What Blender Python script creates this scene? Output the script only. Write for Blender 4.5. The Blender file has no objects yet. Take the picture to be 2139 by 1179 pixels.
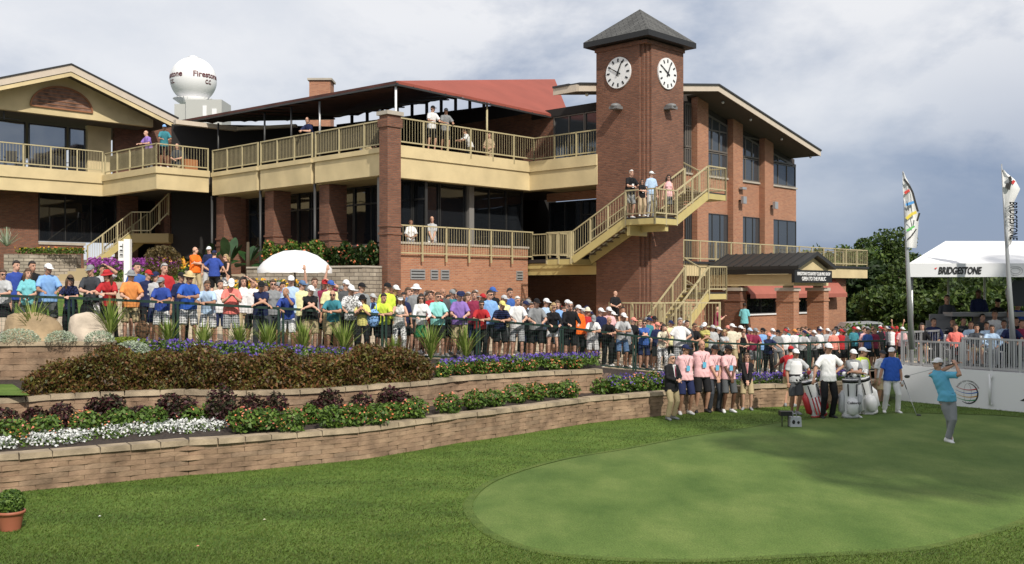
import bpy, bmesh, math, random
import numpy as np
from mathutils import Vector, Matrix
R = math.radians
random.seed(7); rng = np.random.default_rng(7)
S = bpy.context.scene
COL = S.collection

# ---------------------------------------------------------------- camera
F, CX, HY, CZ = 2139.0, 1069.5, 600.0, 3.2        # focal length in photo pixels, centre, horizon row, eye height
cd = bpy.data.cameras.new('camera'); cam = bpy.data.objects.new('camera', cd); COL.objects.link(cam)
cam.location = (0, 0, CZ); cam.rotation_euler = (R(90), 0, 0)
cd.sensor_width = 36; cd.lens = 36.0; cd.shift_y = 10.5 / 2139; cd.clip_end = 3000
S.camera = cam
# ---------------------------------------------------------------- light
SUN_EL, SUN_AZ = 42.0, 25.0                        # to the sun: right of and behind the camera
sh = Vector((math.sin(R(SUN_AZ)), -math.cos(R(SUN_AZ)), 0)); sdir = Vector((sh.x*math.cos(R(SUN_EL)), sh.y*math.cos(R(SUN_EL)), math.sin(R(SUN_EL))))
ld = bpy.data.lights.new('sun', 'SUN'); ld.energy = 4.2; ld.angle = R(1.2); ld.color = (1.0, .94, .84)
lo = bpy.data.objects.new('sun', ld); COL.objects.link(lo); lo.rotation_euler = sdir.to_track_quat('Z', 'Y').to_euler()
W = bpy.data.worlds.new('World'); S.world = W; W.use_nodes = True
nt = W.node_tree; nt.nodes.clear()
def N(t, **k):
    n = nt.nodes.new(t)
    for a, b in k.items(): setattr(n, a, b)
    return n
out = N('ShaderNodeOutputWorld'); mixs = N('ShaderNodeMixShader')
sky = N('ShaderNodeTexSky', sky_type='NISHITA'); sky.sun_disc = False; sky.sun_elevation = R(SUN_EL); sky.sun_rotation = R(180 - SUN_AZ)
b1 = N('ShaderNodeBackground'); b1.inputs[1].default_value = .1; nt.links.new(sky.outputs[0], b1.inputs[0])
tc = N('ShaderNodeTexCoord'); sp = N('ShaderNodeSeparateXYZ'); nt.links.new(tc.outputs['Generated'], sp.inputs[0])
def M2(op, a, b):
    n = N('ShaderNodeMath', operation=op)
    for i, v in enumerate((a, b)):
        if isinstance(v, (int, float)): n.inputs[i].default_value = v
        elif v is not None: nt.links.new(v, n.inputs[i])
    return n.outputs[0]
zz = M2('ADD', M2('MAXIMUM', sp.outputs[2], 0), .42)
cb = N('ShaderNodeCombineXYZ'); nt.links.new(M2('DIVIDE', sp.outputs[0], zz), cb.inputs[0]); nt.links.new(M2('DIVIDE', sp.outputs[1], zz), cb.inputs[1])
def noise(scale, detail, dist, off, rough=.55):
    mp = N('ShaderNodeMapping'); nt.links.new(cb.outputs[0], mp.inputs[0]); mp.inputs['Location'].default_value = off
    n = N('ShaderNodeTexNoise'); nt.links.new(mp.outputs[0], n.inputs[0]); n.inputs['Scale'].default_value = scale
    n.inputs['Detail'].default_value = detail; n.inputs['Distortion'].default_value = dist; n.inputs['Roughness'].default_value = rough
    return n.outputs[0]
def ramp(fac, stops):
    r = N('ShaderNodeValToRGB'); nt.links.new(fac, r.inputs[0]); e = r.color_ramp.elements
    while len(e) < len(stops): e.new(.5)
    for i, (p, c) in enumerate(stops): e[i].position = p; e[i].color = (*c, 1)
    return r.outputs[0]
n1 = noise(1.15, 7, .1, (3.6, 1.6, 0), .5); n2 = noise(2.6, 9, .15, (7.3, 2.2, 0), .58)
n1 = M2('ADD', n1, M2('ADD', M2('MULTIPLY', sp.outputs[0], -.13), M2('MULTIPLY', M2('SUBTRACT', sp.outputs[2], .17), .65)))
body = ramp(n1, [(.38, (.27, .34, .49)), (.5, (.45, .51, .63)), (.60, (.80, .82, .87))])
puff = ramp(n2, [(.39, (0, 0, 0)), (.57, (1, 1, 1))])
top = ramp(M2('ADD', sp.outputs[2], 0), [(.06, (0, 0, 0)), (.25, (1, 1, 1))])
pf = N('ShaderNodeMix', data_type='RGBA', blend_type='MULTIPLY'); pf.inputs[0].default_value = 1; nt.links.new(puff, pf.inputs[6]); nt.links.new(top, pf.inputs[7])
cm = N('ShaderNodeMix', data_type='RGBA'); nt.links.new(pf.outputs[2], cm.inputs[0]); nt.links.new(body, cm.inputs[6]); cm.inputs[7].default_value = (.93, .93, .95, 1)
b2 = N('ShaderNodeBackground'); nt.links.new(cm.outputs[2], b2.inputs[0]); b2.inputs[1].default_value = 1.0
mixs.inputs[0].default_value = .88; nt.links.new(b1.outputs[0], mixs.inputs[1]); nt.links.new(b2.outputs[0], mixs.inputs[2]); nt.links.new(mixs.outputs[0], out.inputs[0])
S.view_settings.view_transform = 'Standard'; S.view_settings.look = 'None'; S.view_settings.exposure = 0.0; S.view_settings.gamma = 1
S.cycles.max_bounces = 5; S.cycles.diffuse_bounces = 2; S.cycles.glossy_bounces = 3; S.cycles.transparent_max_bounces = 12

# ---------------------------------------------------------------- frames of reference
A_ = Vector((math.sin(R(44)), math.cos(R(44)), 0)); B_ = Vector((-A_.y, A_.x, 0)); O_ = Vector((-4.58, 39.3, 0))
def L(u, v, z=0): p = O_ + A_*u + B_*v; return (p.x, p.y, z)
def atY(px, py, Y): return Vector(((px-CX)/F*Y, Y, CZ + (HY-py)/F*Y))
def atZ(px, py, z): Y = (CZ-z)*F/(py-HY); return Vector(((px-CX)/F*Y, Y, z))
def hv(px, v):
    r = (px-CX)/F; o = O_ + B_*v; return (r*o.y-o.x)/(A_.x-r*A_.y)
def hu(px, u):
    r = (px-CX)/F; o = O_ + A_*u; return (r*o.y-o.x)/(B_.x-r*B_.y)
def lerp(a, b, t): return a + (b-a)*t
def interp(x, xs, ys): return float(np.interp(x, xs, ys))

# ---------------------------------------------------------------- materials
MATS = {}
def mat(name, col, rough=.7, metal=0, bump=0, bscale=20, var=0, vscale=3, spec=.5, builder=None):
    if name in MATS: return MATS[name]
    m = bpy.data.materials.new(name); m.use_nodes = True; t = m.node_tree; p = t.nodes['Principled BSDF']
    p.inputs['Roughness'].default_value = rough; p.inputs['Metallic'].default_value = metal; p.inputs['Base Color'].default_value = (*col, 1)
    p.inputs['Specular IOR Level'].default_value = spec
    def nn(k, **kw):
        n = t.nodes.new(k)
        for a, b in kw.items(): setattr(n, a, b)
        return n
    co = nn('ShaderNodeTexCoord')
    if var or bump:
        if var:
            n = nn('ShaderNodeTexNoise'); n.inputs['Scale'].default_value = vscale; n.inputs['Detail'].default_value = 6; t.links.new(co.outputs['Object'], n.inputs[0])
            r = nn('ShaderNodeValToRGB'); r.color_ramp.elements[0].position = .32; r.color_ramp.elements[1].position = .68
            r.color_ramp.elements[0].color = (*[c*(1-var) for c in col], 1); r.color_ramp.elements[1].color = (*[min(1, c*(1+var)) for c in col], 1)
            t.links.new(n.outputs[0], r.inputs[0]); t.links.new(r.outputs[0], p.inputs['Base Color'])
        if bump:
            n = nn('ShaderNodeTexNoise'); n.inputs['Scale'].default_value = bscale; n.inputs['Detail'].default_value = 5; t.links.new(co.outputs['Object'], n.inputs[0])
            b = nn('ShaderNodeBump'); b.inputs['Strength'].default_value = bump; b.inputs['Distance'].default_value = .03; t.links.new(n.outputs[0], b.inputs['Height']); t.links.new(b.outputs[0], p.inputs['Normal'])
    if builder: builder(t, p, nn, co)
    MATS[name] = m; return m
def brickmat(name, c1, c2, mortar, bw=.21, bh=.068, ms=.011, bump=.5, var=.35, vs=.8, offs=.5):
    def bld(t, p, nn, co):
        b = nn('ShaderNodeTexBrick'); b.offset = offs
        for k, v in (('Scale', 1), ('Mortar Size', ms), ('Mortar Smooth', .2), ('Bias', 0), ('Brick Width', bw), ('Row Height', bh)): b.inputs[k].default_value = v
        b.inputs['Color1'].default_value = (*c1, 1); b.inputs['Color2'].default_value = (*c2, 1); b.inputs['Mortar'].default_value = (*mortar, 1)
        t.links.new(co.outputs['UV'], b.inputs[0])
        n = nn('ShaderNodeTexNoise'); n.inputs['Scale'].default_value = vs; n.inputs['Detail'].default_value = 8; t.links.new(co.outputs['UV'], n.inputs[0])
        r = nn('ShaderNodeMapRange'); r.inputs[3].default_value = 1-var; r.inputs[4].default_value = 1+var*.8; t.links.new(n.outputs[0], r.inputs[0])
        mx = nn('ShaderNodeMix', data_type='RGBA', blend_type='MULTIPLY'); mx.inputs[0].default_value = 1
        t.links.new(b.outputs[0], mx.inputs[6]); t.links.new(r.outputs[0], mx.inputs[7]); t.links.new(mx.outputs[2], p.inputs['Base Color'])
        n3 = nn('ShaderNodeTexNoise'); n3.inputs['Scale'].default_value = 9; n3.inputs['Detail'].default_value = 6; t.links.new(co.outputs['UV'], n3.inputs[0])
        ad = nn('ShaderNodeMath', operation='MULTIPLY_ADD'); t.links.new(b.outputs['Fac'], ad.inputs[0]); ad.inputs[1].default_value = -1.0; t.links.new(n3.outputs[0], ad.inputs[2])
        bp = nn('ShaderNodeBump'); bp.inputs['Strength'].default_value = bump; bp.inputs['Distance'].default_value = .02
        t.links.new(ad.outputs[0], bp.inputs['Height']); t.links.new(bp.outputs[0], p.inputs['Normal'])
    return mat(name, c1, .85, builder=bld)
def islandmat(name, cols, rough=.6, big=None, trans=.25, band=None):
    """leaves, blades and petals: colour picked per leaf"""
    def bld(t, p, nn, co):
        g = nn('ShaderNodeNewGeometry'); r = nn('ShaderNodeValToRGB'); e = r.color_ramp.elements
        while len(e) < len(cols): e.new(.5)
        for i, c in enumerate(cols): e[i].position = i/max(1, len(cols)-1); e[i].color = (*c, 1)
        t.links.new(g.outputs['Random Per Island'], r.inputs[0]); src = r.outputs[0]
        if big:
            n = nn('ShaderNodeTexNoise'); n.inputs['Scale'].default_value = big; n.inputs['Detail'].default_value = 4; mp = nn('ShaderNodeMapping'); mp.inputs['Scale'].default_value = band or (1, 1, 1); mp.inputs['Rotation'].default_value = (0, 0, -.42 if band else 0); t.links.new(co.outputs['Object'], mp.inputs[0]); t.links.new(mp.outputs[0], n.inputs[0])
            mr = nn('ShaderNodeMapRange'); mr.inputs[1].default_value = .3; mr.inputs[2].default_value = .7; mr.inputs[3].default_value = .62; mr.inputs[4].default_value = 1.35; t.links.new(n.outputs[0], mr.inputs[0])
            mx = nn('ShaderNodeMix', data_type='RGBA', blend_type='MULTIPLY'); mx.inputs[0].default_value = 1; t.links.new(src, mx.inputs[6]); t.links.new(mr.outputs[0], mx.inputs[7]); src = mx.outputs[2]
        t.links.new(src, p.inputs['Base Color'])
        if trans:
            tr = nn('ShaderNodeBsdfTranslucent'); t.links.new(src, tr.inputs[0]); ms = nn('ShaderNodeMixShader'); ms.inputs[0].default_value = trans
            t.links.new(p.outputs[0], ms.inputs[1]); t.links.new(tr.outputs[0], ms.inputs[2]); t.links.new(ms.outputs[0], t.nodes['Material Output'].inputs[0])
    return mat(name, cols[0], rough, spec=.3, builder=bld)

# ---------------------------------------------------------------- mesh building
def tag(o, label=None, cat=None, group=None, kind=None):
    if label: o['label'] = label
    if cat: o['category'] = cat
    if group: o['group'] = group
    if kind: o['kind'] = kind
    return o
def empty(name, loc, label, cat, group=None, rz=0):
    o = bpy.data.objects.new(name, None); COL.objects.link(o); o.location = loc; o.rotation_euler.z = rz; o.empty_display_size = .1
    return tag(o, label, cat, group)
class MB:
    def __init__(s): s.v = []; s.f = []; s.m = []; s.mi = 0; s.sm = False; s.s = []
    def face(s, pts):
        n = len(s.v); s.v += [tuple(p) for p in pts]; s.f.append(tuple(range(n, n+len(pts)))); s.m.append(s.mi); s.s.append(s.sm); return s
    def mesh(s, vs, fs, smooth=None):
        n = len(s.v); s.v += [tuple(p) for p in vs]
        for f in fs: s.f.append(tuple(i+n for i in f)); s.m.append(s.mi); s.s.append(s.sm if smooth is None else smooth)
        return s
    def hexa(s, p): return s.mesh(p, [(0,3,2,1),(4,5,6,7),(0,1,5,4),(1,2,6,5),(2,3,7,6),(3,0,4,7)])
    def box(s, x0, x1, y0, y1, z0, z1):
        return s.hexa([(x0,y0,z0),(x1,y0,z0),(x1,y1,z0),(x0,y1,z0),(x0,y0,z1),(x1,y0,z1),(x1,y1,z1),(x0,y1,z1)])
    def lbox(s, u0, u1, v0, v1, z0, z1):
        if u0 > u1: u0, u1 = u1, u0
        if v0 > v1: v0, v1 = v1, v0
        return s.hexa([L(u0,v0,z0),L(u1,v0,z0),L(u1,v1,z0),L(u0,v1,z0),L(u0,v0,z1),L(u1,v0,z1),L(u1,v1,z1),L(u0,v1,z1)])
    def bar(s, a, b, w, h=None, up=(0,0,1)):
        """rectangular bar from a to b, w wide and h high"""
        h = h or w; a, b = Vector(a), Vector(b); d = (b-a).normalized(); upv = Vector(up)
        if abs(d.dot(upv)) > .99: upv = Vector((A_.x, A_.y, 0))
        x = d.cross(upv).normalized()*w/2; y = x.cross(d).normalized()*h/2
        return s.hexa([a-x-y, b-x-y, b+x-y, a+x-y, a-x+y, b-x+y, b+x+y, a+x+y])
    def tube(s, pts, r, n=8, caps=True, sx=1, sy=1):
        """tapered tube through pts; r is a number or a list of numbers or (rx, ry)"""
        pts = [Vector(p) for p in pts]; rr = r if isinstance(r, (list, tuple)) else [r]*len(pts)
        vs = []; prev = None
        for i, p in enumerate(pts):
            d = (pts[min(i+1, len(pts)-1)] - pts[max(i-1, 0)]).normalized()
            if prev is None: prev = Vector((1,0,0)) if abs(d.x) < .8 else Vector((0,1,0))
            x = (prev - d*prev.dot(d)).normalized(); y = d.cross(x); prev = x
            q = rr[i]; a, b = (q if isinstance(q, (tuple, list)) else (q, q))
            vs += [p + x*math.cos(2*math.pi*k/n)*a*sx + y*math.sin(2*math.pi*k/n)*b*sy for k in range(n)]
        fs = [(i*n+k, i*n+(k+1) % n, (i+1)*n+(k+1) % n, (i+1)*n+k) for i in range(len(pts)-1) for k in range(n)]
        if caps: fs += [tuple(range(n-1, -1, -1)), tuple(range((len(pts)-1)*n, len(pts)*n))]
        return s.mesh(vs, fs, True)
    def ell(s, c, r, n=10, m=7, mtx=None):
        c = Vector(c); vs = []; fs = []
        for i in range(m+1):
            th = math.pi*i/m
            for k in range(n):
                p = Vector((r[0]*math.sin(th)*math.cos(2*math.pi*k/n), r[1]*math.sin(th)*math.sin(2*math.pi*k/n), r[2]*math.cos(th)))
                vs.append(c + (mtx @ p if mtx else p))
        for i in range(m):
            for k in range(n): fs.append((i*n+k, (i+1)*n+k, (i+1)*n+(k+1) % n, i*n+(k+1) % n))
        return s.mesh(vs, fs, True)
    def build(s, name, mats, parent=None, origin=None, mesh_only=False, bevel=0):
        me = bpy.data.meshes.new(name); v = np.array(s.v, dtype=np.float64).reshape(-1, 3)
        if parent is not None: origin = parent.matrix_basis.translation if parent.parent is None else world(parent)
        elif origin is None and not mesh_only: origin = ((v[:,0].min()+v[:,0].max())/2, (v[:,1].min()+v[:,1].max())/2, v[:,2].min())
        if mesh_only: origin = (0,0,0)
        org = np.array(tuple(origin)); me.from_pydata([tuple(p) for p in v-org], [], s.f)
        mats = mats if isinstance(mats, (list, tuple)) else [mats]
        for m in mats: me.materials.append(m)
        me.polygons.foreach_set('material_index', s.m); me.polygons.foreach_set('use_smooth', s.s)
        boxuv(me, org); me.update()
        if mesh_only: return me
        o = bpy.data.objects.new(name, me); COL.objects.link(o)
        if parent is None: o.location = origin
        else: o.parent = parent
        return o
def world(o):
    p = Vector(o.location)
    while o.parent: o = o.parent; p += Vector(o.location)
    return p
def boxuv(me, org=(0,0,0)):
    n = len(me.polygons)
    if not n: return
    uv = me.uv_layers.new(name='UVMap'); co = np.empty(len(me.vertices)*3); me.vertices.foreach_get('co', co); co = co.reshape(-1,3) + np.array(org)
    nr = np.empty(n*3); me.polygons.foreach_get('normal', nr); nr = nr.reshape(-1,3); tot = np.empty(n, dtype=np.int32); me.polygons.foreach_get('loop_total', tot)
    vi = np.empty(len(me.loops), dtype=np.int32); me.loops.foreach_get('vertex_index', vi); fn = np.repeat(nr, tot, axis=0); p = co[vi]
    flat = np.abs(fn[:,2]) > .7; t = np.stack([-fn[:,1], fn[:,0]], 1); ln = np.linalg.norm(t, axis=1); ln[ln == 0] = 1; t /= ln[:,None]
    U = np.where(flat, p[:,0], (p[:,:2]*t).sum(1)); V = np.where(flat, p[:,1], p[:,2]); uv.data.foreach_set('uv', np.stack([U, V], 1).ravel())
def copy_tree(o, parent=None):
    c = o.copy(); COL.objects.link(c); c.parent = parent
    for ch in [x for x in bpy.data.objects if x.parent == o]: copy_tree(ch, c)
    return c
def npmesh(name, verts, faces_per, mats, mi=None, parent=None, origin=(0,0,0), smooth=False):
    """fast mesh: verts (n*k,3), each run of k = one face"""
    me = bpy.data.meshes.new(name); n = len(verts); k = faces_per; nf = n//k
    me.vertices.add(n); me.vertices.foreach_set('co', (verts-np.array(tuple(origin))).astype(np.float32).ravel())
    me.loops.add(n); me.loops.foreach_set('vertex_index', np.arange(n, dtype=np.int32))
    me.polygons.add(nf); me.polygons.foreach_set('loop_start', np.arange(0, n, k, dtype=np.int32))
    if mi is not None: me.polygons.foreach_set('material_index', mi.astype(np.int32))
    for m in (mats if isinstance(mats, (list, tuple)) else [mats]): me.materials.append(m)
    me.update(calc_edges=True); me.validate()
    o = bpy.data.objects.new(name, me); COL.objects.link(o)
    if parent is None: o.location = origin
    else: o.parent = parent
    return o

# materials in use
BRK = brickmat('brick_red', (.25,.10,.056), (.155,.060,.036), (.145,.10,.075), var=.34)
BRO = brickmat('brick_orange', (.46,.20,.105), (.34,.13,.07), (.36,.24,.17), var=.22)
STU = mat('cream_stucco', (.60,.485,.275), .8, bump=.25, bscale=60, var=.13, vscale=.9)
TAN = mat('tan_fascia', (.55,.47,.38), .7, var=.05)
RAIL = mat('railing_paint', (.45,.385,.225), .5, var=.08, vscale=4)
BEAM = mat('beam_paint', (.50,.41,.17), .55, var=.06)
DKM = mat('dark_metal', (.03,.03,.03), .45)
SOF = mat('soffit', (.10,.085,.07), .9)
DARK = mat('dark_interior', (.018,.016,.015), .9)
RED = mat('red_awning_fabric', (.27,.062,.040), .8, bump=.15, bscale=5, var=.10, vscale=.6)
CON = mat('concrete', (.42,.38,.32), .9, bump=.2, bscale=30, var=.12, vscale=2)
GRYM = mat('grey_metal', (.42,.43,.44), .4, metal=.5)
WHT = mat('white_paint', (.78,.78,.78), .5)
WHF = mat('white_vinyl', (.78,.78,.79), .6, bump=.35, bscale=1.6, var=.03, vscale=1)
BLK = mat('black_paint', (.012,.012,.012), .5)
GREEN = mat('dark_green_paint', (.012,.035,.025), .45)
def glassb(t, p, nn, co):
    n = nn('ShaderNodeTexNoise'); n.inputs['Scale'].default_value = .5; n.inputs['Detail'].default_value = 1; t.links.new(co.outputs['Object'], n.inputs[0])
    b = nn('ShaderNodeBump'); b.inputs['Strength'].default_value = .12; b.inputs['Distance'].default_value = .2; t.links.new(n.outputs[0], b.inputs['Height']); t.links.new(b.outputs[0], p.inputs['Normal'])
GLS = mat('tinted_glass', (.012,.014,.017), .03, spec=.75, builder=glassb)
GLM = mat('mirror_glass', (.28,.30,.32), .04, metal=.9, builder=glassb)
SHG = brickmat('roof_shingle', (.11,.11,.105), (.065,.065,.062), (.03,.03,.03), bw=.35, bh=.16, ms=.015, bump=.6, var=.3)
def wallmat(name, c1, c2, mortar):
    return brickmat(name, c1, c2, mortar, bw=.42, bh=.15, ms=.012, bump=1.0, var=.55, vs=2.2)
BLOCK = wallmat('retaining_block', (.33,.21,.145), (.23,.15,.105), (.075,.055,.045))
CAPS = mat('cap_stone', (.31,.245,.165), .9, bump=.8, bscale=9, var=.35, vscale=3)
STONE = wallmat('planter_stone', (.40,.35,.28), (.27,.23,.18), (.12,.10,.08))
# ================================================================ SETTING
def cr(pts, n=6, closed=False):
    """Catmull-Rom through pts"""
    P = [Vector(p) for p in pts]; k = len(P); o = []
    for i in range(k if closed else k-1):
        a, b, c, d = (P[(i-1) % k], P[i], P[(i+1) % k], P[(i+2) % k]) if closed else (P[max(i-1,0)], P[i], P[i+1], P[min(i+2,k-1)])
        for j in range(n):
            t = j/n; o.append(.5*((2*b)+(c-a)*t+(2*a-5*b+4*c-d)*t*t+(3*b-a-3*c+d)*t**3))
    if not closed: o.append(P[-1])
    return o
def curve(px, z):
    return [tuple(atZ(x, y, z))[:2] for x, y in px]
w1 = [(-12.5, 14.6)] + curve([(0,1032),(149,1017),(393,993),(450,990),(600,976),(759,960),(880,940),(950,927),(1057,912),(1233,884),(1380,869),(1580,852),(1677,848),(1880,837)], 0)
w2 = [(-12.5, 17.2)] + curve([(0,834),(126,824),(223,820),(368,815),(480,818),(590,816),(678,811),(749,807),(800,803),(885,797),(951,788),(1132,777),(1271,771)], 1.2)
W1X, W1Y = zip(*w1); W2X, W2Y = zip(*w2)
W1 = lambda x: interp(x, W1X, W1Y)
W2 = lambda x: interp(x, W2X, W2Y)
W3 = lambda x: interp(x, (-14,-10.5,-8.3), (20.5,21.35,21.6))
FT = ((-300,23.2,2.05),(-100,23.3,2.0),(0,23.5,1.96),(100,23.7,1.93),(270,23.6,1.86),(400,23.6,1.78),(560,23.8,1.68),(700,24.1,1.58),(800,24.6,1.5),(957,25.9,1.37),(1065,27.3,1.22),(1180,29,1.02),(1290,30.2,.78),(1345,31,.65),(1450,31.8,.45),(1600,33,.3),(1700,34.2,.3),(1900,36,.3))
FX = [(p-CX)/F*y for p, y, z in FT]; FYv = [q[1] for q in FT]; FZv = [q[2] for q in FT]
FY = lambda x: interp(x, FX, FYv)
FZ = lambda x: interp(x, FX, FZv)
def hgt(x, y):
    """height of the path and the slope behind the fence"""
    s = interp(x, (-9,-7,-5,-3.2), (.070,.070,.045,0)); return FZ(x) + s*max(0, y-FY(x)) 
def ghit(px, py, f=hgt, y0=22):
    Y = y0
    while Y < 70:
        p = atY(px, py, Y)
        if p.z < f(p.x, p.y): return Vector((p.x, p.y, f(p.x, p.y)))
        Y += .05
    return atY(px, py, 60)
def grid(name, xs, rows, m, **kw):
    """rows: list of functions x -> (y, z)"""
    b = MB(); vs = [(x, *r(x)) for r in rows for x in xs]; n = len(xs)
    b.mesh(vs, [(j*n+i, j*n+i+1, (j+1)*n+i+1, (j+1)*n+i) for j in range(len(rows)-1) for i in range(n-1)], True)
    return tag(b.build(name, m, origin=(0,0,0)), kind='structure')
def grassmat(name, c1, c2, c3, s1, s2, bump=.6, ys=1.6):
    def bld(t, p, nn, co):
        n = nn('ShaderNodeTexNoise'); n.inputs['Scale'].default_value = s1; n.inputs['Detail'].default_value = 7; n.inputs['Roughness'].default_value = .6
        mp = nn('ShaderNodeMapping'); mp.inputs['Scale'].default_value = (1, ys, 1); mp.inputs['Rotation'].default_value = (0, 0, .35); t.links.new(co.outputs['Object'], mp.inputs[0]); t.links.new(mp.outputs[0], n.inputs[0])
        r = nn('ShaderNodeValToRGB'); e = r.color_ramp.elements; e.new(.5)
        for i, (q, c) in enumerate(((.3, c1), (.5, c2), (.72, c3))): e[i].position = q; e[i].color = (*c, 1)
        t.links.new(n.outputs[0], r.inputs[0])
        n2 = nn('ShaderNodeTexNoise'); n2.inputs['Scale'].default_value = s2; n2.inputs['Detail'].default_value = 4; t.links.new(co.outputs['Object'], n2.inputs[0])
        mr = nn('ShaderNodeMapRange'); mr.inputs[1].default_value = .3; mr.inputs[2].default_value = .7; mr.inputs[3].default_value = .75; mr.inputs[4].default_value = 1.25; t.links.new(n2.outputs[0], mr.inputs[0])
        mx = nn('ShaderNodeMix', data_type='RGBA', blend_type='MULTIPLY'); mx.inputs[0].default_value = 1; t.links.new(r.outputs[0], mx.inputs[6]); t.links.new(mr.outputs[0], mx.inputs[7]); t.links.new(mx.outputs[2], p.inputs['Base Color'])
        b = nn('ShaderNodeBump'); b.inputs['Strength'].default_value = bump; b.inputs['Distance'].default_value = .02; t.links.new(n2.outputs[0], b.inputs['Height']); t.links.new(b.outputs[0], p.inputs['Normal'])
    return mat(name, c2, .85, spec=.2, builder=bld)
GR1 = grassmat('rough_grass', (.05,.095,.014), (.085,.145,.022), (.13,.19,.036), .9, 40)
GR2 = grassmat('tee_turf', (.062,.112,.022), (.096,.150,.034), (.145,.195,.052), .9, 45, .4, .55)
MUL = mat('mulch', (.035,.024,.018), .95, bump=.9, bscale=30, var=.5, vscale=14)
PATH = mat('path_concrete', (.42,.34,.24), .9, bump=.2, bscale=20, var=.14, vscale=.7)
ASPH = mat('far_ground', (.06,.08,.035), .9, var=.4, vscale=.08)
b = MB(); b.face([(-900,-60,-.03),(900,-60,-.03),(900,1800,-.03),(-900,1800,-.03)]); tag(b.build('ground', ASPH, origin=(0,0,0)), kind='structure')
xs = list(np.arange(-12.5, 11.01, .25))
grid('lawn', xs + [14, 18, 26, 40], [lambda x: (2, 0), lambda x: ((W1(x) if x < 10.8 else 36)+.1, 0)], GR1)
xa = [x for x in xs if x <= 2.3]; xb = [2.3] + [x for x in xs if x > 2.3]
HZ = lambda x: interp(x, (-8.3,-5.5,-3,-1.5,0,2.3), (1.8,1.68,1.48,1.34,1.22,1.12))
grid('lower_flower_bed_soil', xa, [lambda x: (W1(x)+.2, .54), lambda x: (W2(x)+.1, .66)], MUL)
grid('upper_flower_bed_soil', xa, [lambda x: (W2(x)+.2, 1.14), lambda x: (W2(x)+1.5, 1.25 if x < -8.3 else 1.28), lambda x: (W3(x)+.1, 1.27) if x < -8.3 else (W2(x)+2.6, HZ(x)), lambda x: (W3(x)+.12, 1.28) if x < -8.3 else (FY(x), FZ(x))], MUL)
grid('boulder_bed_soil', [x for x in xs if x <= -8.2], [lambda x: (W3(x)+.15, 2.02), lambda x: (FY(x), FZ(x)-.001)], MUL)
grid('right_flower_bed_soil', xb, [lambda x: (W1(x)+.2, .5), lambda x: (FY(x), FZ(x))], MUL)
px_ = list(np.arange(-34, 16.1, .6))
path = grid('path', px_, [lambda x, k=k: (lerp(FY(x), 64, k), hgt(x, lerp(FY(x), 64, k))) for k in np.linspace(0, 1, 30)], PATH)
# sloping lawn beside the path on the left
edge = [(250,662),(215,640),(170,618),(120,598),(60,575),(0,556),(-60,546)]
E_ = [ghit(x, y) for x, y in edge]
b = MB()
for p, q in zip(E_, E_[1:]):
    for k in range(4):
        s = [p.lerp(Vector((-20, 25, 0)), k/4), q.lerp(Vector((-20, 25, 0)), k/4), q.lerp(Vector((-20, 25, 0)), (k+1)/4), p.lerp(Vector((-20, 25, 0)), (k+1)/4)]
        b.face([(v.x, v.y, hgt(v.x, v.y)+.03) for v in s][::-1])
tag(b.build('slope_lawn', GR1, origin=(0,0,0)), kind='structure')
# the small lawn wedge on the upper terrace, far left
b = MB(); b.face([tuple(atZ(x, y, 1.26)) for x, y in ((-160,826),(62,826),(30,805),(0,787),(-60,775),(-160,775))]); tag(b.build('terrace_lawn', GR1, origin=(0,0,0)), kind='structure')

# tee
tee_px = [(987,1054),(1022,1014),(1091,985),(1190,959),(1305,940),(1439,914),(1555,896),(1630,884),(1730,872),(1860,864),(2000,866),(2139,873),(2290,900),(2330,960),(2260,1020),(2139,1082),(2070,1108),(1975,1132),(1885,1147),(1653,1160),(1450,1170),(1248,1164),(1132,1150),(1051,1124),(1005,1092)]
TEE = cr([tuple(atZ(x, y, 0)) for x, y in tee_px], 5, True)
TEEP = np.array([(p.x, p.y) for p in TEE])
b = MB(); c = Vector((TEEP[:,0].mean(), TEEP[:,1].mean(), 0)); n = len(TEE)
ring = [c.lerp(p, k) + Vector((0,0,.018 if k < 1 else .0)) for k in (1.0, .985, .5) for p in TEE]
b.mesh(ring + [c + Vector((0,0,.018))], [(j*n+i, j*n+(i+1) % n, (j+1)*n+(i+1) % n, (j+1)*n+i) for j in range(2) for i in range(n)] + [(2*n+i, 2*n+(i+1) % n, 3*n) for i in range(n)], True)
tag(b.build('tee_turf', GR2, origin=(0,0,0)), kind='structure')
def inside(P, poly):
    x, y = P[:,0], P[:,1]; r = np.zeros(len(P), bool); j = len(poly)-1
    for i in range(len(poly)):
        xi, yi = poly[i]; xj, yj = poly[j]
        c = ((yi > y) != (yj > y)) & (x < (xj-xi)*(y-yi)/(yj-yi+1e-12)+xi); r ^= c; j = i
    return r
b = MB(); N_ = len(TEE); rg_ = []
for k, z in ((1.0, .012), (1.014, .014), (1.03, .006)):
    for i, p in enumerate(TEE): d = (p-c); q = p + d.normalized()*(k-1)*5; rg_.append((q.x, q.y, z))
b.mesh(rg_, [(j*N_+i, j*N_+(i+1) % N_, (j+1)*N_+(i+1) % N_, (j+1)*N_+i) for j in range(2) for i in range(N_)], True)
tag(b.build('tee_fringe', grassmat('fringe_turf', (.055,.09,.018), (.085,.13,.026), (.12,.155,.036), 1.4, 60, .5), origin=(0,0,0)), kind='structure')
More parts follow.
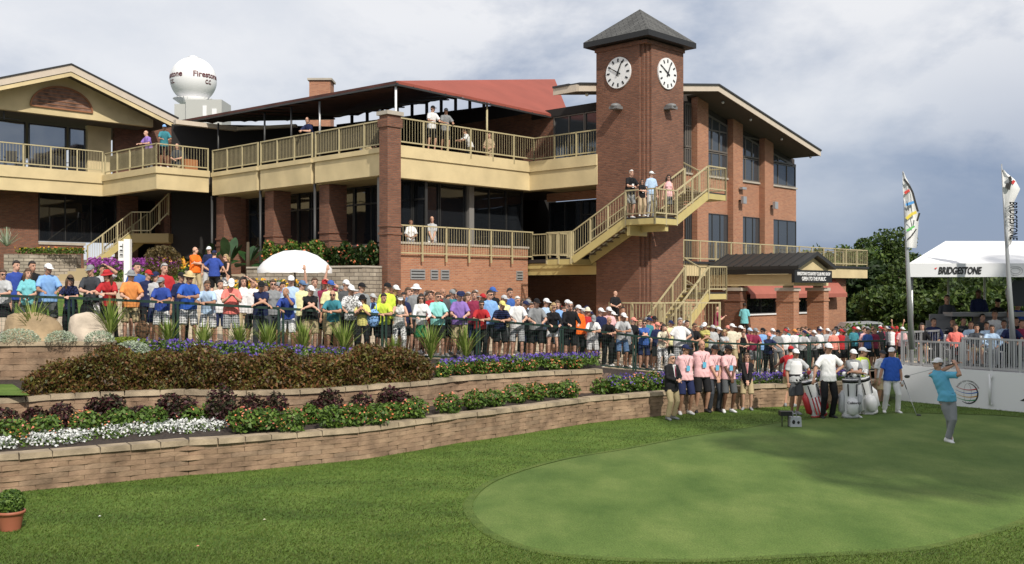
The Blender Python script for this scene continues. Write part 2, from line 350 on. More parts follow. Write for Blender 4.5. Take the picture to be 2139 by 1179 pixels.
# blades of the rough
BLADE = islandmat('grass_blade', ((.053,.088,.013),(.076,.117,.018),(.104,.147,.026),(.136,.165,.040)), .6, big=.9, trans=.2, band=(.22, .95, 1))
n = 420000; Y = 10.8 + 18*rng.random(n)**1.7; X = (rng.random(n)-.5)*1.12*Y
P = np.stack([X, Y, np.zeros(n)], 1); k = (Y < np.interp(X, W1X, W1Y)) & ~inside(P, TEEP) & (X < 14); P = P[k]; dd = np.full(len(P), 9.0)
for q in TEEP[::1]: dd = np.minimum(dd, np.hypot(P[:,0]-q[0], P[:,1]-q[1]))
P = P[dd > .05+.16*rng.random(len(P))**2]; n = len(P)
a = rng.random(n)*6.28; w = .004+.004*rng.random(n); h = .012+.022*rng.random(n); ln_ = (rng.random((n,2))-.5)*.06 + np.array([.012,0])
V = np.empty((n,3,3)); V[:,0] = P + np.stack([np.cos(a)*w, np.sin(a)*w, 0*a], 1); V[:,1] = P - np.stack([np.cos(a)*w, np.sin(a)*w, 0*a], 1); V[:,2] = P + np.stack([ln_[:,0], ln_[:,1], h], 1)
tag(npmesh('grass', V.reshape(-1,3), 3, BLADE), 'thick green rough grass in front of the long block wall', 'grass', kind='stuff')

# ---- retaining walls: every block its own face in one wall mesh
BLKM = islandmat('wall_block', ((.27,.18,.118),(.285,.19,.125),(.26,.172,.112),(.30,.203,.132),(.265,.185,.125)), .95, big=3, trans=0)
def rough_normal(m):
    t = m.node_tree; p = t.nodes['Principled BSDF']; co = t.nodes.new('ShaderNodeTexCoord'); n = t.nodes.new('ShaderNodeTexNoise'); n.inputs['Scale'].default_value = 22; n.inputs['Detail'].default_value = 8; n.inputs['Roughness'].default_value = .7
    b = t.nodes.new('ShaderNodeBump'); b.inputs['Strength'].default_value = .7; b.inputs['Distance'].default_value = .025; t.links.new(co.outputs['Object'], n.inputs[0]); t.links.new(n.outputs[0], b.inputs['Height']); t.links.new(b.outputs[0], p.inputs['Normal'])
rough_normal(BLKM); rough_normal(CAPS)
def retaining(f, x0, x1, z0, z1, label, rows, ret=False):
    """block wall along y = f(x)"""
    pts = []; x = x0; st = .42
    P_ = [Vector((xx, f(xx), 0)) for xx in np.arange(x0, x1+1e-6, .05)]
    acc = 0; pts = [P_[0]]
    for p, q in zip(P_, P_[1:]):
        acc += (q-p).length
        if acc >= st/2: pts.append(q); acc = 0
    base = P_[len(P_)//2]; root = empty('retaining_wall', (base.x, base.y, z0), label, 'retaining wall', 'block retaining walls of the terraces')
    b = MB(); core = MB(); cap = MB(); hh = (z1-z0-.09)/rows
    for i in range(len(pts)-1):
        p, q = pts[i], pts[i+1]; d = (q-p).normalized(); nn = Vector((-d.y, d.x, 0))
        core.hexa([tuple(v+Vector((0,0,z))) for z in (z0-.1, z1-.09) for v in (p+nn*.05, q+nn*.05, q+nn*.28, p+nn*.28)])
    for r in range(rows):
        i = r % 2; 
        if i: idx = [0, 1] + list(range(3, len(pts), 2))
        else: idx = list(range(0, len(pts), 2))
        if idx[-1] != len(pts)-1: idx.append(len(pts)-1)
        for i0, i1 in zip(idx, idx[1:]):
            p, q = pts[i0], pts[i1]; d = (q-p).normalized(); nn = Vector((-d.y, d.x, 0)); g = d*.0025
            za, zb = z0+r*hh+.002, z0+(r+1)*hh-.002; o = [(random.random()-.5)*.016 for _ in range(4)]; m = (p+q)/2; bl = -nn*(.008+random.random()*.012)
            vs = [p+g+nn*(.0+o[0]), m+bl, q-g+nn*(o[1]), p+g+nn*o[2], m+bl*.8, q-g+nn*o[3], q+nn*.1, p+nn*.1]
            vs = [vs[0]+Vector((0,0,za)), vs[1]+Vector((0,0,za)), vs[2]+Vector((0,0,za)), vs[3]+Vector((0,0,zb)), vs[4]+Vector((0,0,zb)), vs[5]+Vector((0,0,zb))] + [q+nn*.1+Vector((0,0,zb)), p+nn*.1+Vector((0,0,zb))]
            b.mesh(vs, [(0,1,4,3), (1,2,5,4), (3,4,5,6,7)])
    i = 0
    while i < len(pts)-1:
        j = min(len(pts)-1, i+random.choice((2, 2, 3))); p, q = pts[i], pts[j]; d = (q-p).normalized(); nn = Vector((-d.y, d.x, 0)); j1, j2 = ((random.random()-.5)*.03 for _ in '12'); dz = (random.random()-.5)*.012
        lo_ = [p+d*.004-nn*(.05+j1), q-d*.004-nn*(.05+j2), q-d*.004+nn*.28, p+d*.004+nn*.28]
        hi_ = [p+d*.012-nn*(.03+j1), q-d*.012-nn*(.03+j2), q-d*.012+nn*.28, p+d*.012+nn*.28]
        cap.hexa([tuple(v+Vector((0,0,z1-.088))) for v in lo_] + [tuple(v+Vector((0,0,z1+dz))) for v in hi_]); i = j
    if ret:
        p = pts[-1]; core.hexa([(p.x, p.y, z0), (p.x+.02, p.y, z0), (p.x+.5, p.y+3, z0), (p.x+.3, p.y+3, z0), (p.x, p.y, z1-.09), (p.x+.02, p.y, z1-.09), (p.x+.5, p.y+3, z1-.35), (p.x+.3, p.y+3, z1-.35)])
    b.build('block_face', BLKM, root); core.build('core', BLOCK, root); cap.build('cap', CAPS, root)
retaining(W1, -12.4, 10.7, 0, .6, 'lowest long block wall running along the edge of the lawn', 6)
retaining(W2, -12.4, 2.25, .6, 1.2, 'middle block wall under the brown hedge and orange flowers', 5, True)
retaining(W3, -12.4, -8.35, 1.2, 2.06, 'short upper block wall below the two boulders', 6)

# ================================================================ PLANTS
def leaves(P, size, aspect=.5, up=.3, jit=.3, droop=0, outward=None):
    """one bent quad per point"""
    n = len(P); d = rng.normal(size=(n,3)); d[:,2] = np.abs(d[:,2])*.6+up
    if outward is not None: d += outward
    d /= np.linalg.norm(d, axis=1)[:,None]; e = rng.normal(size=(n,3)); e -= d*(e*d).sum(1)[:,None]; e /= np.linalg.norm(e, axis=1)[:,None]
    s = size*(1+jit*(rng.random(n)*2-1))[:,None]; a = e*s; f = np.cross(d, e)*s*aspect
    return np.stack([P-a, P-f*1.0, P+a - np.array([0,0,droop])*s, P+f], 1).reshape(-1,3)
def inell(n, c, r, shell=.0, zmin=None):
    v = rng.normal(size=(n,3)); v /= np.linalg.norm(v, axis=1)[:,None]; v *= (shell+(1-shell)*rng.random(n)**.45)[:,None]; P = v*np.array(r)+np.array(tuple(c))
    if zmin is not None: P = P[P[:,2] > zmin]
    return P
LEAF = islandmat('leaf_green', ((.035,.075,.012),(.065,.125,.018),(.105,.18,.028),(.15,.23,.04)), .5)
LEAFD = islandmat('leaf_dark_green', ((.015,.035,.008),(.03,.06,.012),(.05,.09,.018)), .5)
PURP = islandmat('leaf_burgundy', ((.022,.012,.012),(.045,.02,.018),(.085,.016,.028),(.035,.045,.018),(.03,.028,.014)), .5)
COLE = islandmat('leaf_coleus', ((.035,.025,.008),(.075,.035,.012),(.13,.055,.022),(.10,.085,.018),(.23,.10,.045),(.055,.075,.014),(.16,.13,.03),(.09,.11,.02)), .5, big=1.2)
SILV = islandmat('leaf_silver', ((.36,.42,.32),(.52,.58,.46),(.28,.36,.20)), .7)
PETO = islandmat('petal_orange', ((.75,.20,.07),(.85,.32,.16),(.80,.22,.20),(.8,.38,.08)), .5)
PETW = islandmat('petal_white', ((.80,.80,.78),(.70,.72,.70)), .6)
PETV = islandmat('petal_violet', ((.085,.045,.30),(.13,.075,.42),(.22,.15,.52),(.07,.035,.20)), .5)
PETM = islandmat('petal_magenta', ((.22,.03,.24),(.32,.06,.36),(.42,.12,.44)), .5)
PETY = islandmat('petal_yellow', ((.85,.42,.03),(.85,.55,.05),(.75,.18,.05)), .5)
YUC = islandmat('yucca_leaf', ((.12,.20,.03),(.22,.30,.06),(.34,.38,.12)), .5)
CAN = mat('big_leaf', (.018,.055,.014), .4, var=.35, vscale=2)
STEM = mat('stem', (.07,.05,.03), .8); BARK = mat('bark', (.09,.065,.045), .9, bump=.5, bscale=12, var=.3)
def plant_parts(root, parts):
    org = tuple(root.location)
    for nm, V, m, k in parts: npmesh(nm, V, k, m, parent=root, origin=org)
def bush(x, y, z, r, h, label, cat='flowering plant', group=None, name='flowering_plant', leaf=LEAF, petal=PETO, nl=420, nf=110, ls=.045, fs=.022):
    root = empty(name, (x, y, z), label, cat, group)
    P = inell(nl, (x,y,z+h*.5), (r, r, h*.55), .35, z+.01); out_ = (P-np.array([x,y,z+h*.3])); out_ /= np.linalg.norm(out_, axis=1)[:,None]
    parts = [('foliage', leaves(P, ls, .55, outward=out_*.8), leaf, 4)]
    if nf:
        P = inell(nf, (x,y,z+h*.5), (r*1.03, r*1.03, h*.6), .85, z+h*.25); parts.append(('blossom', leaves(P, fs, .9, up=1.0), petal, 4))
    plant_parts(root, parts); return root
# lower bed: front row of orange-flowered bushes (photo x, y of their base)
def bed1(px, py): 
    p = atZ(px, py, .6); return p
row = [(12,928,0),(82,920,0),(168,912,0),(240,903,1),(306,900,1),(388,890,2),(440,885,1),(500,905,0),(548,902,0),(603,905,0),(640,888,2),(690,897,1),(733,893,0),(782,890,0),(818,880,2),(866,877,0),(935,866,0),(990,857,0),(1030,850,2),(1077,843,0),(1118,838,0),(1155,833,2),(1188,833,0),(1250,825,1),(1290,821,1),(1335,817,0),(1368,812,0)]
words_ = {0: 'orange flowered', 1: 'mostly green leaved', 2: 'sparsely flowered'}
for i, (px, py, k) in enumerate(row):
    p = bed1(px, py); w = .27+.05*random.random()
    near = 'behind the white flowers' if px < 450 else ('between burgundy shrubs and lawn wall' if px < 900 else 'in the right part of the lower bed')
    ordn = ['first','second','third','fourth','fifth','sixth','seventh','eighth','ninth','tenth','eleventh','twelfth'][[j for j, q in enumerate([r for r in row if (r[0] < 450) == (px < 450) and (r[0] < 900) == (px < 900)]) if q[0] == px][0]]
    bush(p.x, p.y+w*.8, .58, w, .42 if k != 2 else .36, f'{words_[k]} bush, {ordn} from the left {near}', 'flower bush', 'low flower bushes in the lower bed', 'flower_bush', nf=(75, 10, 34)[k])
# burgundy shrubs behind them
sh_ = [(8,905,.5),(75,905,.42),(130,905,.5),(205,898,.55),(235,892,.62),(290,895,.35),(355,892,.6),(385,892,.55),(462,893,.8),(525,890,.62),(575,890,.62),(660,885,.4),(690,880,.62),(755,868,.5),(815,862,.6),(838,855,.5)]
for i, (px, py, h) in enumerate(sh_):
    y0 = bed1(px, py); y_ = min(W2(y0.x)-.35, y0.y+.5); x_ = (px-CX)/F*y_
    root = bush(x_, y_, .62, .2+h*.12, h*.92, f"dark burgundy leaved shrub against the middle wall, number {i+1} of sixteen from the left", 'shrub', 'burgundy shrubs along the middle wall', 'burgundy_shrub', PURP, nf=0, nl=int(300+500*h), ls=.042)
    root['label'] = f"{('low','tall','bushy')[0 if h < .45 else 1 if h > .58 else 2]} dark burgundy shrub, {['1st','2nd','3rd','4th','5th','6th','7th','8th','9th','10th','11th','12th','13th','14th','15th','16th'][i]} from the left against the middle wall"
# white flowers: an uncountable edging
V = []; F2 = []
for px in np.arange(-120, 462, 3.2):
    py = np.interp(px, (-120, 0, 60, 120, 200, 300, 460), (950, 940, 930, 930, 920, 912, 900)) - random.random()*14
    p = atZ(px, py, .6); dens = 0.35 if (12 < px < 58 or 180 < px < 225) else 1
    V.append(inell(int(34*dens), (p.x, p.y+.15, .64), (.11,.17,.13), .5, .58)); F2.append(inell(16, (p.x, p.y+.17, .6), (.12,.2,.12), 0, .55))
P = np.concatenate(V); Q = np.concatenate(F2)
root = empty('white_flower_edging', (-5.5, 16.9, .58), 'dense white flower edging on the front of the lower bed', 'flowers'); root['kind'] = 'stuff'
plant_parts(root, [('blossom', leaves(P, .024, .9, up=.8), PETW, 4), ('foliage', leaves(Q, .04, .5), LEAF, 4)])
# coleus hedge
def band(pxs, depth, ztop, per, f=W2, off=.25, zb=1.2):
    out_ = []
    for px in pxs:
        x = px
        for _ in range(per):
            t = random.random(); t = t if random.random() < .5 else .0; zt = ztop(x)*(.80+.20*math.sin(t*3.1)) * (1+.10*math.sin(x*3.7)+.09*math.sin(x*7.9+1)); zr = random.random() if t == 0 else random.random()**.3; y = f(x)+off+t*depth(x)+(.12*zr+.09*math.sin(x*6.3)*math.sin(zr*7+x*2.1)+.05*math.sin(x*15) if t == 0 else 0)
            out_.append((x+random.gauss(0,.05), y+random.gauss(0,.03), zb + zt*zr))
    return np.array(out_)
x0, x1 = atZ(36, 822, 1.2).x+.38, atZ(893, 798, 1.2).x
dpt = lambda x: interp(x, (x0, x0+.8, x1-.6, x1), (.5, 1.25, 1.0, .4))
ht = lambda x: interp(x, (x0, x0+.25, x0+.9, x1-2.2, x1-.8, x1-.15, x1), (.42,.6,.78,.66,.76,.60,.3))
P = band(np.arange(x0, x1, .0085), dpt, ht, 38)
tag(npmesh('coleus_hedge', leaves(P, .038, .55, up=.2, droop=.5), 4, COLE, origin=((x0+x1)/2, 20.5, 1.2)), 'long brown and rust leaved coleus hedge on the middle wall', 'hedge')
core = MB()
for a, c2 in zip(np.arange(x0+.2, x1-.5, .3), np.arange(x0+.5, x1-.2, .3)):
    core.hexa([(a, W2(a)+.55, 1.15), (c2, W2(c2)+.55, 1.15), (c2, W2(c2)+.2+dpt(c2), 1.15), (a, W2(a)+.2+dpt(a), 1.15), (a, W2(a)+.6, 1.15+ht(a)*.62), (c2, W2(c2)+.6, 1.15+ht(c2)*.62), (c2, W2(c2)+.1+dpt(c2), 1.15+ht(c2)*.62), (a, W2(a)+.1+dpt(a), 1.15+ht(a)*.62)])
hedge = bpy.data.objects['coleus_hedge']; core.build('stems', STEM, hedge)
# violet petunias behind the hedge and along the upper bed
def zup(x, y):
    a, c2, h1, h2 = W2(x)+1.5, W2(x)+2.6, 1.28, HZ(x)
    return h1 if y < a else lerp(h1, h2, (y-a)/(c2-a)) if y < c2 else lerp(h2, FZ(x), min(1, (y-c2)/(FY(x)-c2)))
def scatter_bed(name, label, pts, hgt_, petal, nf, nl=14, fs=.028, leaf=LEAF, ls=.04, kind='stuff', cat='flowers'):
    Pf, Pl = [], []
    for (x, y, z) in pts:
        Pf.append(np.array([x,y,z+.02]) + rng.normal(size=(nf,3))*np.array([.07,.07,0]) + np.stack([0*rng.random(nf), 0*rng.random(nf), hgt_*(.6+.5*rng.random(nf))], 1))
        Pl.append(np.array([x,y,z]) + rng.normal(size=(nl,3))*np.array([.08,.08,0]) + np.stack([0*rng.random(nl), 0*rng.random(nl), hgt_*rng.random(nl)], 1))
    c = np.mean([p for p in pts], axis=0); root = empty(name, tuple(c), label, cat)
    if kind: root['kind'] = kind
    plant_parts(root, [('blossom', leaves(np.concatenate(Pf), fs, .9, up=.3), petal, 4), ('foliage', leaves(np.concatenate(Pl), ls, .5), leaf, 4)])
def upts(x0, x1, n, fa, fb):
    o = []
    for _ in range(n):
        x = random.uniform(x0, x1); y = W2(x)+random.uniform(fa(x), fb(x)); o.append((x, y, zup(x, y)))
    return o
scatter_bed('violet_petunia_bed', 'violet petunias behind the brown coleus hedge', upts(-8.0, -3.1, 430, lambda x: 1.5, lambda x: min(3.0, FY(x)-W2(x)-.35)), .26, PETV, 4, 26)
scatter_bed('violet_petunia_bed', 'violet petunias edging the top of the middle wall past the hedge', upts(-1.6, 2.1, 260, lambda x: .35, lambda x: 1.5), .24, PETV, 4, 22)
scatter_bed('violet_petunia_bed', 'violet petunias where the middle wall ends, above the lawn wall', [(x, y, .55) for x, y in ((random.uniform(2.4, 4.3), random.uniform(.6, 2.4)) for _ in range(170)) for y in [W1(x)+y]], .3, PETV, 5, 18)
scatter_bed('violet_petunia_bed', 'violet petunias on the lawn wall behind the pink shirted group and bags', [(x, W1(x)+random.uniform(.3, 1.3), .5) for x in np.arange(5.6, 9.6, .02)], .3, PETV, 6, 10)
for i, px in enumerate((925,965,1003,1035,1072,1107,1160,1200)):
    x = atZ(px, 785, 1.2).x; x = (px-CX)/F*(W2(x)+.5); bush(x, W2(x)+.45, 1.16, .2, .3, f"small orange flowered plant, {['1st','2nd','3rd','4th','5th','6th','7th','8th'][i]} after the brown hedge on the middle wall", 'flower bush', 'orange flowers on the middle wall', 'flower_bush', nl=200, nf=80)
# silver mounds, lime mound, boulders
def mound(px, py, z, rx, h, leaf, label, name='silver_mound', cat='plant'):
    p = atZ(px, py, z); root = empty(name, (p.x, p.y+rx*.5, z), label, cat, 'silver mounds around the boulders' if leaf == SILV else None)
    P = inell(int(5200*rx), (p.x, p.y+rx*.6, z+.02), (rx, rx*.6, h*.72), .6, z); plant_parts(root, [('foliage', leaves(P, .032, .22, up=.6), leaf, 4)])
mound(25, 715, 2.06, .46, .36, SILV, 'silver leaved mound in front of the left boulder'); mound(118, 715, 2.06, .34, .30, SILV, 'silver leaved mound between the two boulders')
mound(200, 715, 2.06, .32, .30, SILV, 'silver leaved mound in front of the pale right boulder'); mound(267, 738, 1.83, .38, .32, SILV, 'silver leaved mound just past the end of the upper wall')
mound(255, 717, 1.98, .45, .14, islandmat('leaf_lime', ((.16,.22,.02),(.24,.30,.03)), .5), 'flat lime green cushion plant left of the petunias', 'cushion_plant')
def boulder(px, py, z, r, label, col):
    p = atZ(px, py, z); b = MB(); random.seed(px); b.ell((0,0,0), (1,1,1), 24, 16); vs = []
    for v in b.v:
        v = Vector(v); k = 1+.10*math.sin(v.x*3.1+px)+.07*math.sin(v.y*4+v.z*3)+.05*math.sin(v.z*7+v.x*5); vs.append((p.x+v.x*r[0]*k, p.y+r[1]+v.y*r[1]*k, z-.05+max(-.02, v.z*r[2]*k)))
    b.v = vs; o = b.build('boulder', mat('boulder_'+col[0], col[1], .9, bump=.8, bscale=6, var=.25, vscale=3)); tag(o, label, 'boulder', 'boulders above the upper wall')
boulder(48, 709, 2.04, (.62,.45,.66), 'brown boulder between the silver mounds near the woman in black skirt', ('brown', (.33,.24,.14))); boulder(173, 709, 2.04, (.5,.4,.62), 'pale beige boulder below the man with the backpack', ('pale', (.50,.42,.33)))
random.seed(11)
# spiky yuccas in front of the fence
yl = [(68,712,1.0,'beside the brown boulder'),(230,708,1.0,'right of the pale boulder'),(352,722,.8,'before the grey capped man in royal blue'),(425,733,.75,'before the man in light blue shirt'),(500,728,.8,'before the coral polo'),(560,733,.85,'before the arms folded man in navy'),(632,733,.9,'before the bald man in royal blue'),(718,727,1.0,'before the patterned shirt man'),(822,728,.62,'at the hedge end before the white sleeveless top'),(900,760,1.05,'at the foot of the aqua polo man'),(972,758,1.0,'before the big man in purple polo')]
for px, py, h, lb in yl:
    Yy = 24
    for _ in range(5): Yy = FY((px-CX)/F*Yy)-.55
    p = Vector(((px-CX)/F*Yy, Yy, zup((px-CX)/F*Yy, Yy) if px > 240 else 2.03)); h = h*1.05; root = empty('yucca', tuple(p), f'spiky green yucca {lb}', 'plant', 'spiky plants in front of the fence'); V = []
    hh = h*.95; 
    for k in range(85):
        a = random.random()*6.28; t = random.random()**.8; ln = hh*random.uniform(.75, 1.05); dx = Vector((math.cos(a), math.sin(a), 0)); sp_ = t*.75; b0 = Vector(p) + Vector((0,0,.02+.22*hh*random.random()))
        tip = b0 + dx*ln*math.sin(sp_) + Vector((0,0,ln*math.cos(sp_)*.8)); mid = b0.lerp(tip, .45)+Vector((0,0,.07*ln)); sd = Vector((-dx.y, dx.x, 0))*.013
        V += [b0-sd*.8, b0+sd*.8, mid+sd, mid-sd, mid-sd, mid+sd, tip+sd*.1, tip-sd*.1]
    plant_parts(root, [('leaves', np.array([tuple(v) for v in V]), YUC, 4)])
# potted box plants at the lower left
for px, py, s, lb in ((22, 1107, 1, 'round green box plant in a terracotta pot on the lawn'), (-34, 1060, .9, 'box plant cut by the left edge behind the potted one')):
    p = atZ(px, py, 0); root = empty('potted_plant', tuple(p), lb, 'potted plant', 'potted plants on the lawn'); b = MB(); r_ = .17*s
    prof = [(.72,0),(.92,.2),(1.0,.24),(1.08,.24),(1.08,.285),(.98,.285),(.95,.24)]; n = 28
    b.mesh([(p.x+r_*a*math.cos(6.2832*k/n), p.y+r_*a*math.sin(6.2832*k/n), z*s*.9) for a, z in prof for k in range(n)], [(i*n+k, i*n+(k+1) % n, (i+1)*n+(k+1) % n, (i+1)*n+k) for i in range(len(prof)-1) for k in range(n)], True)
    b.build('pot', mat('terracotta', (.34,.11,.06), .6, bump=.1), root)
    b = MB(); b.tube([(p.x,p.y,.2*s),(p.x,p.y,.235*s)], r_*.95, 20); b.build('soil', MUL, root)
    P = inell(2600, (p.x, p.y, .37*s), (r_*1.05, r_*1.05, .17*s), .5, .2*s); plant_parts(root, [('foliage', leaves(P, .02, .6, outward=(P-np.array([p.x,p.y,.38*s]))*5), LEAF, 4)])
# ================================================================ BUILDINGS
def rail(parent, a, b, h=1.08, n=4, low=.14, gap=.14, brk=0, post=.06, name='railing', m=None):
    a, b = Vector(a), Vector(b); mb = MB(); up = Vector((0,0,1)); m = m or RAIL
    mb.bar(a+up*(h-.03), b+up*(h-.03), .06, .05); mb.bar(a+up*(low), b+up*(low), .045, .05)
    for i in range(n+1):
        p = a.lerp(b, i/n); mb.bar(p-up*brk, p+up*h, post, post, up=(A_.x, A_.y, 0))
    k = max(2, int((b-a).length/gap))
    for i in range(1, k):
        p = a.lerp(b, i/k); mb.bar(p+up*low, p+up*(h-.05), .011, .011, up=(A_.x, A_.y, 0))
    return mb.build(name, m, parent)
def zv(px, py, v): u = hv(px, v); Y = L(u, v)[1]; return CZ+(HY-py)/F*Y
def zu(px, py, u): v = hu(px, u); Y = L(u, v)[1]; return CZ+(HY-py)/F*Y
def part(parent, name, m, *boxes):
    b = MB()
    for q in boxes: b.lbox(*q)
    return b.build(name, m, parent)
ZB, ZT, DK = 7.43, 8.68, 4.45                      # fascia bottom and top, lower deck

club = empty('clubhouse', L(4, 3, 1), 'long brick clubhouse with cream balcony fascia and red awning roof over the terrace', 'building')
UE = 8.0
# cream fascia: upper lip proud of the lower panel
part(club, 'balcony_fascia', STU, (.2,UE,0,.3,ZB,8.22), (.2,UE+.05,-.06,.3,8.225,ZT))
part(club, 'balcony_fascia', STU, (UE-.3,UE,-3.8,-.003,ZB,8.22), (UE-.36,UE-.01,-3.8,-.065,8.225,ZT))
vs = [.25, 5.12, 9.29, 13.45]
for i in range(3):
    a, c2 = vs[i]+(.25 if i else .05), vs[i+1]-.03
    part(club, 'balcony_fascia', STU, (0,.3,a,c2,ZB+.12,8.42), (-.07,.3,a-.06,c2+.02,8.425,8.62))
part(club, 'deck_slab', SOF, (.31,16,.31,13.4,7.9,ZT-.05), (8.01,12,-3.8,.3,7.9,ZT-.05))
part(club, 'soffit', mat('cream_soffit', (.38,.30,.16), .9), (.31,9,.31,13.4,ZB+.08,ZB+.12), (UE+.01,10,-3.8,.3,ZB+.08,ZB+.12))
cc = part(club, 'corner_column', BRK, (-.45,.2,-.25,.25,0,9.75), (-.5,.25,-.3,.3,9.3,9.62), (-.49,.24,-.29,.29,5.2,5.28), (-.49,.24,-.29,.29,5.5,5.58)); part(cc, 'cap', CON, (-.53,.28,-.33,.33,9.755,9.9))
for v in (5.12, 9.29, 13.5):
    part(club, 'column', BRK, (.35,1.25,v-.55,v+.15,1.5,ZB+.07), (.31,1.29,v-.59,v+.19,5.15,5.23), (.31,1.29,v-.59,v+.19,5.45,5.53))
    b = MB(); b.tube([L(.1,v+.12,ZB+.1), L(.1,v+.12,2)], .06, 8); b.build('downpipe', DKM, club)
def window(parent, plane, a, c2, z0, z1, nmul=2, trans=None, m=None, fr=None, name='window', d=.06, at_=0):
    """a glazed opening: frame with the pane as its child. plane 'u' or 'v' with its constant at_"""
    f = MB(); g = MB(); s = -1 if at_ is not None else 1; w = .05
    def bx(mb, p, q, za, zb, off, th):
        if plane == 'v': mb.lbox(p, q, at_+off, at_+off+th, za, zb)
        else: mb.lbox(at_+off, at_+off+th, p, q, za, zb)
    bx(g, a+w, c2-w, z0+w, z1-w, .0, .03)
    for p, q, za, zb in ((a, a+w, z0, z1), (c2-w, c2, z0, z1), (a+w, c2-w, z0, z0+w), (a+w, c2-w, z1-w, z1)): bx(f, p, q, za, zb, -d, .12)
    for i in range(1, nmul):
        x = lerp(a, c2, i/nmul); bx(f, x-w/2, x+w/2, z0+w, z1-w, -d*.9, .1)
    if trans: bx(f, a+w, c2-w, trans, trans+.07, -d*1.1, .1)
    fo = f.build(name, fr or DKM, parent); g.build('pane', m or GLS, fo); return fo
GRF = mat('bronze_frame', (.13,.115,.10), .5)
# recessed ground floor behind the left bays
for v0, v1 in ((.3,5.0), (5.0,9.2), (9.2,13.4)):
    part(club, 'wall', BRK, (1.9,2.2,v0,v1,1.5,4.9)); part(club, 'sill', CON, (1.8,2.2,v0,v1,4.905,5.0))
    window(club, 'u', v0+.02, v1-.02, 5.01, ZB+.07, 4, at_=2.0, trans=6.7)
# lower wall under the right balcony
part(club, 'wall', BRO, (.2,7.75,.15,.5,0,4.88)); part(club, 'sill', CON, (.2,7.8,.1,.55,4.885,4.97))
part(club, 'wall', BRO, (7.45,7.75,.503,6,0,4.3), (11.9,12.2,-3.0,6,0,4.3))
gl = [(.35,1.9),(1.9,3.35),(3.35,4.9)]
for a, c2 in gl: window(club, 'v', a+.02, c2-.02, 4.98, ZB+.08, 1, at_=1.1)
[part(club, 'mullion_post', mat('grey_post', (.20,.19,.18), .6), q) for q in ((.2,.36,.95,1.2,4.975,ZB+.1), (4.92,5.2,.9,1.2,4.975,ZB+.1))]
window(club, 'v', 5.22, 8.4, 4.98, ZB+.08, 3, at_=1.1)
window(club, 'u', -3.8, -.9, DK, 7.1, 3, at_=10.2, trans=6.4, m=GLS); part(club, 'wall', BRO, (10.05,10.2,-4.2,1.1,7.13,ZB+.07)); window(club, 'u', -.88, 1.08, DK, 7.1, 2, at_=10.2)
part(club, 'lower_deck', DKM, (7.8,12,-3.9,1.09,4.25,4.4)); part(club, 'deck_beam', BEAM, (7.85,8.05,-3.75,.3,3.72,4.22), (7.8,8.1,-3.75,.4,4.0,4.08))
for i, (x, w_) in enumerate(((1.0,.75),(2.05,.4),(2.6,.45),(7.0,.4))):
    vt = part(club, 'vent', GRYM, (x,x+w_,.11,.148,3.5,3.9)); part(vt, 'slats', DKM, *[(x+.04,x+w_-.04,.10,.108,3.56+.12*k,3.6+.12*k) for k in range(3)])
# railings of the terraces
rail(club, L(.25,-.03,ZT), L(UE-.05,-.03,ZT), n=6, brk=.2); rail(club, L(UE-.05,-.03,ZT), L(UE-.05,-3.7,ZT), n=3, brk=.15)
for i in range(3):
    a, c2 = vs[i]+(.2 if i else -.1), vs[i+1]-.05; rail(club, L(.02,a,8.62), L(.02,c2,8.62), n=3, gap=.11)
    part(club, 'wind_screen', mat('brown_screen', (.05,.04,.026), .9, var=.3, vscale=6), (.09,.11,a,c2,8.82,9.62))
rail(club, L(.25,.02,DK+.1), L(7.9,.02,DK+.1), n=6, brk=.35, low=-.02); rail(club, L(7.9,.02,DK), L(7.9,-2.1,DK), n=2)
# dining room behind the upper terrace, with the bright gap under the awning
aw = lambda x, y: None
Cn, En, Hn, Kn, Wn = Vector(L(.1,-.1,11.12)), Vector(L(10.2,-.2,10.86)), Vector(L(16.8,6.6,14.56)), Vector(L(6.07,12.0,11.9)), Vector(L(-.1,16.9,11.45))
b = MB(); dz = Vector((0,0,.05))
tri = [(Cn, En, Hn), (Cn, Hn, Kn), (Cn, Kn, Wn)]
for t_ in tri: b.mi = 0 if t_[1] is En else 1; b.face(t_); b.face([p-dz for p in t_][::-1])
for p, q in ((Cn,En),(Wn,Cn),(En,Hn),(Hn,Kn),(Kn,Wn)):                          # scalloped valance along the eaves
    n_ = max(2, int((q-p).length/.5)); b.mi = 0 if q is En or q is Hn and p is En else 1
    for i in range(n_):
        s, e = p.lerp(q, i/n_), p.lerp(q, (i+1)/n_); m_ = s.lerp(e, .5); k = .09+.05*math.sin(i*1.9)
        b.face([s, e, e-Vector((0,0,.1)), m_-Vector((0,0,k+.05)), s-Vector((0,0,.1))])
b.build('awning_roof', [RED, mat('dark_awning_fabric', (.085,.028,.022), .85, var=.3, vscale=1)], club)  # left and rear faces and valances in a darker red
b = MB()
for i in range(1, 12): s = Cn.lerp(En, i/12)-Vector((0,0,.12)); b.bar(s, Cn.lerp(Hn, i/12)-Vector((0,0,.12)), .05, .07)
for i in range(1, 14): s = Wn.lerp(Cn, i/14)-Vector((0,0,.12)); b.bar(s, Kn.lerp(Hn, max(0,(i-4)/10))-Vector((0,0,.16)), .05, .07)
b.bar(Cn-Vector((0,0,.13)), Hn-Vector((0,0,.13)), .08, .1); b.bar(Cn-Vector((0,0,.15)), En-Vector((0,0,.15)), .07, .07); b.bar(Cn-Vector((0,0,.15)), Wn-Vector((0,0,.15)), .07, .07)
b.build('awning_frame', DKM, club)
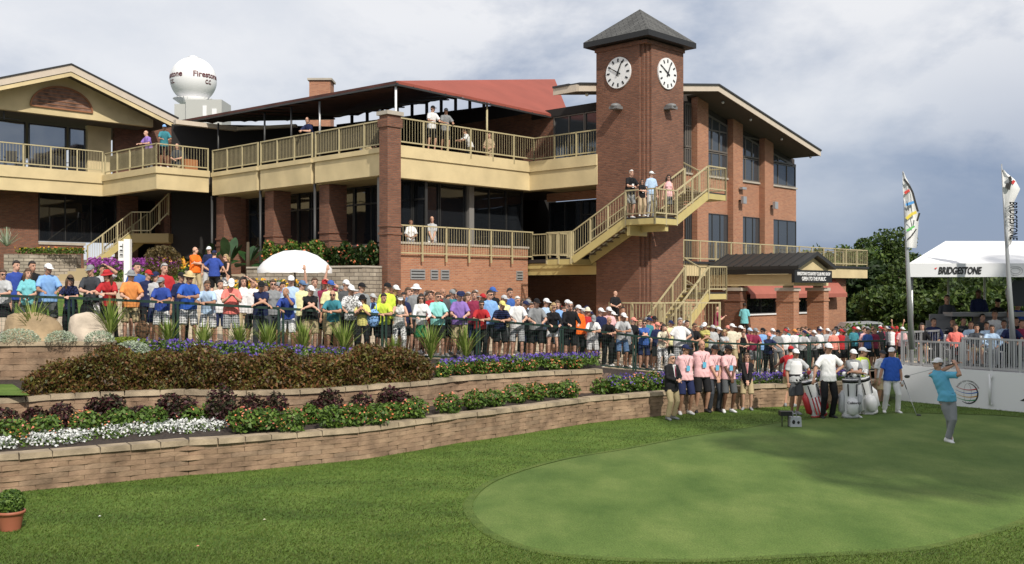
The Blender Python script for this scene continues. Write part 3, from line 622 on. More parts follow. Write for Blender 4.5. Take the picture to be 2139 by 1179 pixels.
for p, m_ in ((L(.2,.05),WHT), (L(5.1,.02),RAIL), (L(.25,5.1),GRYM), (L(.25,9.3),DKM), (L(.25,13.3),DKM), (L(.25,7.2),DKM)):
    b = MB(); b.tube([(p[0],p[1],ZT-.1), (p[0],p[1],11.0)], .045, 8); b.build('awning_post', m_, club)
# back wall of the terrace
K2, H2, W2_ = Vector(L(6.1,11.9)), Vector(L(16.7,6.7)), Vector(L(-.1,17.2))
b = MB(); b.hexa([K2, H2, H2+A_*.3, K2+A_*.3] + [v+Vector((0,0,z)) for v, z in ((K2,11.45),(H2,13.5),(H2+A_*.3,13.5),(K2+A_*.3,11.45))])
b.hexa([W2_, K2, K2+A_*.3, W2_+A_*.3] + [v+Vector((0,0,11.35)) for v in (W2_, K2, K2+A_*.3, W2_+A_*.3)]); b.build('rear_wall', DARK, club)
b = MB()
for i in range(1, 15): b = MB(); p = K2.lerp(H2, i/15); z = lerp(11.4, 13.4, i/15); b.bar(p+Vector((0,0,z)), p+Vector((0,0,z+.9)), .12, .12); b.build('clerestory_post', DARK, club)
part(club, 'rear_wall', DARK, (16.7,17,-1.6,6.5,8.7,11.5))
b = MB(); b.bar(L(-1.5,14.2,10.95), L(1.6,13.9,10.93), .3, .2); b.bar(L(1.6,13.9,10.93), L(3.5,11.6,11.05), .3, .14); b.build('inner_eave_trim', TAN, club)
ch = MB(); p = atY(668, 168, 60); ch.box(p.x-.62, p.x+.62, 60, 61.2, 12, p.z); chm = ch.build('chimney', BRO, club); ch = MB(); ch.box(p.x-.72, p.x+.72, 59.9, 61.3, p.z, p.z+.12); ch.build('cap', CON, chm)

# ---- gabled pavilion on the left
pav = empty('gabled_pavilion', L(-5, 19.5, 2), 'cream gabled pavilion with a half round wooden vent, at the left end of the terraces', 'building')
V1, V2, U1 = 13.65, 19.24, -2.69
part(pav, 'balcony_fascia', STU, (U1,-.05,V1,V1+.3,ZB+.27,8.42), (U1-.07,-.03,V1-.07,V1+.3,8.425,8.72))
part(pav, 'balcony_fascia', STU, (U1,U1+.3,V1+.303,V2,ZB+.27,8.42), (U1-.07,U1+.3,V1+.303,V2-.075,8.425,8.72))
part(pav, 'balcony_fascia', STU, (-14,U1,V2,V2+.3,ZB+.27,8.32), (-14,U1-.0,V2-.07,V2+.3,8.325,8.85))
part(pav, 'deck_slab', SOF, (U1+.31,3,V1+.31,24,7.95,8.7), (-14,U1+.3,V2+.31,24,7.95,8.7))
rail(pav, L(U1,V1,8.72), L(-.1,V1,8.72), n=2); rail(pav, L(U1,V1,8.72), L(U1,V2-.3,8.72), n=4, gap=.12); rail(pav, L(U1,V2,8.85), L(-14,V2,8.85), n=9)
part(pav, 'wind_screen', mat('brown_screen', (.05,.04,.026)), (U1+.15,U1+.17,V1+.3,V2-.5,8.85,9.65))
part(pav, 'planter_box', mat('orange_wood', (.40,.17,.07), .7), (hv(398,V1+.45)-.3,hv(398,V1+.45)+.35,V1+.4,V1+.8,8.71,9.25))
# pediment, rake and roof
vr, vp = 19.7, 20.7
def pv(px, py, v): return (hv(px, v), zv(px, py, v))
pk, re = pv(148,150,vr), pv(372,262,vr); pl = (2*pk[0]-re[0], re[1])
b = MB()
for (a, c2) in ((pl, pk), (pk, re)):
    b.hexa([L(a[0],vr+.02,a[1]-.02), L(c2[0],vr+.02,c2[1]-.02), L(c2[0],40,c2[1]-.02), L(a[0],40,a[1]-.02), L(a[0],vr+.02,a[1]+.30), L(c2[0],vr+.02,c2[1]+.30), L(c2[0],40,c2[1]+.30), L(a[0],40,a[1]+.30)])
rf = b.build('roof', SOF, pav)
def rake(parent, pts, v, dz0, dz1, th, m, name='rake_board'):
    b = MB()
    for a, c2 in zip(pts, pts[1:]): b.hexa([L(a[0],v,a[1]+dz0), L(c2[0],v,c2[1]+dz0), L(c2[0],v+th,c2[1]+dz0), L(a[0],v+th,a[1]+dz0), L(a[0],v,a[1]+dz1), L(c2[0],v,c2[1]+dz1), L(c2[0],v+th,c2[1]+dz1), L(a[0],v+th,a[1]+dz1)])
    return b.build(name, m, parent)
rake(rf, [pl, pk, re], vr-.04, .0, .33, .05, TAN); rake(rf, [pl, pk, re], vr-.0, -.22, -.025, .04, STU); rake(rf, [pl, pk, re], vr-.09, .335, .40, .4, DKM, 'roof_edge')
part(rf, 'eave_board', TAN, (re[0]-.05,re[0],vr+.05,39,re[1]-.02,re[1]+.28))
q0, q1, q2, q3 = (hv(-160,vp), 0), pv(0,230,vp), pv(320,266,vp), pv(320,236,vp); pkp = pv(142,160,vp)
zb_ = q2[1]; b = MB(); zl = lambda u: pk[1]-abs(u-pk[0])*(pk[1]-re[1])/(re[0]-pk[0])
ua, ub = pl[0]+1.0, q2[0]; rim = [(ua, zb_), (ub, zb_), (ub, zl(ub)-.01), (pk[0], pk[1]-.01), (ua, zl(ua)-.01)]
b.mesh([L(u,vp,z) for u, z in rim] + [L(u,vp+.3,z) for u, z in rim], [(0,1,2,3,4), (9,8,7,6,5), (0,5,6,1), (1,6,7,2), (2,7,8,3), (3,8,9,4), (4,9,5,0)])
pd = b.build('pediment', STU, pav)
a0, a1 = pv(64,221,vp-.05), pv(193,235,vp-.05); cu, r_ = (a0[0]+a1[0])/2, (a1[0]-a0[0])/2; cz = (a0[1]+a1[1])/2; hgt_ = zv(127,182,vp-.05)-cz
arc = [(cu+r_*math.cos(t), cz+hgt_*math.sin(t)) for t in np.linspace(0, math.pi, 21)]
WOOD = mat('weathered_wood', (.17,.10,.065), .8, var=.5, vscale=5); b = MB()
b.mesh([L(u,vp-.02,z) for u, z in arc], [tuple(range(21))]); b.build('vent_louvre', mat('louvre', (.16,.095,.07), .8, bump=.6, bscale=7, var=.55, vscale=2.5), pd)
b = MB()
for p, q in zip(arc, arc[1:]+arc[:1]): b.bar(L(p[0],vp-.05,p[1]), L(q[0],vp-.05,q[1]), .07, .07)
for k in range(1, 6):
    z = cz+hgt_*k/6; w_ = r_*math.sqrt(1-(k/6)**2); b.bar(L(cu-w_,vp-.03,z), L(cu+w_,vp-.03,z), .03, .03)
b.build('vent_frame', mat('vent_trim', (.30,.13,.06), .7), pd)
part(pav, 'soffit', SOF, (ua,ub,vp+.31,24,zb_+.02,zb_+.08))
zf = 8.71
part(pav, 'wall', STU, (hv(183,22.6),hv(232,22.6),22.6,22.9,zf,zb_)); part(pav, 'wall', BRK, (hv(240,22.6),2.8,22.6,22.9,zf,zb_+1.0), (2.5,2.8,17,22.59,zf,11.2))
for x0_, x1_ in ((-140,55),(59,140),(144,180)): window(pav, 'v', hv(x0_,22.6)+.03, hv(x1_,22.6)-.03, zf+.1, zv(60,257,22.6), 1, at_=22.65, m=GLM)
part(pav, 'ceiling_fan', DKM, *[(hv(8,21.2)+dx-.35,hv(8,21.2)+dx+.35,21.2+dv-.07,21.2+dv+.07,zb_-.35,zb_-.33) for dx, dv in ((.4,0),(-.4,0))], (hv(8,21.2)-.03,hv(8,21.2)+.03,21.17,21.23,zb_-.4,zb_))
for i, (px, v_, rz_) in enumerate(((22,20.3,.3),(60,20.5,2.0),(95,20.4,-.5),(128,20.6,1.2),(160,20.4,2.6))):
    p = L(hv(px, v_), v_, zf); rt = empty('patio_chair', p, f"dark patio chair on the pavilion balcony, {['first','second','third','fourth','fifth'][i]} from the left", 'chair', 'patio chairs on the pavilion balcony', rz=rz_)
    for nm, bx in (('seat', (-.25,.25,-.25,.25,.42,.46)), ('backrest', (-.25,.25,.22,.26,.5,.98)), ('armrest', (-.29,-.25,-.22,.24,.64,.67)), ('armrest', (.25,.29,-.22,.24,.64,.67)), ('leg', (-.25,-.21,-.25,-.21,0,.419)), ('leg', (.21,.25,-.25,-.21,0,.419)), ('leg', (-.25,-.21,.21,.25,0,.419)), ('leg', (.21,.25,.21,.25,0,.419))):
        b = MB(); b.box(*bx); b.v = [(x+p[0], y+p[1], z+p[2]) for x, y, z in b.v]; b.build(nm, DKM, rt)
# ground floor of the pavilion
vw = 21.0
part(pav, 'wall', BRK, (-16,hv(80,vw),vw,vw+.3,2.5,7.94)); part(pav, 'wall', BRK, (hv(80,vw),hv(175,vw),vw+.01,vw+.29,2.5,zv(120,512,vw))); part(pav, 'sill', CON, (hv(80,vw),hv(178,vw),vw-.05,vw+.25,zv(120,512,vw)+.002,zv(120,506,vw)))
window(pav, 'v', hv(80,vw)+.02, hv(243,vw), zv(120,505,vw), 7.93, 3, at_=vw+.05)
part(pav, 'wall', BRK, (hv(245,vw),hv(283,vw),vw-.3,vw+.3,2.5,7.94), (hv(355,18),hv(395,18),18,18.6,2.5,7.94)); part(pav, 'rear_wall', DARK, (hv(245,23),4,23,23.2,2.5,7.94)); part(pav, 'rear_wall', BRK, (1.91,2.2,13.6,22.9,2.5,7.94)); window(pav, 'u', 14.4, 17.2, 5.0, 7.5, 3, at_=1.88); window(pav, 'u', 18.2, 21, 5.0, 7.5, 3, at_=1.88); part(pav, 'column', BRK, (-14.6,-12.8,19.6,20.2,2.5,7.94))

# ---- clock tower
tw = empty('clock_tower', L(9.0,-5.0,.6), 'square red brick clock tower with dark pyramid roof and two white clock faces', 'tower')
u0, u1, v0, v1 = 7.74, 10.29, -6.28, -3.73; g = .1
ring = [(u0,v1),(u0,v0+.34),(u0+g,v0+.34),(u0+g,v0+.2),(u0+.2,v0+.2),(u0+.2,v0+g),(u0+.34,v0+g),(u0+.34,v0),(u1,v0),(u1,v1)]
n = len(ring); b = MB(); b.mesh([L(u,v,0) for u, v in ring]+[L(u,v,13.05) for u, v in ring], [(i, (i+1) % n, n+(i+1) % n, n+i) for i in range(n)]); b.build('shaft', BRK, tw)
part(tw, 'cornice', BRK, (u0-.05,u1+.05,v0-.05,v1+.05,12.86,13.0))
e = .38; b = MB(); cz_ = 14.68; m0 = ((u0+u1)/2, (v0+v1)/2)
c4 = [(u0-e,v0-e),(u1+e,v0-e),(u1+e,v1+e),(u0-e,v1+e)]
b.mesh([L(*p,13.28) for p in c4]+[L(*m0,cz_)], [(0,1,4),(1,2,4),(2,3,4),(3,0,4)]); ro = b.build('roof', SHG, tw); part(ro, 'eave', BLK, (u0-e,u1+e,v0-e,v1+e,13.06,13.275))
def clock(cpos, tx, nrm):
    """face with ticks and hands at ten to one"""
    tx, nrm = Vector(tx), Vector(nrm); up = Vector((0,0,1)); c = Vector(cpos); P = lambda x, y, d: c+tx*x+up*y+nrm*d; b = MB(); N_ = 48; r = .63
    b.mesh([P(r*math.cos(6.2832*k/N_), r*math.sin(6.2832*k/N_), d) for d in (.0,.06) for k in range(N_)], [tuple(range(N_,2*N_))]+[(k,(k+1) % N_,N_+(k+1) % N_,N_+k) for k in range(N_)])
    f = b.build('clock_face', WHT, tw); b = MB()
    for k in range(12):
        a = k*math.pi/6; d = Vector((math.sin(a), math.cos(a))); s = Vector((d.y, -d.x)); r0, r1, w_ = (.43,.57,.032)
        b.mesh([P((d*q+s*w)[0], (d*q+s*w)[1], z) for z in (.062,.075) for q, w in ((r0,-w_),(r0,w_),(r1,w_),(r1,-w_))], [(0,1,2,3),(7,6,5,4),(0,4,5,1),(1,5,6,2),(2,6,7,3),(3,7,4,0)])
    b.build('hour_marks', BLK, f)
    for nm, a, l, w_ in (('minute_hand', math.radians(300), .5, .018), ('hour_hand', math.radians(25), .48, .022)):
        b = MB(); d = Vector((math.sin(a), math.cos(a))); s = Vector((d.y, -d.x)); b.mesh([P((d*q+s*w)[0], (d*q+s*w)[1], z) for z in (.08,.095) for q, w in ((-.14,-w_*1.6),(-.14,w_*1.6),(l,w_*.6),(l,-w_*.6))], [(0,1,2,3),(7,6,5,4),(0,4,5,1),(1,5,6,2),(2,6,7,3),(3,7,4,0)]); b.build(nm, BLK, f)
nL, nR = -A_, -B_
clock(L(u0,-4.91,11.87), -B_, nL); clock(L(9.1,v0,11.84), A_, nR)
for p, nrm, t in ((Vector(L(u0,-4.91,10.5)), nL, B_), (Vector(L(9.1,v0,10.5)), nR, A_)):
    b = MB(); M3 = Matrix((t, nrm, Vector((0,0,1)))).transposed(); b.ell(p+nrm*.2, (.2,.26,.12), 14, 8, M3); b.mesh([tuple(p+t*x+nrm*y+Vector((0,0,z))) for x, y, z in ((-.2,0,-.13),(.2,0,-.13),(.2,.4,-.13),(-.2,.4,-.13),(-.2,0,-.02),(.2,0,-.02),(.2,.4,-.02),(-.2,.4,-.02))], [(0,3,2,1),(4,5,6,7),(0,1,5,4),(1,2,6,5),(2,3,7,6),(3,0,4,7)]); b.build('wall_lamp', mat('lamp_grey', (.17,.17,.17), .5), tw)

# ---- brick hall on the right
hall = empty('brick_hall', L(18, 3, .4), 'two storey orange brick hall under a low gable roof, right of the clock tower', 'building')
VW, VG = -2.0, -3.7
hp = [(hv(1208,VG), zv(1208,190,VG)), (hv(1500,VG), zv(1500,190,VG)), (hv(1714,VG), zv(1714,326,VG))]
zr = lambda u: float(np.interp(u, [p[0] for p in hp], [p[1] for p in hp]))
ur = hv(1663, VW); VB = hu(1157, hp[0][0])
b = MB()
for a, c2 in zip(hp, hp[1:]):
    b.hexa([L(a[0],VG+.03,a[1]), L(c2[0],VG+.03,c2[1]), L(c2[0],VB if a is hp[0] else 14,c2[1]), L(a[0],VB if a is hp[0] else 14,a[1]), L(a[0],VG+.03,a[1]+.22), L(c2[0],VG+.03,c2[1]+.22), L(c2[0],VB if a is hp[0] else 14,c2[1]+.22), L(a[0],VB if a is hp[0] else 14,a[1]+.22)])
rf = b.build('roof', SOF, hall); rake(rf, hp, VG-.02, -.02, .25, .05, TAN); rake(rf, hp, VG-.08, .255, .33, .5, DKM, 'roof_edge')
a = hp[0]; part(rf, 'eave_board', TAN, (a[0]-.05,a[0],VG+.04,VB,a[1]-.02,a[1]+.26)); part(rf, 'roof_edge', DKM, (a[0]-.1,a[0]+.2,VG+.43,VB,a[1]+.262,a[1]+.34))
pr = [hv(x, VW-.3) for x in (1455,1478,1530,1550,1596,1614)]
part(hall, 'wall', BRO, (10.3,ur,VW,VW+.3,4.3,zv(1545,378,VW)-.05)); part(hall, 'wall', BRO, (ur-.3,ur,VW+.301,12,0,10.2)); zsl = zv(1545,378,VW)-.05; zlo = zv(1545,452,VW)
part(hall, 'sill', CON, (10.3,ur+.02,VW-.08,VW+.3,zsl+.002,zsl+.09))
b = MB(); us = [10.3, hp[1][0], ur]; b.mesh([L(u,VW+.1,z) for z in (zsl+.1,) for u in us]+[L(u,VW+.1,zr(u)-.01) for u in us]+[L(u,VW+.3,zsl+.1) for u in us]+[L(u,VW+.3,zr(u)-.01) for u in us], [(0,1,4,3),(1,2,5,4),(6,9,10,7),(7,10,11,8),(2,8,11,5),(0,3,9,6)]); b.build('upper_wall', mat('dark_gable', (.05,.04,.035), .8), hall)
for i in (0, 2, 4):
    b = MB(); a_, c_ = pr[i], pr[i+1]; b.hexa([L(a_,VW-.35,0), L(c_,VW-.35,0), L(c_,VW-.003,0), L(a_,VW-.003,0), L(a_,VW-.35,zr(a_)-.02), L(c_,VW-.35,zr(c_)-.02), L(c_,VW-.003,zr(c_)-.02), L(a_,VW-.003,zr(a_)-.02)]); b.build('pier', BRO, hall)
bays = [(hv(1428,VW), pr[0]), (pr[1], pr[2]), (pr[3], pr[4]), (pr[5], ur-.06)]
HGL = mat('hall_glass', (.10,.115,.13), .06, metal=.55, spec=.8, builder=glassb)
def tallwin(a, c2, z0):
    f = MB(); g = MB(); ZZ = lambda u: zr(u)-.42; y0, y1 = VW-.06, VW+.06
    us_ = [a] + ([hp[1][0]] if a < hp[1][0] < c2 else []) + [c2]
    for p, q in zip(us_, us_[1:]): g.hexa([L(p,VW-.02,z0), L(q,VW-.02,z0), L(q,VW+.01,z0), L(p,VW+.01,z0), L(p,VW-.02,ZZ(p)), L(q,VW-.02,ZZ(q)), L(q,VW+.01,ZZ(q)), L(p,VW+.01,ZZ(p))]); f.bar(L(p,VW-.03,ZZ(p)), L(q,VW-.03,ZZ(q)), .08, .1)
    for k in range(4): u = lerp(a+.04, c2-.04, k/3); f.lbox(u-.035, u+.035, y0, y1, z0, ZZ(u))
    f.lbox(a, c2, y0-.01, y1, z0-.03, z0+.05); f.lbox(a, c2, y0-.01, y1, z0+1.0, z0+1.07); fo = f.build('window', GRF, hall); g.build('pane', HGL, fo)
for i, (a, c2) in enumerate(bays):
    zt = min(zr(a), zr(c2))-.55; zt = zsl+lerp(0, zt-zsl, 1)
    tallwin(a+.05, c2-.08, zsl+1.35); window(hall, 'v', a+.05, c2-.08, zsl+.1, zsl+1.28, 3, at_=VW-.02, m=HGL, fr=GRF, d=.04)
    window(hall, 'v', a+.05, c2-.08, DK+.05, zlo, 3, at_=VW-.06, m=HGL, fr=DKM, d=.03)
window(hall, 'u', -3.4, -2.1, 8.75, 10.75, 1, at_=9.0, m=HGL, fr=GRF); window(hall, 'u', -2.08, -.3, 8.75, 10.75, 2, at_=9.0, m=HGL, fr=GRF); part(hall, 'upper_wall', DARK, (8.9,9.1,-3.5,1,10.76,11.1)); part(hall, 'side_wall', BRK, (8.95,9.1,-.28,6,8.7,11.1))
part(hall, 'upper_balcony', STU, (9.1,10.2,-3.5,0,8.5,8.66))
for px, py in ((1510,192),(1568,237),(1633,277),(1693,313)):
    u = hv(px, VG+.5); b = MB(); b.ell(L(u,VG+.5,zr(u)-.08), (.07,.07,.07), 8, 6); b.build('soffit_lamp', WHT, rf)
b = MB(); b.ell(L(hv(1226,VG+.4),VG+.4,zr(hv(1226,VG+.4))-.1), (.08,.08,.08), 8, 6); b.build('soffit_lamp', WHT, rf)
for px, py in ((1553,419),(1619,430)):
    v_ = VW-.6; u = hv(px, v_); z = zv(px, py, v_); fl = part(hall, 'floodlight', GRYM, (u-.16,u+.16,v_-.1,v_+.05,z-.17,z+.2)); part(fl, 'bracket', DKM, (u-.05,u+.05,v_+.051,VW-.36,z-.04,z+.04))
u = hv(1553,VW-.5); z = zv(1553,394,VW-.5); part(hall, 'security_camera', GRYM, (u-.25,u+.15,VW-.6,VW-.42,z-.06,z+.06), (u+.02,u+.08,VW-.418,VW-.36,z-.03,z+.03))
# terrace of the hall, lower storey
VT = -3.5; ue = hv(1812, VT); uw = hv(1767, VT+.5)
part(hall, 'terrace_fascia', STU, (11.6,ue,VT,VT+.3,3.72,4.28), (ue-.3,ue,VT+.301,2,3.72,4.28)); part(hall, 'terrace_edge', DKM, (11.6,ue+.08,VT-.08,VT+.4,4.284,4.4)); part(hall, 'terrace_slab', SOF, (11.6,ue-.31,VT+.31,VW-.01,3.8,4.282)); part(hall, 'soffit', SOF, (11.6,ue-.31,VT+.31,6,3.74,3.79))
rail(hall, L(11.6,VT,4.4), L(ue-.05,VT,4.4), h=1.0, n=16); rail(hall, L(ue-.05,VT,4.4), L(ue-.05,1,4.4), h=1.0, n=3)
lw = VT+.5; wx = [hv(x, lw) for x in (1560,1622,1662,1708)]; zs0, zs1 = zv(1685,655,lw), zv(1685,612,lw)
part(hall, 'lower_wall', BRO, (11.6,wx[0],lw,lw+.3,-.1,3.7), (wx[1],wx[2],lw,lw+.3,-.1,3.7), (wx[3],uw,lw,lw+.3,-.1,3.7), (wx[0],wx[1],lw,lw+.3,-.1,zs0), (wx[2],wx[3],lw,lw+.3,-.1,zs0), (wx[0],wx[1],lw,lw+.3,zs1,3.7), (wx[2],wx[3],lw,lw+.3,zs1,3.7)); part(hall, 'lower_wall', BRO, (uw-.3,uw-.003,lw+.301,4,-.1,3.7))
for a, c2 in ((wx[0],wx[1]),(wx[2],wx[3])):
    window(hall, 'v', a+.01, c2-.01, zs0+.08, zs1-.01, 2, at_=lw+.1); part(hall, 'sill', WHT, (a,c2,lw-.08,lw+.09,zs0+.002,zs0+.075))
b = MB(); ua_, ub_ = hv(1540,lw), hv(1744,lw); zt_, zd_ = 3.65, zv(1700,622,lw-.7)
b.mesh([L(ua_,lw-.02,zt_), L(ub_,lw-.02,zt_), L(ub_,lw-.75,zd_+.22), L(ua_,lw-.75,zd_+.22), L(ub_,lw-.75,zd_), L(ua_,lw-.75,zd_), L(ua_,lw-.02,zd_+.2), L(ub_,lw-.02,zd_+.2)], [(0,1,2,3),(3,2,4,5),(0,3,6),(1,7,2)]); b.build('red_awning', mat('red_awning_light', (.34,.105,.075), .8, bump=.1, var=.06), hall)

# ---- entrance portico
por = empty('entrance_portico', L(18.3,-6,.3), 'entrance portico with dark metal roof on brick columns and a black sign board', 'portico')
VP = -8.0; e0, e1, pkU = hv(1655,VP), hv(1752,VP), hv(1692,VP)+.15; ez, pz = zv(1655,562,VP), zv(1690,534,VP); vb = -3.55
e1 = 2*pkU-e0
b = MB()
for a, za, c2, zc in ((e0,ez,pkU,pz),(pkU,pz,e1,ez)):
    b.hexa([L(a,VP-.3,za), L(c2,VP-.3,zc), L(c2,vb,zc), L(a,vb,za), L(a,VP-.3,za+.14), L(c2,VP-.3,zc+.14), L(c2,vb,zc+.14), L(a,vb,za+.14)])
for k in range(11):
    v = lerp(VP-.28, vb-.05, k/10); b.bar(L(e0,v,ez+.16), L(pkU,v,pz+.16), .05, .04); b.bar(L(pkU,v,pz+.16), L(e1,v,ez+.16), .05, .04)
b.build('roof', mat('black_metal_roof', (.028,.027,.026), .5, bump=.1), por)
part(por, 'eave', BLK, (e0-.04,e0+.1,VP-.3,vb,ez-.22,ez-.004))
b = MB(); b.mesh([L(e0+.15,VP,ez-.02), L(e1-.15,VP,ez-.02), L(pkU,VP,pz-.03), L(e0+.15,VP+.1,ez-.02), L(e1-.15,VP+.1,ez-.02), L(pkU,VP+.1,pz-.03)], [(0,1,2),(5,4,3),(0,3,4,1),(1,4,5,2),(2,5,3,0)]); b.build('gable', STU, por)
part(por, 'beam', STU, (e0+.15,e1-.15,VP,VP+.25,ez-.75,ez-.022)); part(por, 'beam', STU, (e0+.15,e0+.4,VP+.252,vb,ez-.75,ez-.23), (e1-.4,e1-.15,VP+.252,vb,ez-.75,ez-.23)); part(por, 'ceiling', SOF, (e0+.41,e1-.41,VP+.26,vb,ez-.3,ez-.25))
zc1 = zv(1650,600,VP)
for u, v in ((e0+.12,VP),(e1-.6,VP),(e0+.12,VP+2.7),(e0+.12,VP+5.2)):
    c_ = part(por, 'column', BRK if v > VP else BRO, (u,u+.48,v,v+.85,-.1,3.02), (u-.04,u+.52,v-.04,v+.89,2.55,2.62)); part(c_, 'cap', CON, (u-.06,u+.54,v-.06,v+.91,3.025,3.17)); part(c_, 'post', STU, (u+.12,u+.36,v+.2,v+.6,3.172,ez-.752))
# ---- lettering helper
def text_verts(s, size=1, bold=.0, shear=0, ex=.01):
    c = bpy.data.curves.new('t', 'FONT'); c.body = s; c.size = size; c.extrude = ex; c.offset = bold; c.shear = shear; c.align_x = 'CENTER'; c.align_y = 'CENTER'; c.resolution_u = 3
    o = bpy.data.objects.new('t', c); COL.objects.link(o); bpy.context.view_layer.update(); dg = bpy.context.evaluated_depsgraph_get(); me = bpy.data.meshes.new_from_object(o.evaluated_get(dg))
    v = [tuple(x.co) for x in me.vertices]; f = [tuple(p.vertices) for p in me.polygons]; bpy.data.objects.remove(o); bpy.data.curves.remove(c); bpy.data.meshes.remove(me); return v, f
def lettering(parent, name, s, size, pos, tx, ty, m, width=None, bold=0, shear=0, ex=.008, fn=None):
    v, f = text_verts(s, size, bold, shear, ex); w_ = max(x[0] for x in v)-min(x[0] for x in v); k = (width/w_) if width else 1; tx, ty = Vector(tx), Vector(ty); nz = tx.cross(ty); pos = Vector(pos)
    b = MB(); b.mesh([fn(x[0]*k, x[1], x[2]) if fn else tuple(pos+tx*x[0]*k+ty*x[1]+nz*x[2]) for x in v], f); return b.build(name, m, parent)
s0, s1 = hv(1660,VP-.35), hv(1738,VP-.35); z0_, z1_ = zv(1700,591,VP-.35), zv(1700,565,VP-.35)
sg = part(por, 'sign_board', BLK, (s0,s1,VP-.35,VP-.2,z0_,z1_)); up_ = (0,0,1)
lettering(sg, 'lettering', 'FIRESTONE COUNTRY CLUB PRO SHOP', .2, L((s0+s1)/2,VP-.362,lerp(z0_,z1_,.70)), A_, up_, WHT, width=(s1-s0)*.88, bold=.004)
lettering(sg, 'lettering', 'OPEN TO THE PUBLIC', .24, L((s0+s1)/2,VP-.362,lerp(z0_,z1_,.30)), A_, up_, WHT, width=(s1-s0)*.64, bold=.004)

# ---- staircases
def flight(root, a, b_, wdir, w, steps):
    """stair flight from a (low, outer edge) to b_ (high); wdir points to the inner edge"""
    a, b_, wd = Vector(a), Vector(b_), Vector(wdir).normalized(); s = MB()
    for k in (0, w): s.bar(a+wd*k-Vector((0,0,.12)), b_+wd*k-Vector((0,0,.12)), .07, .30)
    s.build('stringer', BEAM, root); t = MB()
    for i in range(steps):
        p = a.lerp(b_, (i+.5)/steps); h = (b_-a); h.z = 0; d = h.normalized(); r = h.length/steps
        q = p-d*r*.5; z = lerp(a.z, b_.z, (i+1)/steps); c = [q, q+d*(r+.03), q+d*(r+.03)+wd*w, q+wd*w]; t.hexa([(v.x,v.y,z-.05) for v in c]+[(v.x,v.y,z) for v in c])
    t.build('steps', mat('tread', (.16,.12,.08), .8), root)
    n_ = max(2, round((b_-a).length/1.1)); rail(root, a, b_, n=n_, brk=.22); rail(root, a+wd*w, b_+wd*w, n=n_, brk=.1)
up_st = empty('upper_staircase', L(8,-6.4,4), 'yellow steel staircase wrapping the clock tower, four people on its landing', 'staircase', 'steel staircases of the tower')
def landing(root, u0, u1, v0, v1, z):
    part(root, 'landing', BEAM, (u0,u1,v0,v1,z-.28,z-.06)); part(root, 'landing_floor', DKM, (u0+.02,u1-.02,v0+.02,v1-.02,z-.058,z)); 
landing(up_st, 6.5,7.8,-3.45,-2.1,4.4); rail(up_st, L(6.5,-2.1,4.4), L(6.5,-3.42,4.4), n=2, brk=.25, gap=.1); rail(up_st, L(7.8,-2.1,4.4), L(6.5,-2.1,4.4), n=2, brk=.1)
flight(up_st, L(6.55,-3.5,4.42), L(6.55,-6.2,5.86), A_, 1.1, 9)
landing(up_st, 6.5,7.95,-7.6,-6.2,5.88); part(up_st, 'landing_beam', BEAM, (6.6,7.7,-6.35,-6.2,5.2,5.59), (7.3,7.5,-7.5,-6.3,5.35,5.59))
rail(up_st, L(6.52,-6.2,5.88), L(6.52,-7.58,5.88), n=1, brk=.3); rail(up_st, L(6.52,-7.58,5.88), L(7.95,-7.58,5.88), n=2, brk=.3)
flight(up_st, L(7.95,-7.55,5.88), L(10.15,-7.55,7.02), B_, 1.15, 8)
landing(up_st, 10.15,11.45,-7.6,-6.3,7.04); rail(up_st, L(10.15,-7.58,7.04), L(11.43,-7.58,7.04), n=1, brk=.3); rail(up_st, L(11.43,-7.58,7.04), L(11.43,-6.3,7.04), n=1, brk=.3)
flight(up_st, L(11.4,-6.3,7.04), L(11.4,-3.2,8.66), -A_, 1.05, 9)
lo_st = empty('lower_staircase', L(10.8,-7,1), 'lower yellow steel staircase from the path up to the terrace right of the tower', 'staircase', 'steel staircases of the tower')
flight(lo_st, L(7.6,-7.55,.95), L(10.2,-7.55,2.95), B_, 1.15, 12); landing(lo_st, 10.2,11.5,-7.6,-6.3,2.98); rail(lo_st, L(10.2,-7.58,2.98), L(11.48,-7.58,2.98), n=1, brk=.3); rail(lo_st, L(11.48,-7.58,2.98), L(11.48,-6.3,2.98), n=1, brk=.3)
flight(lo_st, L(11.45,-6.3,2.98), L(11.45,-3.6,4.4), -A_, 1.05, 8)
gz = 1.55
rail(lo_st, L(6.0,-6.9,gz), L(8.6,-9.1,gz), n=3)
lr = empty('path_railing', L(6.5,-7,gz), 'low yellow railing at the foot of the clock tower beside the man in black', 'railing')
rail(lr, L(5.9,-5.9,gz), L(5.9,-7.9,gz), n=1); rail(lr, L(5.9,-7.9,gz), L(8.2,-7.9,gz), n=3); part(lr, 'kerb', CON, (5.8,8.3,-8.0,-5.8,.3,gz))
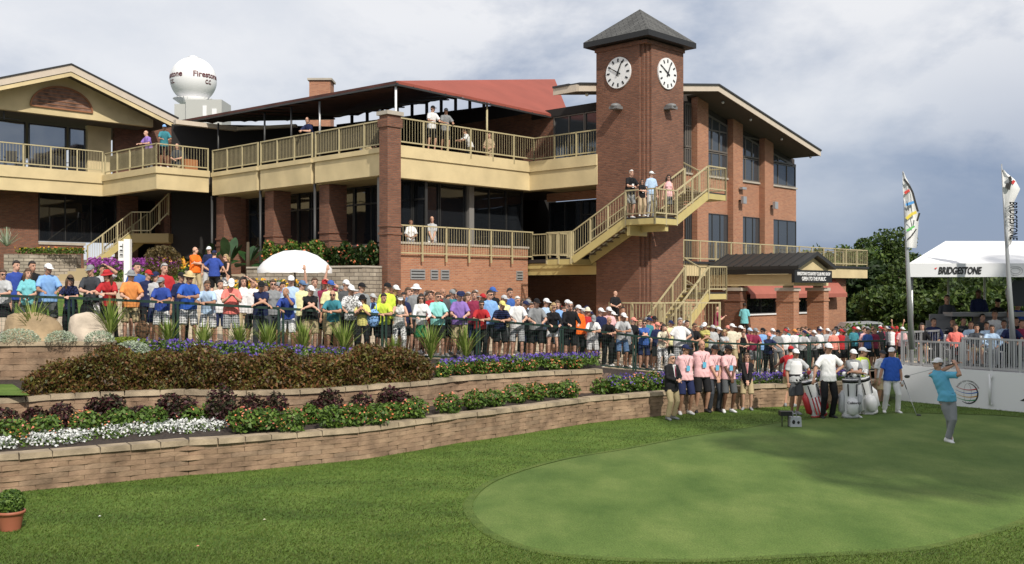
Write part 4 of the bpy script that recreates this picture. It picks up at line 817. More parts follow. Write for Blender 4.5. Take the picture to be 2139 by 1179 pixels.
# stairs of the pavilion, far left
ps = empty('pavilion_staircase', L(-1.5,16,4), 'cream stair with railings rising under the pavilion balcony to the left', 'staircase')
a, m_, e_ = atY(183,560,49), atY(275,488,50.5), atY(352,488,50.5); w_ = Vector((.2,1,0))
flight(ps, a, m_, w_, 1.4, 9); b = MB(); b.hexa([(m_.x,m_.y,m_.z-.45),(e_.x,e_.y,e_.z-.45),(e_.x,e_.y+1.5,e_.z-.45),(m_.x,m_.y+1.5,m_.z-.45),(m_.x,m_.y,m_.z),(e_.x,e_.y,e_.z),(e_.x,e_.y+1.5,e_.z),(m_.x,m_.y+1.5,m_.z)]); b.build('landing', mat('stair_landing', (.36,.27,.12), .7), ps)
rail(ps, m_, e_-Vector((.9,0,0)), n=2); rail(ps, e_-Vector((.9,0,0)), e_+Vector((0,0,.9)), n=2)
b = MB()
for k in range(6): q = atY(118+k*9, 560, 44); b.box(q.x, q.x+3.6-k*.1, 43.4+k*.42, 47.5, 3.3, 3.62+k*.13+k*.001)
tag(b.build('garden_steps', mat('tan_step', (.36,.29,.17), .9)), 'wide tan stone steps leading to the pavilion stair', 'steps')

# ---- water tower, roof plant
wt = empty('water_tower', (0,0,0), 'white ball shaped water tower with dark red lettering behind the roofs', 'water tower'); c = atY(404,168,150); wt.location = (c.x, 150, 0); r = 47/F*150*1.005
b = MB(); b.ell(c, (r,r,r), 40, 28); b.build('tank', WHT, wt); b = MB(); b.tube([(c.x,150,0),(c.x,150,c.z-r*1.5),(c.x,150,c.z-r*1.1),(c.x,150,c.z-r*.85)], [1.3,1.3,1.7,2.9], 28); b.build('pedestal', WHT, wt)
b = MB(); b.tube([(c.x,150,c.z+r*.97),(c.x,150,c.z+r*1.05),(c.x,150,c.z+r*1.09)], [1.0,.5,.1], 16); b.build('roof_hatch', WHT, wt)
LET = mat('tower_lettering', (.10,.015,.018), .5)
def wrap(a0, z0):
    def fn(x, y, d):
        a = a0 + x/r; zz_ = z0+y; k = math.sqrt(max(.05, 1-(zz_/r)**2))*(r+.03+max(0, d)); return (c.x+k*math.sin(a), c.y-k*math.cos(a), c.z+zz_)
    return fn
for a0 in (-.85, .95):
    lettering(wt, 'lettering', 'Firestone', 1.15, (0,0,0), (1,0,0), (0,0,1), LET, width=4.4, bold=.03, fn=wrap(a0, .35)); lettering(wt, 'lettering', 'C.C.', .8, (0,0,0), (1,0,0), (0,0,1), LET, width=1.1, bold=.03, fn=wrap(a0+.05, -.65))
hv_ = empty('roof_plant', (0,0,0), 'pale grey rooftop ventilation unit below the white ball tower', 'ventilation unit'); q0, q1 = atY(388,205,66), atY(463,246,66); hv_.location = (q0.x, 66, q1.z)
b = MB(); b.box(q0.x, q1.x, 66, 68.2, q1.z-2, q0.z-.1); b.box(q0.x-.8, q0.x-.01, 66.2, 68, q1.z-2, q0.z-.35); b.build('casing', mat('plant_grey', (.45,.46,.43), .6), hv_)
for q in ((1.1,1.35,.1,.5),(1.7,2.0,.2,.7)): b = MB(); b.box(q0.x+q[0], q0.x+q[1], 65.95, 65.995, q1.z+q[2], q0.z-q[3]); b.build('panel', WHT, hv_)

# ---- planter walls, umbrella, signpost
pw = empty('planter_wall', (0,0,0), 'grey stone planter wall beside the corner column, behind the white umbrella', 'planter wall', 'stone planter walls'); p0, p1, p2 = atY(515,556,40.5), atY(757,556,38.0), atY(797,556,39.0); pw.location = (p1.x, p1.y, 1.5)
b = MB()
for s, e_ in ((p0,p1),(p1,p2)): b.hexa([(s.x,s.y,1.3),(e_.x,e_.y,1.3),(e_.x+.1,e_.y+.35,1.3),(s.x+.1,s.y+.35,1.3),(s.x,s.y,3.93),(e_.x,e_.y,3.93),(e_.x+.1,e_.y+.35,3.93),(s.x+.1,s.y+.35,3.93)])
b.build('stone_face', STONE, pw); b = MB()
for s, e_ in ((p0,p1),(p1,p2)): b.hexa([(s.x,s.y-.05,3.935),(e_.x,e_.y-.05,3.935),(e_.x+.1,e_.y+.4,3.935),(s.x+.1,s.y+.4,3.935),(s.x,s.y-.05,4.0),(e_.x,e_.y-.05,4.0),(e_.x+.1,e_.y+.4,4.0),(s.x+.1,s.y+.4,4.0)])
b.build('coping', CON, pw)
pw2 = empty('planter_wall', (0,0,0), 'low pale stone planter wall in front of the pavilion window, far left', 'planter wall', 'stone planter walls'); a, c2 = atY(8,531,46), atY(160,533,47); pw2.location = (a.x, a.y, 3.5); b = MB()
b.hexa([(a.x,a.y,3.0),(c2.x,c2.y,3.0),(c2.x,c2.y+.5,3.0),(a.x,a.y+.5,3.0),(a.x,a.y,a.z),(c2.x,c2.y,a.z),(c2.x,c2.y+.5,a.z),(a.x,a.y+.5,a.z)]); b.build('stone_face', STONE, pw2)
um = empty('umbrella', (0,0,0), 'large round white market umbrella above the crowd', 'umbrella'); c = atY(616,523,35); Yu = 35; um.location = (c.x, Yu, hgt(c.x, Yu)); ru = 77/F*Yu; drop = (600-523-(600-568))/F*Yu; b = MB(); n_ = 8; vs_ = []
for k, (rr, zz_) in enumerate(((.02,0),(.3,.04),(.6,.24),(.85,.55),(1.0,.86))):
    for j in range(48):
        a = j*2*math.pi/48+.2; sc = 1-.03*(1-abs(math.cos(n_*a/2)))*rr; vs_.append((c.x+ru*rr*math.cos(a)*sc, Yu+ru*rr*math.sin(a)*sc, c.z-drop*zz_))
vs_ += [(x, y, z-.16*(1 if i % 6 else .9)) for i, (x, y, z) in enumerate(vs_[-48:])]
b.mesh(vs_, [(k*48+j, (k+1)*48+j, (k+1)*48+(j+1) % 48, k*48+(j+1) % 48) for k in range(5) for j in range(48)], True); b.build('canopy', WHF, um)
b = MB(); b.tube([(c.x,Yu,um.location.z),(c.x,Yu,c.z+.02)], .03, 8); b.build('pole', DKM, um); b = MB()
for j in range(8): a = j*math.pi/4+.2; b.bar((c.x,Yu,c.z-.25), (c.x+ru*.97*math.cos(a),Yu+ru*.97*math.sin(a),c.z-drop*.9), .03, .03)
b.build('ribs', DKM, um)
sp_ = empty('sign_post', (0,0,0), 'white wooden signpost with black lettering above the purple flower bed', 'sign post'); q = ghit(267, 612); sp_.location = q; top_ = atY(267,500,q.y).z; b = MB(); b.box(q.x-.11, q.x+.11, q.y-.1, q.y+.1, q.z-.2, top_); b.build('post', WHT, sp_)
b = MB(); w_ = 12/F*q.y; b.box(q.x-.12-w_, q.x-.12, q.y-.04, q.y+.02, top_-.78, top_-.07); sb = b.build('sign_board', WHT, sp_)
lettering(sb, 'lettering', 'TEE', .16, (q.x-.12-w_/2, q.y-.05, top_-.42), (0,0,-1), (1,0,0), BLK, width=.5)
# hedges and big leaf plants below the left bays
def hedgebox(name, label, pxs, py0, py1, Y, n, leaf, petal=None, cat='hedge', rz=.5):
    a, c2 = atY(pxs[0], py0, Y[0]), atY(pxs[1], py0, Y[1]); zb2 = atY(pxs[0], py1, Y[0]).z; P = rng.random((n,3)); X = lerp(a.x, c2.x, P[:,0]); Yy = lerp(a.y, c2.y, P[:,0])+P[:,1]*1.1; zt2 = a.z-.18+.22*np.sin(P[:,0]*23)*np.sin(P[:,0]*7+1)
    Z = zb2+(zt2-zb2)*P[:,2]**.6; root = empty(name, ((a.x+c2.x)/2, (a.y+c2.y)/2, zb2), label, cat); parts = [('foliage', leaves(np.stack([X,Yy,Z],1), .09, .5), leaf, 4)]
    if petal: k = rng.random(n) < .05; parts.append(('blossom', leaves(np.stack([X,Yy-.06,Z+.03],1)[k], .06, .9), petal, 4))
    plant_parts(root, parts); return root
hedgebox('green_hedge', 'bright green shrub hedge behind the umbrella, left half', (548,668), 505, 562, (42.5,40), 5200, LEAF, PETO); hedgebox('green_hedge', 'dark green flowering hedge next to the corner column', (655,790), 508, 558, (41,39.2), 5200, LEAFD, PETO)
scatter_bed('purple_flower_bed', 'magenta purple flower bed around the white signpost', [(p.x, p.y, p.z) for p in (ghit(random.uniform(188,375), random.uniform(572,590)) for _ in range(420))], .7, PETM, 7, 20, fs=.06, ls=.07)
scatter_bed('yellow_flower_bed', 'yellow and orange flowers between the purple bed and the people on the slope', [(p.x, p.y, p.z) for p in (ghit(random.uniform(335,385), random.uniform(572,585)) for _ in range(60))], .7, PETY, 8, 8, fs=.06, ls=.07)
scatter_bed('yellow_flower_bed', 'orange yellow flower bed behind the crowd below the umbrella', [(p.x, p.y, p.z) for p in (ghit(random.uniform(478,640), random.uniform(612,640)) for _ in range(110))], .5, PETY, 3, 18, fs=.06, ls=.07)
scatter_bed('window_box_flowers', 'low yellow green flowers on the pale planter wall, far left', [tuple(atY(x, 530, 46.5)) for x in np.arange(40, 175, 2)], .25, PETY, 1, 14, fs=.05, ls=.06)
for i, (px, py, Y, s) in enumerate(((432,520,47,1.0),(478,540,46,1.15),(518,520,44.5,1.25),(400,500,48,.7))):
    base = atY(px, 560, Y); root = empty('banana_plant', tuple(base), f"{['dark broad leaved banana plant left of the orange shirted man','tall banana plant behind the group of four on the slope','largest banana plant beside the downpipe','small banana plant close to the dark window'][i]}", 'plant', 'banana plants'); b = MB(); random.seed(30+i)
    for k in range(12):
        a = random.random()*6.28; ln = s*random.uniform(1.0, 2.0); ti = random.uniform(.25, 1.25); d = Vector((math.cos(a)*math.sin(ti), math.sin(a)*math.sin(ti), math.cos(ti))); sd = Vector((-math.sin(a), math.cos(a), .15)); pr_ = None
        for j in range(9):
            t = j/8; p = base + d*ln*t + Vector((0,0,-.6*ln*t*t*math.sin(ti))); w_ = .0 if t < .3 else .17*s*math.sin((t-.3)/.7*3.1)**.7+.01
            cur = [p-sd*(w_+.012)+Vector((0,0,.05*w_)), p, p+sd*(w_+.012)+Vector((0,0,.05*w_))]
            if pr_: b.mesh(pr_+cur, [(0,1,4,3),(1,2,5,4)], True)
            pr_ = cur
    b.build('leaves', CAN, root); b = MB(); b.tube([tuple(base-Vector((0,0,.5))), tuple(base+Vector((0,0,.9*s)))], [.12,.06], 8); b.build('trunk', STEM, root)
b_ = ghit(322,598); P = inell(700, (b_.x, b_.y+1, b_.z+1.0), (.75,.6,.7), .5); root = empty('ornamental_tree', (b_.x,b_.y+1,b_.z), 'small brown leaved ornamental tree under the pavilion landing', 'tree'); plant_parts(root, [('crown', leaves(P, .1, .4), islandmat('leaf_bronze', ((.08,.065,.025),(.14,.10,.04)), .6), 4)]); b = MB(); b.tube([(b_.x,b_.y+1,b_.z-.1),(b_.x,b_.y+1,b_.z+1)], [.05,.03], 8); b.build('trunk', BARK, root)
b_ = atY(14,515,47); root = empty('agave', tuple(b_), 'spiky grey agave in front of the pavilion wall, far left', 'plant'); V = []
for k in range(50):
    a = random.random()*6.28; t = random.random()*1.1; tip = b_+Vector((math.cos(a)*math.sin(t), math.sin(a)*math.sin(t), math.cos(t)))*.9; sd = Vector((-math.sin(a), math.cos(a), 0))*.04; V += [b_-sd, b_+sd, tip+sd*.1, tip-sd*.1]
plant_parts(root, [('leaves', np.array([tuple(v) for v in V]), SILV, 4)])
# ================================================================ PEOPLE
SKINS = {'f': (.58,.34,.245), 'm': (.47,.26,.175), 'd': (.13,.062,.038), 't': (.37,.20,.13)}
COLS = {'white': (.74,.74,.74), 'light grey': (.46,.47,.48), 'grey': (.24,.25,.26), 'dark grey': (.085,.09,.095), 'charcoal': (.05,.055,.065), 'black': (.014,.014,.016), 'navy': (.018,.025,.075), 'royal blue': (.035,.07,.31), 'bright blue': (.035,.11,.47),
 'blue': (.05,.12,.38), 'light blue': (.22,.40,.72), 'pale blue': (.42,.56,.74), 'aqua': (.30,.70,.66), 'turquoise': (.18,.50,.55), 'teal': (.05,.22,.27), 'sky blue': (.13,.42,.60), 'red': (.43,.03,.035), 'maroon': (.24,.03,.07), 'coral': (.78,.20,.17), 'pink': (.76,.45,.46),
 'orange': (.70,.27,.08), 'bright orange': (.85,.16,.02), 'yellow': (.66,.60,.20), 'pale yellow': (.75,.72,.40), 'neon yellow': (.60,.74,.08), 'green': (.025,.15,.06), 'purple': (.26,.16,.46), 'khaki': (.42,.34,.20), 'tan': (.45,.34,.22), 'cream': (.68,.62,.48), 'brown': (.14,.08,.045),
 'straw': (.60,.48,.26), 'olive': (.13,.13,.06), 'denim': (.10,.17,.30), 'salmon': (.75,.28,.22)}
def cloth(name):
    key = 'cloth_'+name.replace(' ', '_')
    if key in MATS: return MATS[key]
    w = name.split(' ', 1)
    if w[0] in ('plaid', 'striped', 'camo', 'floral', 'patterned'):
        base = COLS[w[1]] if len(w) > 1 else (.5,.5,.5); kind = w[0]
        def bld(t, p, nn, co):
            r = nn('ShaderNodeValToRGB'); e = r.color_ramp.elements; dark = tuple(c*.28 for c in base)
            if kind in ('plaid', 'striped'):
                ws = []
                for ax in ('X', 'Z'):
                    wv = nn('ShaderNodeTexWave', wave_type='BANDS', bands_direction=ax); wv.inputs['Scale'].default_value = 5.5; t.links.new(co.outputs['Object'], wv.inputs[0]); ws.append(wv.outputs['Fac'])
                if kind == 'plaid':
                    m = nn('ShaderNodeMath', operation='ADD'); t.links.new(ws[0], m.inputs[0]); t.links.new(ws[1], m.inputs[1]); m2 = nn('ShaderNodeMath', operation='MULTIPLY'); t.links.new(m.outputs[0], m2.inputs[0]); m2.inputs[1].default_value = .5; t.links.new(m2.outputs[0], r.inputs[0])
                else: t.links.new(ws[1], r.inputs[0])
                e[0].position = .35; e[1].position = .6
            else:
                n = nn('ShaderNodeTexVoronoi' if kind != 'camo' else 'ShaderNodeTexNoise'); n.inputs['Scale'].default_value = 22 if kind != 'camo' else 14; t.links.new(co.outputs['Object'], n.inputs[0]); t.links.new(n.outputs['Distance' if kind != 'camo' else 'Fac'], r.inputs[0]); e[0].position = .42; e[1].position = .5
            e[0].color = (*dark, 1); e[1].color = (*base, 1); t.links.new(r.outputs[0], p.inputs['Base Color'])
        return mat(key, base, .85, spec=.2, builder=bld)
    return mat(key, COLS[name], .85, bump=.2, bscale=14, spec=.2)
HAIRC = {'dark': (.018,.012,.009), 'brown': (.075,.042,.022), 'grey': (.33,.32,.31), 'blond': (.36,.25,.12), 'white': (.62,.60,.57), 'black': (.01,.009,.009)}
def hairm(n): return mat('hair_'+n, HAIRC[n], .6, bump=.5, bscale=40, var=.2, vscale=20)
FACE = mat('face_dark', (.03,.018,.014), .4); LIP = mat('lips', (.36,.12,.10), .5); EYEW = mat('eye_white', (.6,.6,.58), .3); LENS = mat('dark_lens', (.01,.01,.012), .15)
SHOEM = {c: mat('shoe_'+c, COLS[c], .6) for c in ('white', 'black', 'brown', 'grey')}
def skin(k): return mat('skin_'+k, SKINS[k], .55, var=.06, vscale=12, spec=.3)

def remesh(mb, vox, smooth=3, lap=.5):
    me = mb.build('tmp', [skin('f')], mesh_only=True); o = bpy.data.objects.new('tmp', me); COL.objects.link(o)
    m = o.modifiers.new('r', 'REMESH'); m.mode = 'VOXEL'; m.voxel_size = vox; m.use_smooth_shade = True
    if smooth: s = o.modifiers.new('s', 'SMOOTH'); s.iterations = smooth; s.factor = lap
    bpy.context.view_layer.update(); dg = bpy.context.evaluated_depsgraph_get(); r = bpy.data.meshes.new_from_object(o.evaluated_get(dg)); bpy.data.objects.remove(o); bpy.data.meshes.remove(me); return r
def ik(s, h, l1, l2, hint):
    d = h-s; D = min(d.length, (l1+l2)*.998); dn = d.normalized(); h = s+dn*D
    a = (l1*l1-l2*l2+D*D)/(2*D); k = math.sqrt(max(0, l1*l1-a*a)); hint = (Vector(hint)-dn*Vector(hint).dot(dn)).normalized(); return s+dn*a+hint*k, h
# pose: lean of trunk, twist, hands (x, y, z) right/left in body space facing -Y, elbow hints, feet, hip offset
POSES = {
 'lean':  dict(lean=25, hip=(0,.10,-.02), hr=(.02,-.44,1.11), hl=(-.09,-.46,1.10), er=(1,.3,-.6), el=(-1,.3,-.6), feet=((.13,.12),(-.13,.06))),
 'lean2': dict(lean=15, hip=(0,.05,0), hr=(.20,-.42,1.08), hl=(-.10,-.44,1.08), er=(.7,.6,-.7), el=(-.7,.6,-.7), feet=((.14,.05),(-.14,.02))),
 'clasp': dict(lean=17, hip=(0,.06,0), hr=(.01,-.40,1.10), hl=(-.06,-.41,1.10), er=(1,.2,-.7), el=(-1,.2,-.7), feet=((.12,.04),(-.13,0))),
 'fold':  dict(lean=20, hip=(0,.08,-.01), hr=(-.15,-.42,1.12), hl=(.15,-.44,1.10), er=(1,-.3,-.4), el=(-1,-.3,-.4), feet=((.12,.1),(-.13,.05))),
 'chin':  dict(lean=26, hip=(0,.12,-.02), hr=(.05,-.42,1.42), hl=(-.08,-.48,1.07), er=(.5,-.5,-1), el=(-1,.3,-.6), feet=((.13,.12),(-.13,.06))),
 'stand': dict(lean=1, hip=(0,0,0), hr=(.26,-.05,.80), hl=(-.26,-.03,.80), er=(.6,1,0), el=(-.6,1,0), feet=((.11,-.02),(-.12,.02))),
 'front': dict(lean=0, hip=(0,0,0), hr=(.02,-.24,.86), hl=(-.02,-.23,.88), er=(1,.5,-.3), el=(-1,.5,-.3), feet=((.12,0),(-.12,0))),
 'waist': dict(lean=0, hip=(0,0,0), hr=(.04,-.27,1.06), hl=(-.04,-.26,1.04), er=(1,.5,-.4), el=(-1,.5,-.4), feet=((.10,0),(-.12,-.02))),
 'behind':dict(lean=-2, hip=(0,-.02,0), hr=(.05,.17,.90), hl=(-.05,.17,.90), er=(1,.5,0), el=(-1,.5,0), feet=((.13,0),(-.13,0))),
 'phone': dict(lean=5, hip=(0,.01,0), hr=(.05,-.33,1.28), hl=(-.04,-.33,1.27), er=(.8,.1,-1), el=(-.8,.1,-1), feet=((.11,0),(-.12,0))),
 'shade': dict(lean=1, hip=(0,0,0), hr=(.11,-.17,1.66), hl=(-.22,-.15,.92), er=(1,-.2,-.5), el=(-.8,.8,0), feet=((.11,0),(-.12,0))),
 'raise': dict(lean=-3, hip=(0,0,0), hr=(.34,-.12,1.98), hl=(-.28,-.15,1.92), er=(1,.1,0), el=(-1,.1,0), feet=((.12,0),(-.12,0))),
 'hip':   dict(lean=0, hip=(.03,0,0), hr=(.20,-.02,1.03), hl=(-.38,-.16,.92), er=(1,.25,-.1), el=(-.6,.8,0), feet=((.14,0),(-.11,-.03))),
 'reach': dict(lean=16, hip=(0,.04,0), hr=(.50,-.45,1.10), hl=(.30,-.48,1.05), er=(.5,.3,-1), el=(-.4,.2,-1), feet=((.12,0),(-.14,0))),
 'bag':   dict(lean=2, hip=(0,0,0), hr=(.34,-.16,.98), hl=(-.22,-.08,.84), er=(.8,.8,0), el=(-.8,.8,0), feet=((.06,-.02),(-.05,.08))),
 'cross': dict(lean=-1, hip=(0,0,0), hr=(-.14,-.22,1.16), hl=(.14,-.24,1.13), er=(1,-.3,-.5), el=(-1,-.3,-.5), feet=((.12,0),(-.12,0))),
 'sit':   dict(lean=4, hip=(0,.05,-.42), hr=(.14,-.34,.66), hl=(-.14,-.34,.66), er=(1,.3,-.3), el=(-1,.3,-.3), feet=((.13,-.42),(-.13,-.42)), sit=1),
 'club':  dict(lean=2, hip=(0,0,0), hr=(.24,-.10,.84), hl=(-.34,-.08,.82), er=(.7,.9,0), el=(-.9,.7,0), feet=((.17,-.02),(-.16,.05))),
 'swing': dict(lean=-7, twist=-20, hip=(.04,0,-.01), hr=(.20,-.07,1.565), hl=(.23,-.02,1.58), er=(.35,-.75,-.3), el=(.9,-.5,-.9), feet=((.06,-.03),(.20,.16)), tiptoe=1, side=-.17),
}
def skel(pose, hy=0, hp=0, female=False):
    P = POSES[pose]; J = {}; hip = Vector((0,0,.93))+Vector(P['hip']); J['pelvis'] = hip; lean = R(P['lean']); tw = Matrix.Rotation(R(P.get('twist', 0)), 3, 'Z'); ML = Matrix.Rotation(lean, 3, 'X')
    up = ML @ Vector((0,0,1)); sd = P.get('side', 0); sx = Vector((sd, 0, 0))
    J['waist'] = hip+up*.14+sx*.2; J['chest'] = hip+up*.36+sx*.7; J['neckb'] = hip+up*.51+sx; M2_ = Matrix.Rotation(lean*.45, 3, 'X'); J['neckt'] = J['neckb']+M2_ @ Vector((0,-.014,.055)); MH = Matrix.Rotation(R(hy), 3, 'Z') @ Matrix.Rotation(R(hp)+lean*.25, 3, 'X')
    J['MH'] = MH; J['head'] = J['neckt']+MH @ Vector((0,-.018,.095)); w = .145 if female else .168
    for s, n in ((1,'r'),(-1,'l')):
        sh_ = hip+up*.435+sx*.9+tw @ (ML @ Vector((s*w,0,0))); e, h = ik(sh_, Vector(P['h'+n]), .285, .255, P['e'+n]); J['s'+n], J['e'+n], J['h'+n] = sh_, e, h
        hj = hip+Vector((s*.095,0,-.03)); f = P['feet'][0 if s == 1 else 1]; an = Vector((f[0], f[1]+.03, .085 if not (P.get('tiptoe') and s == -1) else .17))
        if P.get('sit'): an.z = .085
        k, an = ik(hj, an, .43, .425, (0,-1,.25) if P.get('sit') else (s*.15,-1,0)); J['j'+n], J['k'+n], J['a'+n] = hj, k, an; J['toe'+n] = an+Vector((s*.04,-.15,-.06 if an.z < .12 else -.13))
    J['tw'] = tw; J['ML'] = ML; J['up'] = up; return J
def body_mesh(pose, hy, hp, female, near):
    J = skel(pose, hy, hp, female); b = MB(); MH, hd = J['MH'], J['head']; H = lambda x, y, z: hd+MH @ Vector((x,y,z))
    b.ell(hd+MH @ Vector((0,.012,.022)), (.077,.094,.092), 14, 10, MH); b.ell(H(0,-.028,-.045), (.060,.066,.072), 12, 8, MH); b.ell(H(0,-.052,-.09), (.03,.03,.024), 8, 6, MH)
    b.tube([H(0,-.082,.018), H(0,-.112,-.022), H(0,-.088,-.034)], [.010,.018,.012], 7); b.ell(H(0,-.083,-.062), (.024,.014,.011), 8, 5, MH); b.ell(H(0,-.080,.035), (.055,.016,.012), 8, 5, MH)
    for s in (1,-1): b.ell(H(s*.077,.015,-.005), (.012,.022,.034), 8, 6, MH)
    b.tube([J['chest'].lerp(J['neckb'], .7), J['neckb'], J['neckt'], H(0,.01,-.03)], [.085,.074,.064,.062], 12)
    tq = [(J['pelvis']-Vector((0,0,.08)), .145,.10),(J['pelvis'], .155,.105),(J['waist'], .135,.095),(J['chest'], .155,.105),(J['chest'].lerp(J['neckb'], .7), .12,.085),(J['neckb'], .075,.066)]
    torso(b, tq)
    for n, s in (('r',1),('l',-1)):
        S_, E, Hh = J['s'+n], J['e'+n], J['h'+n]; k = .88 if female else 1
        b.tube([J['chest'].lerp(S_, .6)+Vector((0,0,.03)), S_, S_.lerp(E, .35), S_.lerp(E, .85), E, E.lerp(Hh, .3), E.lerp(Hh, .9), Hh], [.045*k,.050*k,.048*k,.041*k,.041*k,.042*k,.027*k,.026*k], 10)
        d = (Hh-E).normalized(); up = Vector((0,0,1)) if abs(d.z) < .8 else Vector((0,-1,0)); sd = d.cross(up).normalized(); nn = sd.cross(d).normalized()
        MP = Matrix((sd, d, nn)).transposed(); b.ell(Hh+d*.05, (.040,.052,.018), 10, 7, MP)
        for i, (o, l) in enumerate(((-.029,.060),(-.010,.072),(.010,.068),(.028,.052))):
            p0 = Hh+d*.088+sd*o; b.tube([p0-d*.02, p0+d*l*.45-nn*.010, p0+d*l*.75-nn*.034, p0+d*l*.72-nn*.052], [.0105,.0098,.0088,.007], 6)
        ss = -s if up.z > .5 else s; p0 = Hh+d*.03+sd*ss*.03; b.tube([p0, p0+sd*ss*.026+d*.025-nn*.006, p0+sd*ss*.032+d*.052-nn*.018], [.013,.0115,.0085], 6)
        b.tube([J['j'+n]+Vector((0,0,.04)), J['j'+n].lerp(J['k'+n], .3), J['k'+n].lerp(J['j'+n], .12), J['k'+n], J['k'+n].lerp(J['a'+n], .3), J['k'+n].lerp(J['a'+n], .85), J['a'+n]], [.092,.085,.058,.054,.056,.036,.036], 12)
        b.tube([J['a'+n]-Vector((0,-.04,.03)), J['a'+n]-Vector((0,.03,.045)), J['toe'+n]], [.034,.036,.026], 8)
    me = remesh(b, .0095 if near else .0125, 2); return me, J
def torso(b, rings, n=20, ml=None):
    """elliptical loft up the trunk"""
    vs = []; k = len(rings)
    for p, rx, ry in rings: vs += [p+Vector((rx*math.cos(2*math.pi*i/n), ry*math.sin(2*math.pi*i/n), 0)) for i in range(n)]
    b.mesh(vs, [(j*n+i, j*n+(i+1) % n, (j+1)*n+(i+1) % n, (j+1)*n+i) for j in range(k-1) for i in range(n)]+[tuple(range(n-1,-1,-1)), tuple(range((k-1)*n, k*n))], True)
def top_mesh(J, kind, female, fat, near):
    b = MB(); f = 1+fat; k = .9 if female else 1; hip, ch, nb = J['pelvis'], J['chest'], J['neckb']; low = -.06 if kind != 'jacket' else -.16
    if kind == 'dress': low = -.42
    torso(b, [(hip+Vector((0,-.01 if fat else 0,low-.03)), .198*f*k*(1.25 if kind == 'dress' else 1),.150*f*(1.15 if kind == 'dress' else 1)),(hip+Vector((0,-.015*f,.04)), .188*f*k,.145*f),(J['waist']+Vector((0,-.03*fat*3,0)), .176*f*k,.134*f),(hip.lerp(ch, .7), .176*f*k,.130*f),(ch, .174*k*(1+fat*.5),.126*(1+fat*.4)),(ch.lerp(nb, .45), .158*k,.112),(ch.lerp(nb, .82), .108*k,.09),(nb+Vector((0,0,.02)), .078,.072)])
    if female and kind != 'jacket': 
        for s in (1,-1): b.ell(ch.lerp(J['waist'], .15)+Vector((s*.075,-.085,0)), (.065,.06,.06), 10, 8)
    for n in 'rl':
        S_, E, Hh = J['s'+n], J['e'+n], J['h'+n]; src = ch.lerp(nb, .45)
        if kind == 'tank': b.tube([src.lerp(S_, .3)+Vector((0,0,.04)), S_.lerp(src, .25)+Vector((0,0,.02))], [.07,.045], 10); continue
        if kind in ('long', 'jacket'): b.tube([src.lerp(S_, .45), S_, S_.lerp(E, .5), E, E.lerp(Hh, .5), E.lerp(Hh, .93)], [.088,.072,.063,.055,.048,.041], 12)
        else: b.tube([src.lerp(S_, .35), S_.lerp(src, .1), S_.lerp(E, .35), S_.lerp(E, .80)], [.088,.073,.068,.071], 14)
    me = remesh(b, .013 if near else .016, 2)
    v = np.empty(len(me.vertices)*3); me.vertices.foreach_get('co', v); v = v.reshape(-1,3); a = np.sin(v[:,2]*38+v[:,0]*17+3*np.sin(v[:,0]*21))*np.sin(v[:,1]*29+v[:,2]*11)
    nr = np.empty(len(v)*3); me.vertices.foreach_get('normal', nr); v += nr.reshape(-1,3)*(a*.0048)[:,None]; me.vertices.foreach_set('co', v.ravel()); return me
def bottom_mesh(J, kind, fat, near):
    b = MB(); f = 1+fat*.8; hip = J['pelvis']
    torso(b, [(hip-Vector((0,0,.13)), .165*f,.125*f),(hip-Vector((0,0,.03)), .168*f,.127*f),(hip+Vector((0,0,.06)), .156*f,.12*f)])
    if kind == 'skirt':
        m = (J['kr']+J['kl'])/2; torso(b, [(hip.lerp(m, .88), .20,.17),(hip.lerp(m, .4), .18,.145),(hip, .165,.125)])
    else:
        for n, s in (('r',1),('l',-1)):
            j, k, a = J['j'+n], J['k'+n], J['a'+n]
            if kind == 'shorts': b.tube([j+Vector((0,0,.05)), j.lerp(k, .35), j.lerp(k, .98)], [.080*f,.098*f,.098], 14)
            elif kind == 'hotpants': b.tube([j+Vector((0,0,.05)), j.lerp(k, .45)], [.082*f,.100*f], 14)
            else: b.tube([j+Vector((0,0,.05)), j.lerp(k, .5), k, k.lerp(a, .5), k.lerp(a, .97)+Vector((0,-.01,0))], [.080*f,.093*f,.076,.068,.070], 14)
    return remesh(b, .013 if near else .017, 2)
def shoe_mesh(J, n):
    b = MB(); a, t = J['a'+n], J['toe'+n]; d = (t-a); d.z = 0; d.normalize(); s = Vector((-d.y, d.x, 0)); zf = a.z-.085
    P = lambda y, x, z: a+d*y+s*x+Vector((0,0,z-a.z+zf)); secs = [(-.085,.030,.085),(-.05,.042,.105),(.0,.044,.10),(.07,.047,.07),(.14,.046,.052),(.185,.03,.035)]
    pit = (t.z-a.z+.06)*1.0 if a.z > .12 else 0; vs = []; n_ = 10
    for y, w, h in secs: vs += [P(y, w*math.cos(2*math.pi*i/n_), h*.5+h*.5*max(-1, math.sin(2*math.pi*i/n_)*1.15 if math.sin(2*math.pi*i/n_) > -.86 else -1) + pit*(y+.05)/.2) for i in range(n_)]
    b.mesh(vs, [(j*n_+i, j*n_+(i+1) % n_, (j+1)*n_+(i+1) % n_, (j+1)*n_+i) for j in range(len(secs)-1) for i in range(n_)]+[tuple(range(n_-1,-1,-1)), tuple(range((len(secs)-1)*n_, len(secs)*n_))], True); return b.build('shoe', SHOEM['white'], mesh_only=True)
HEADM = {}
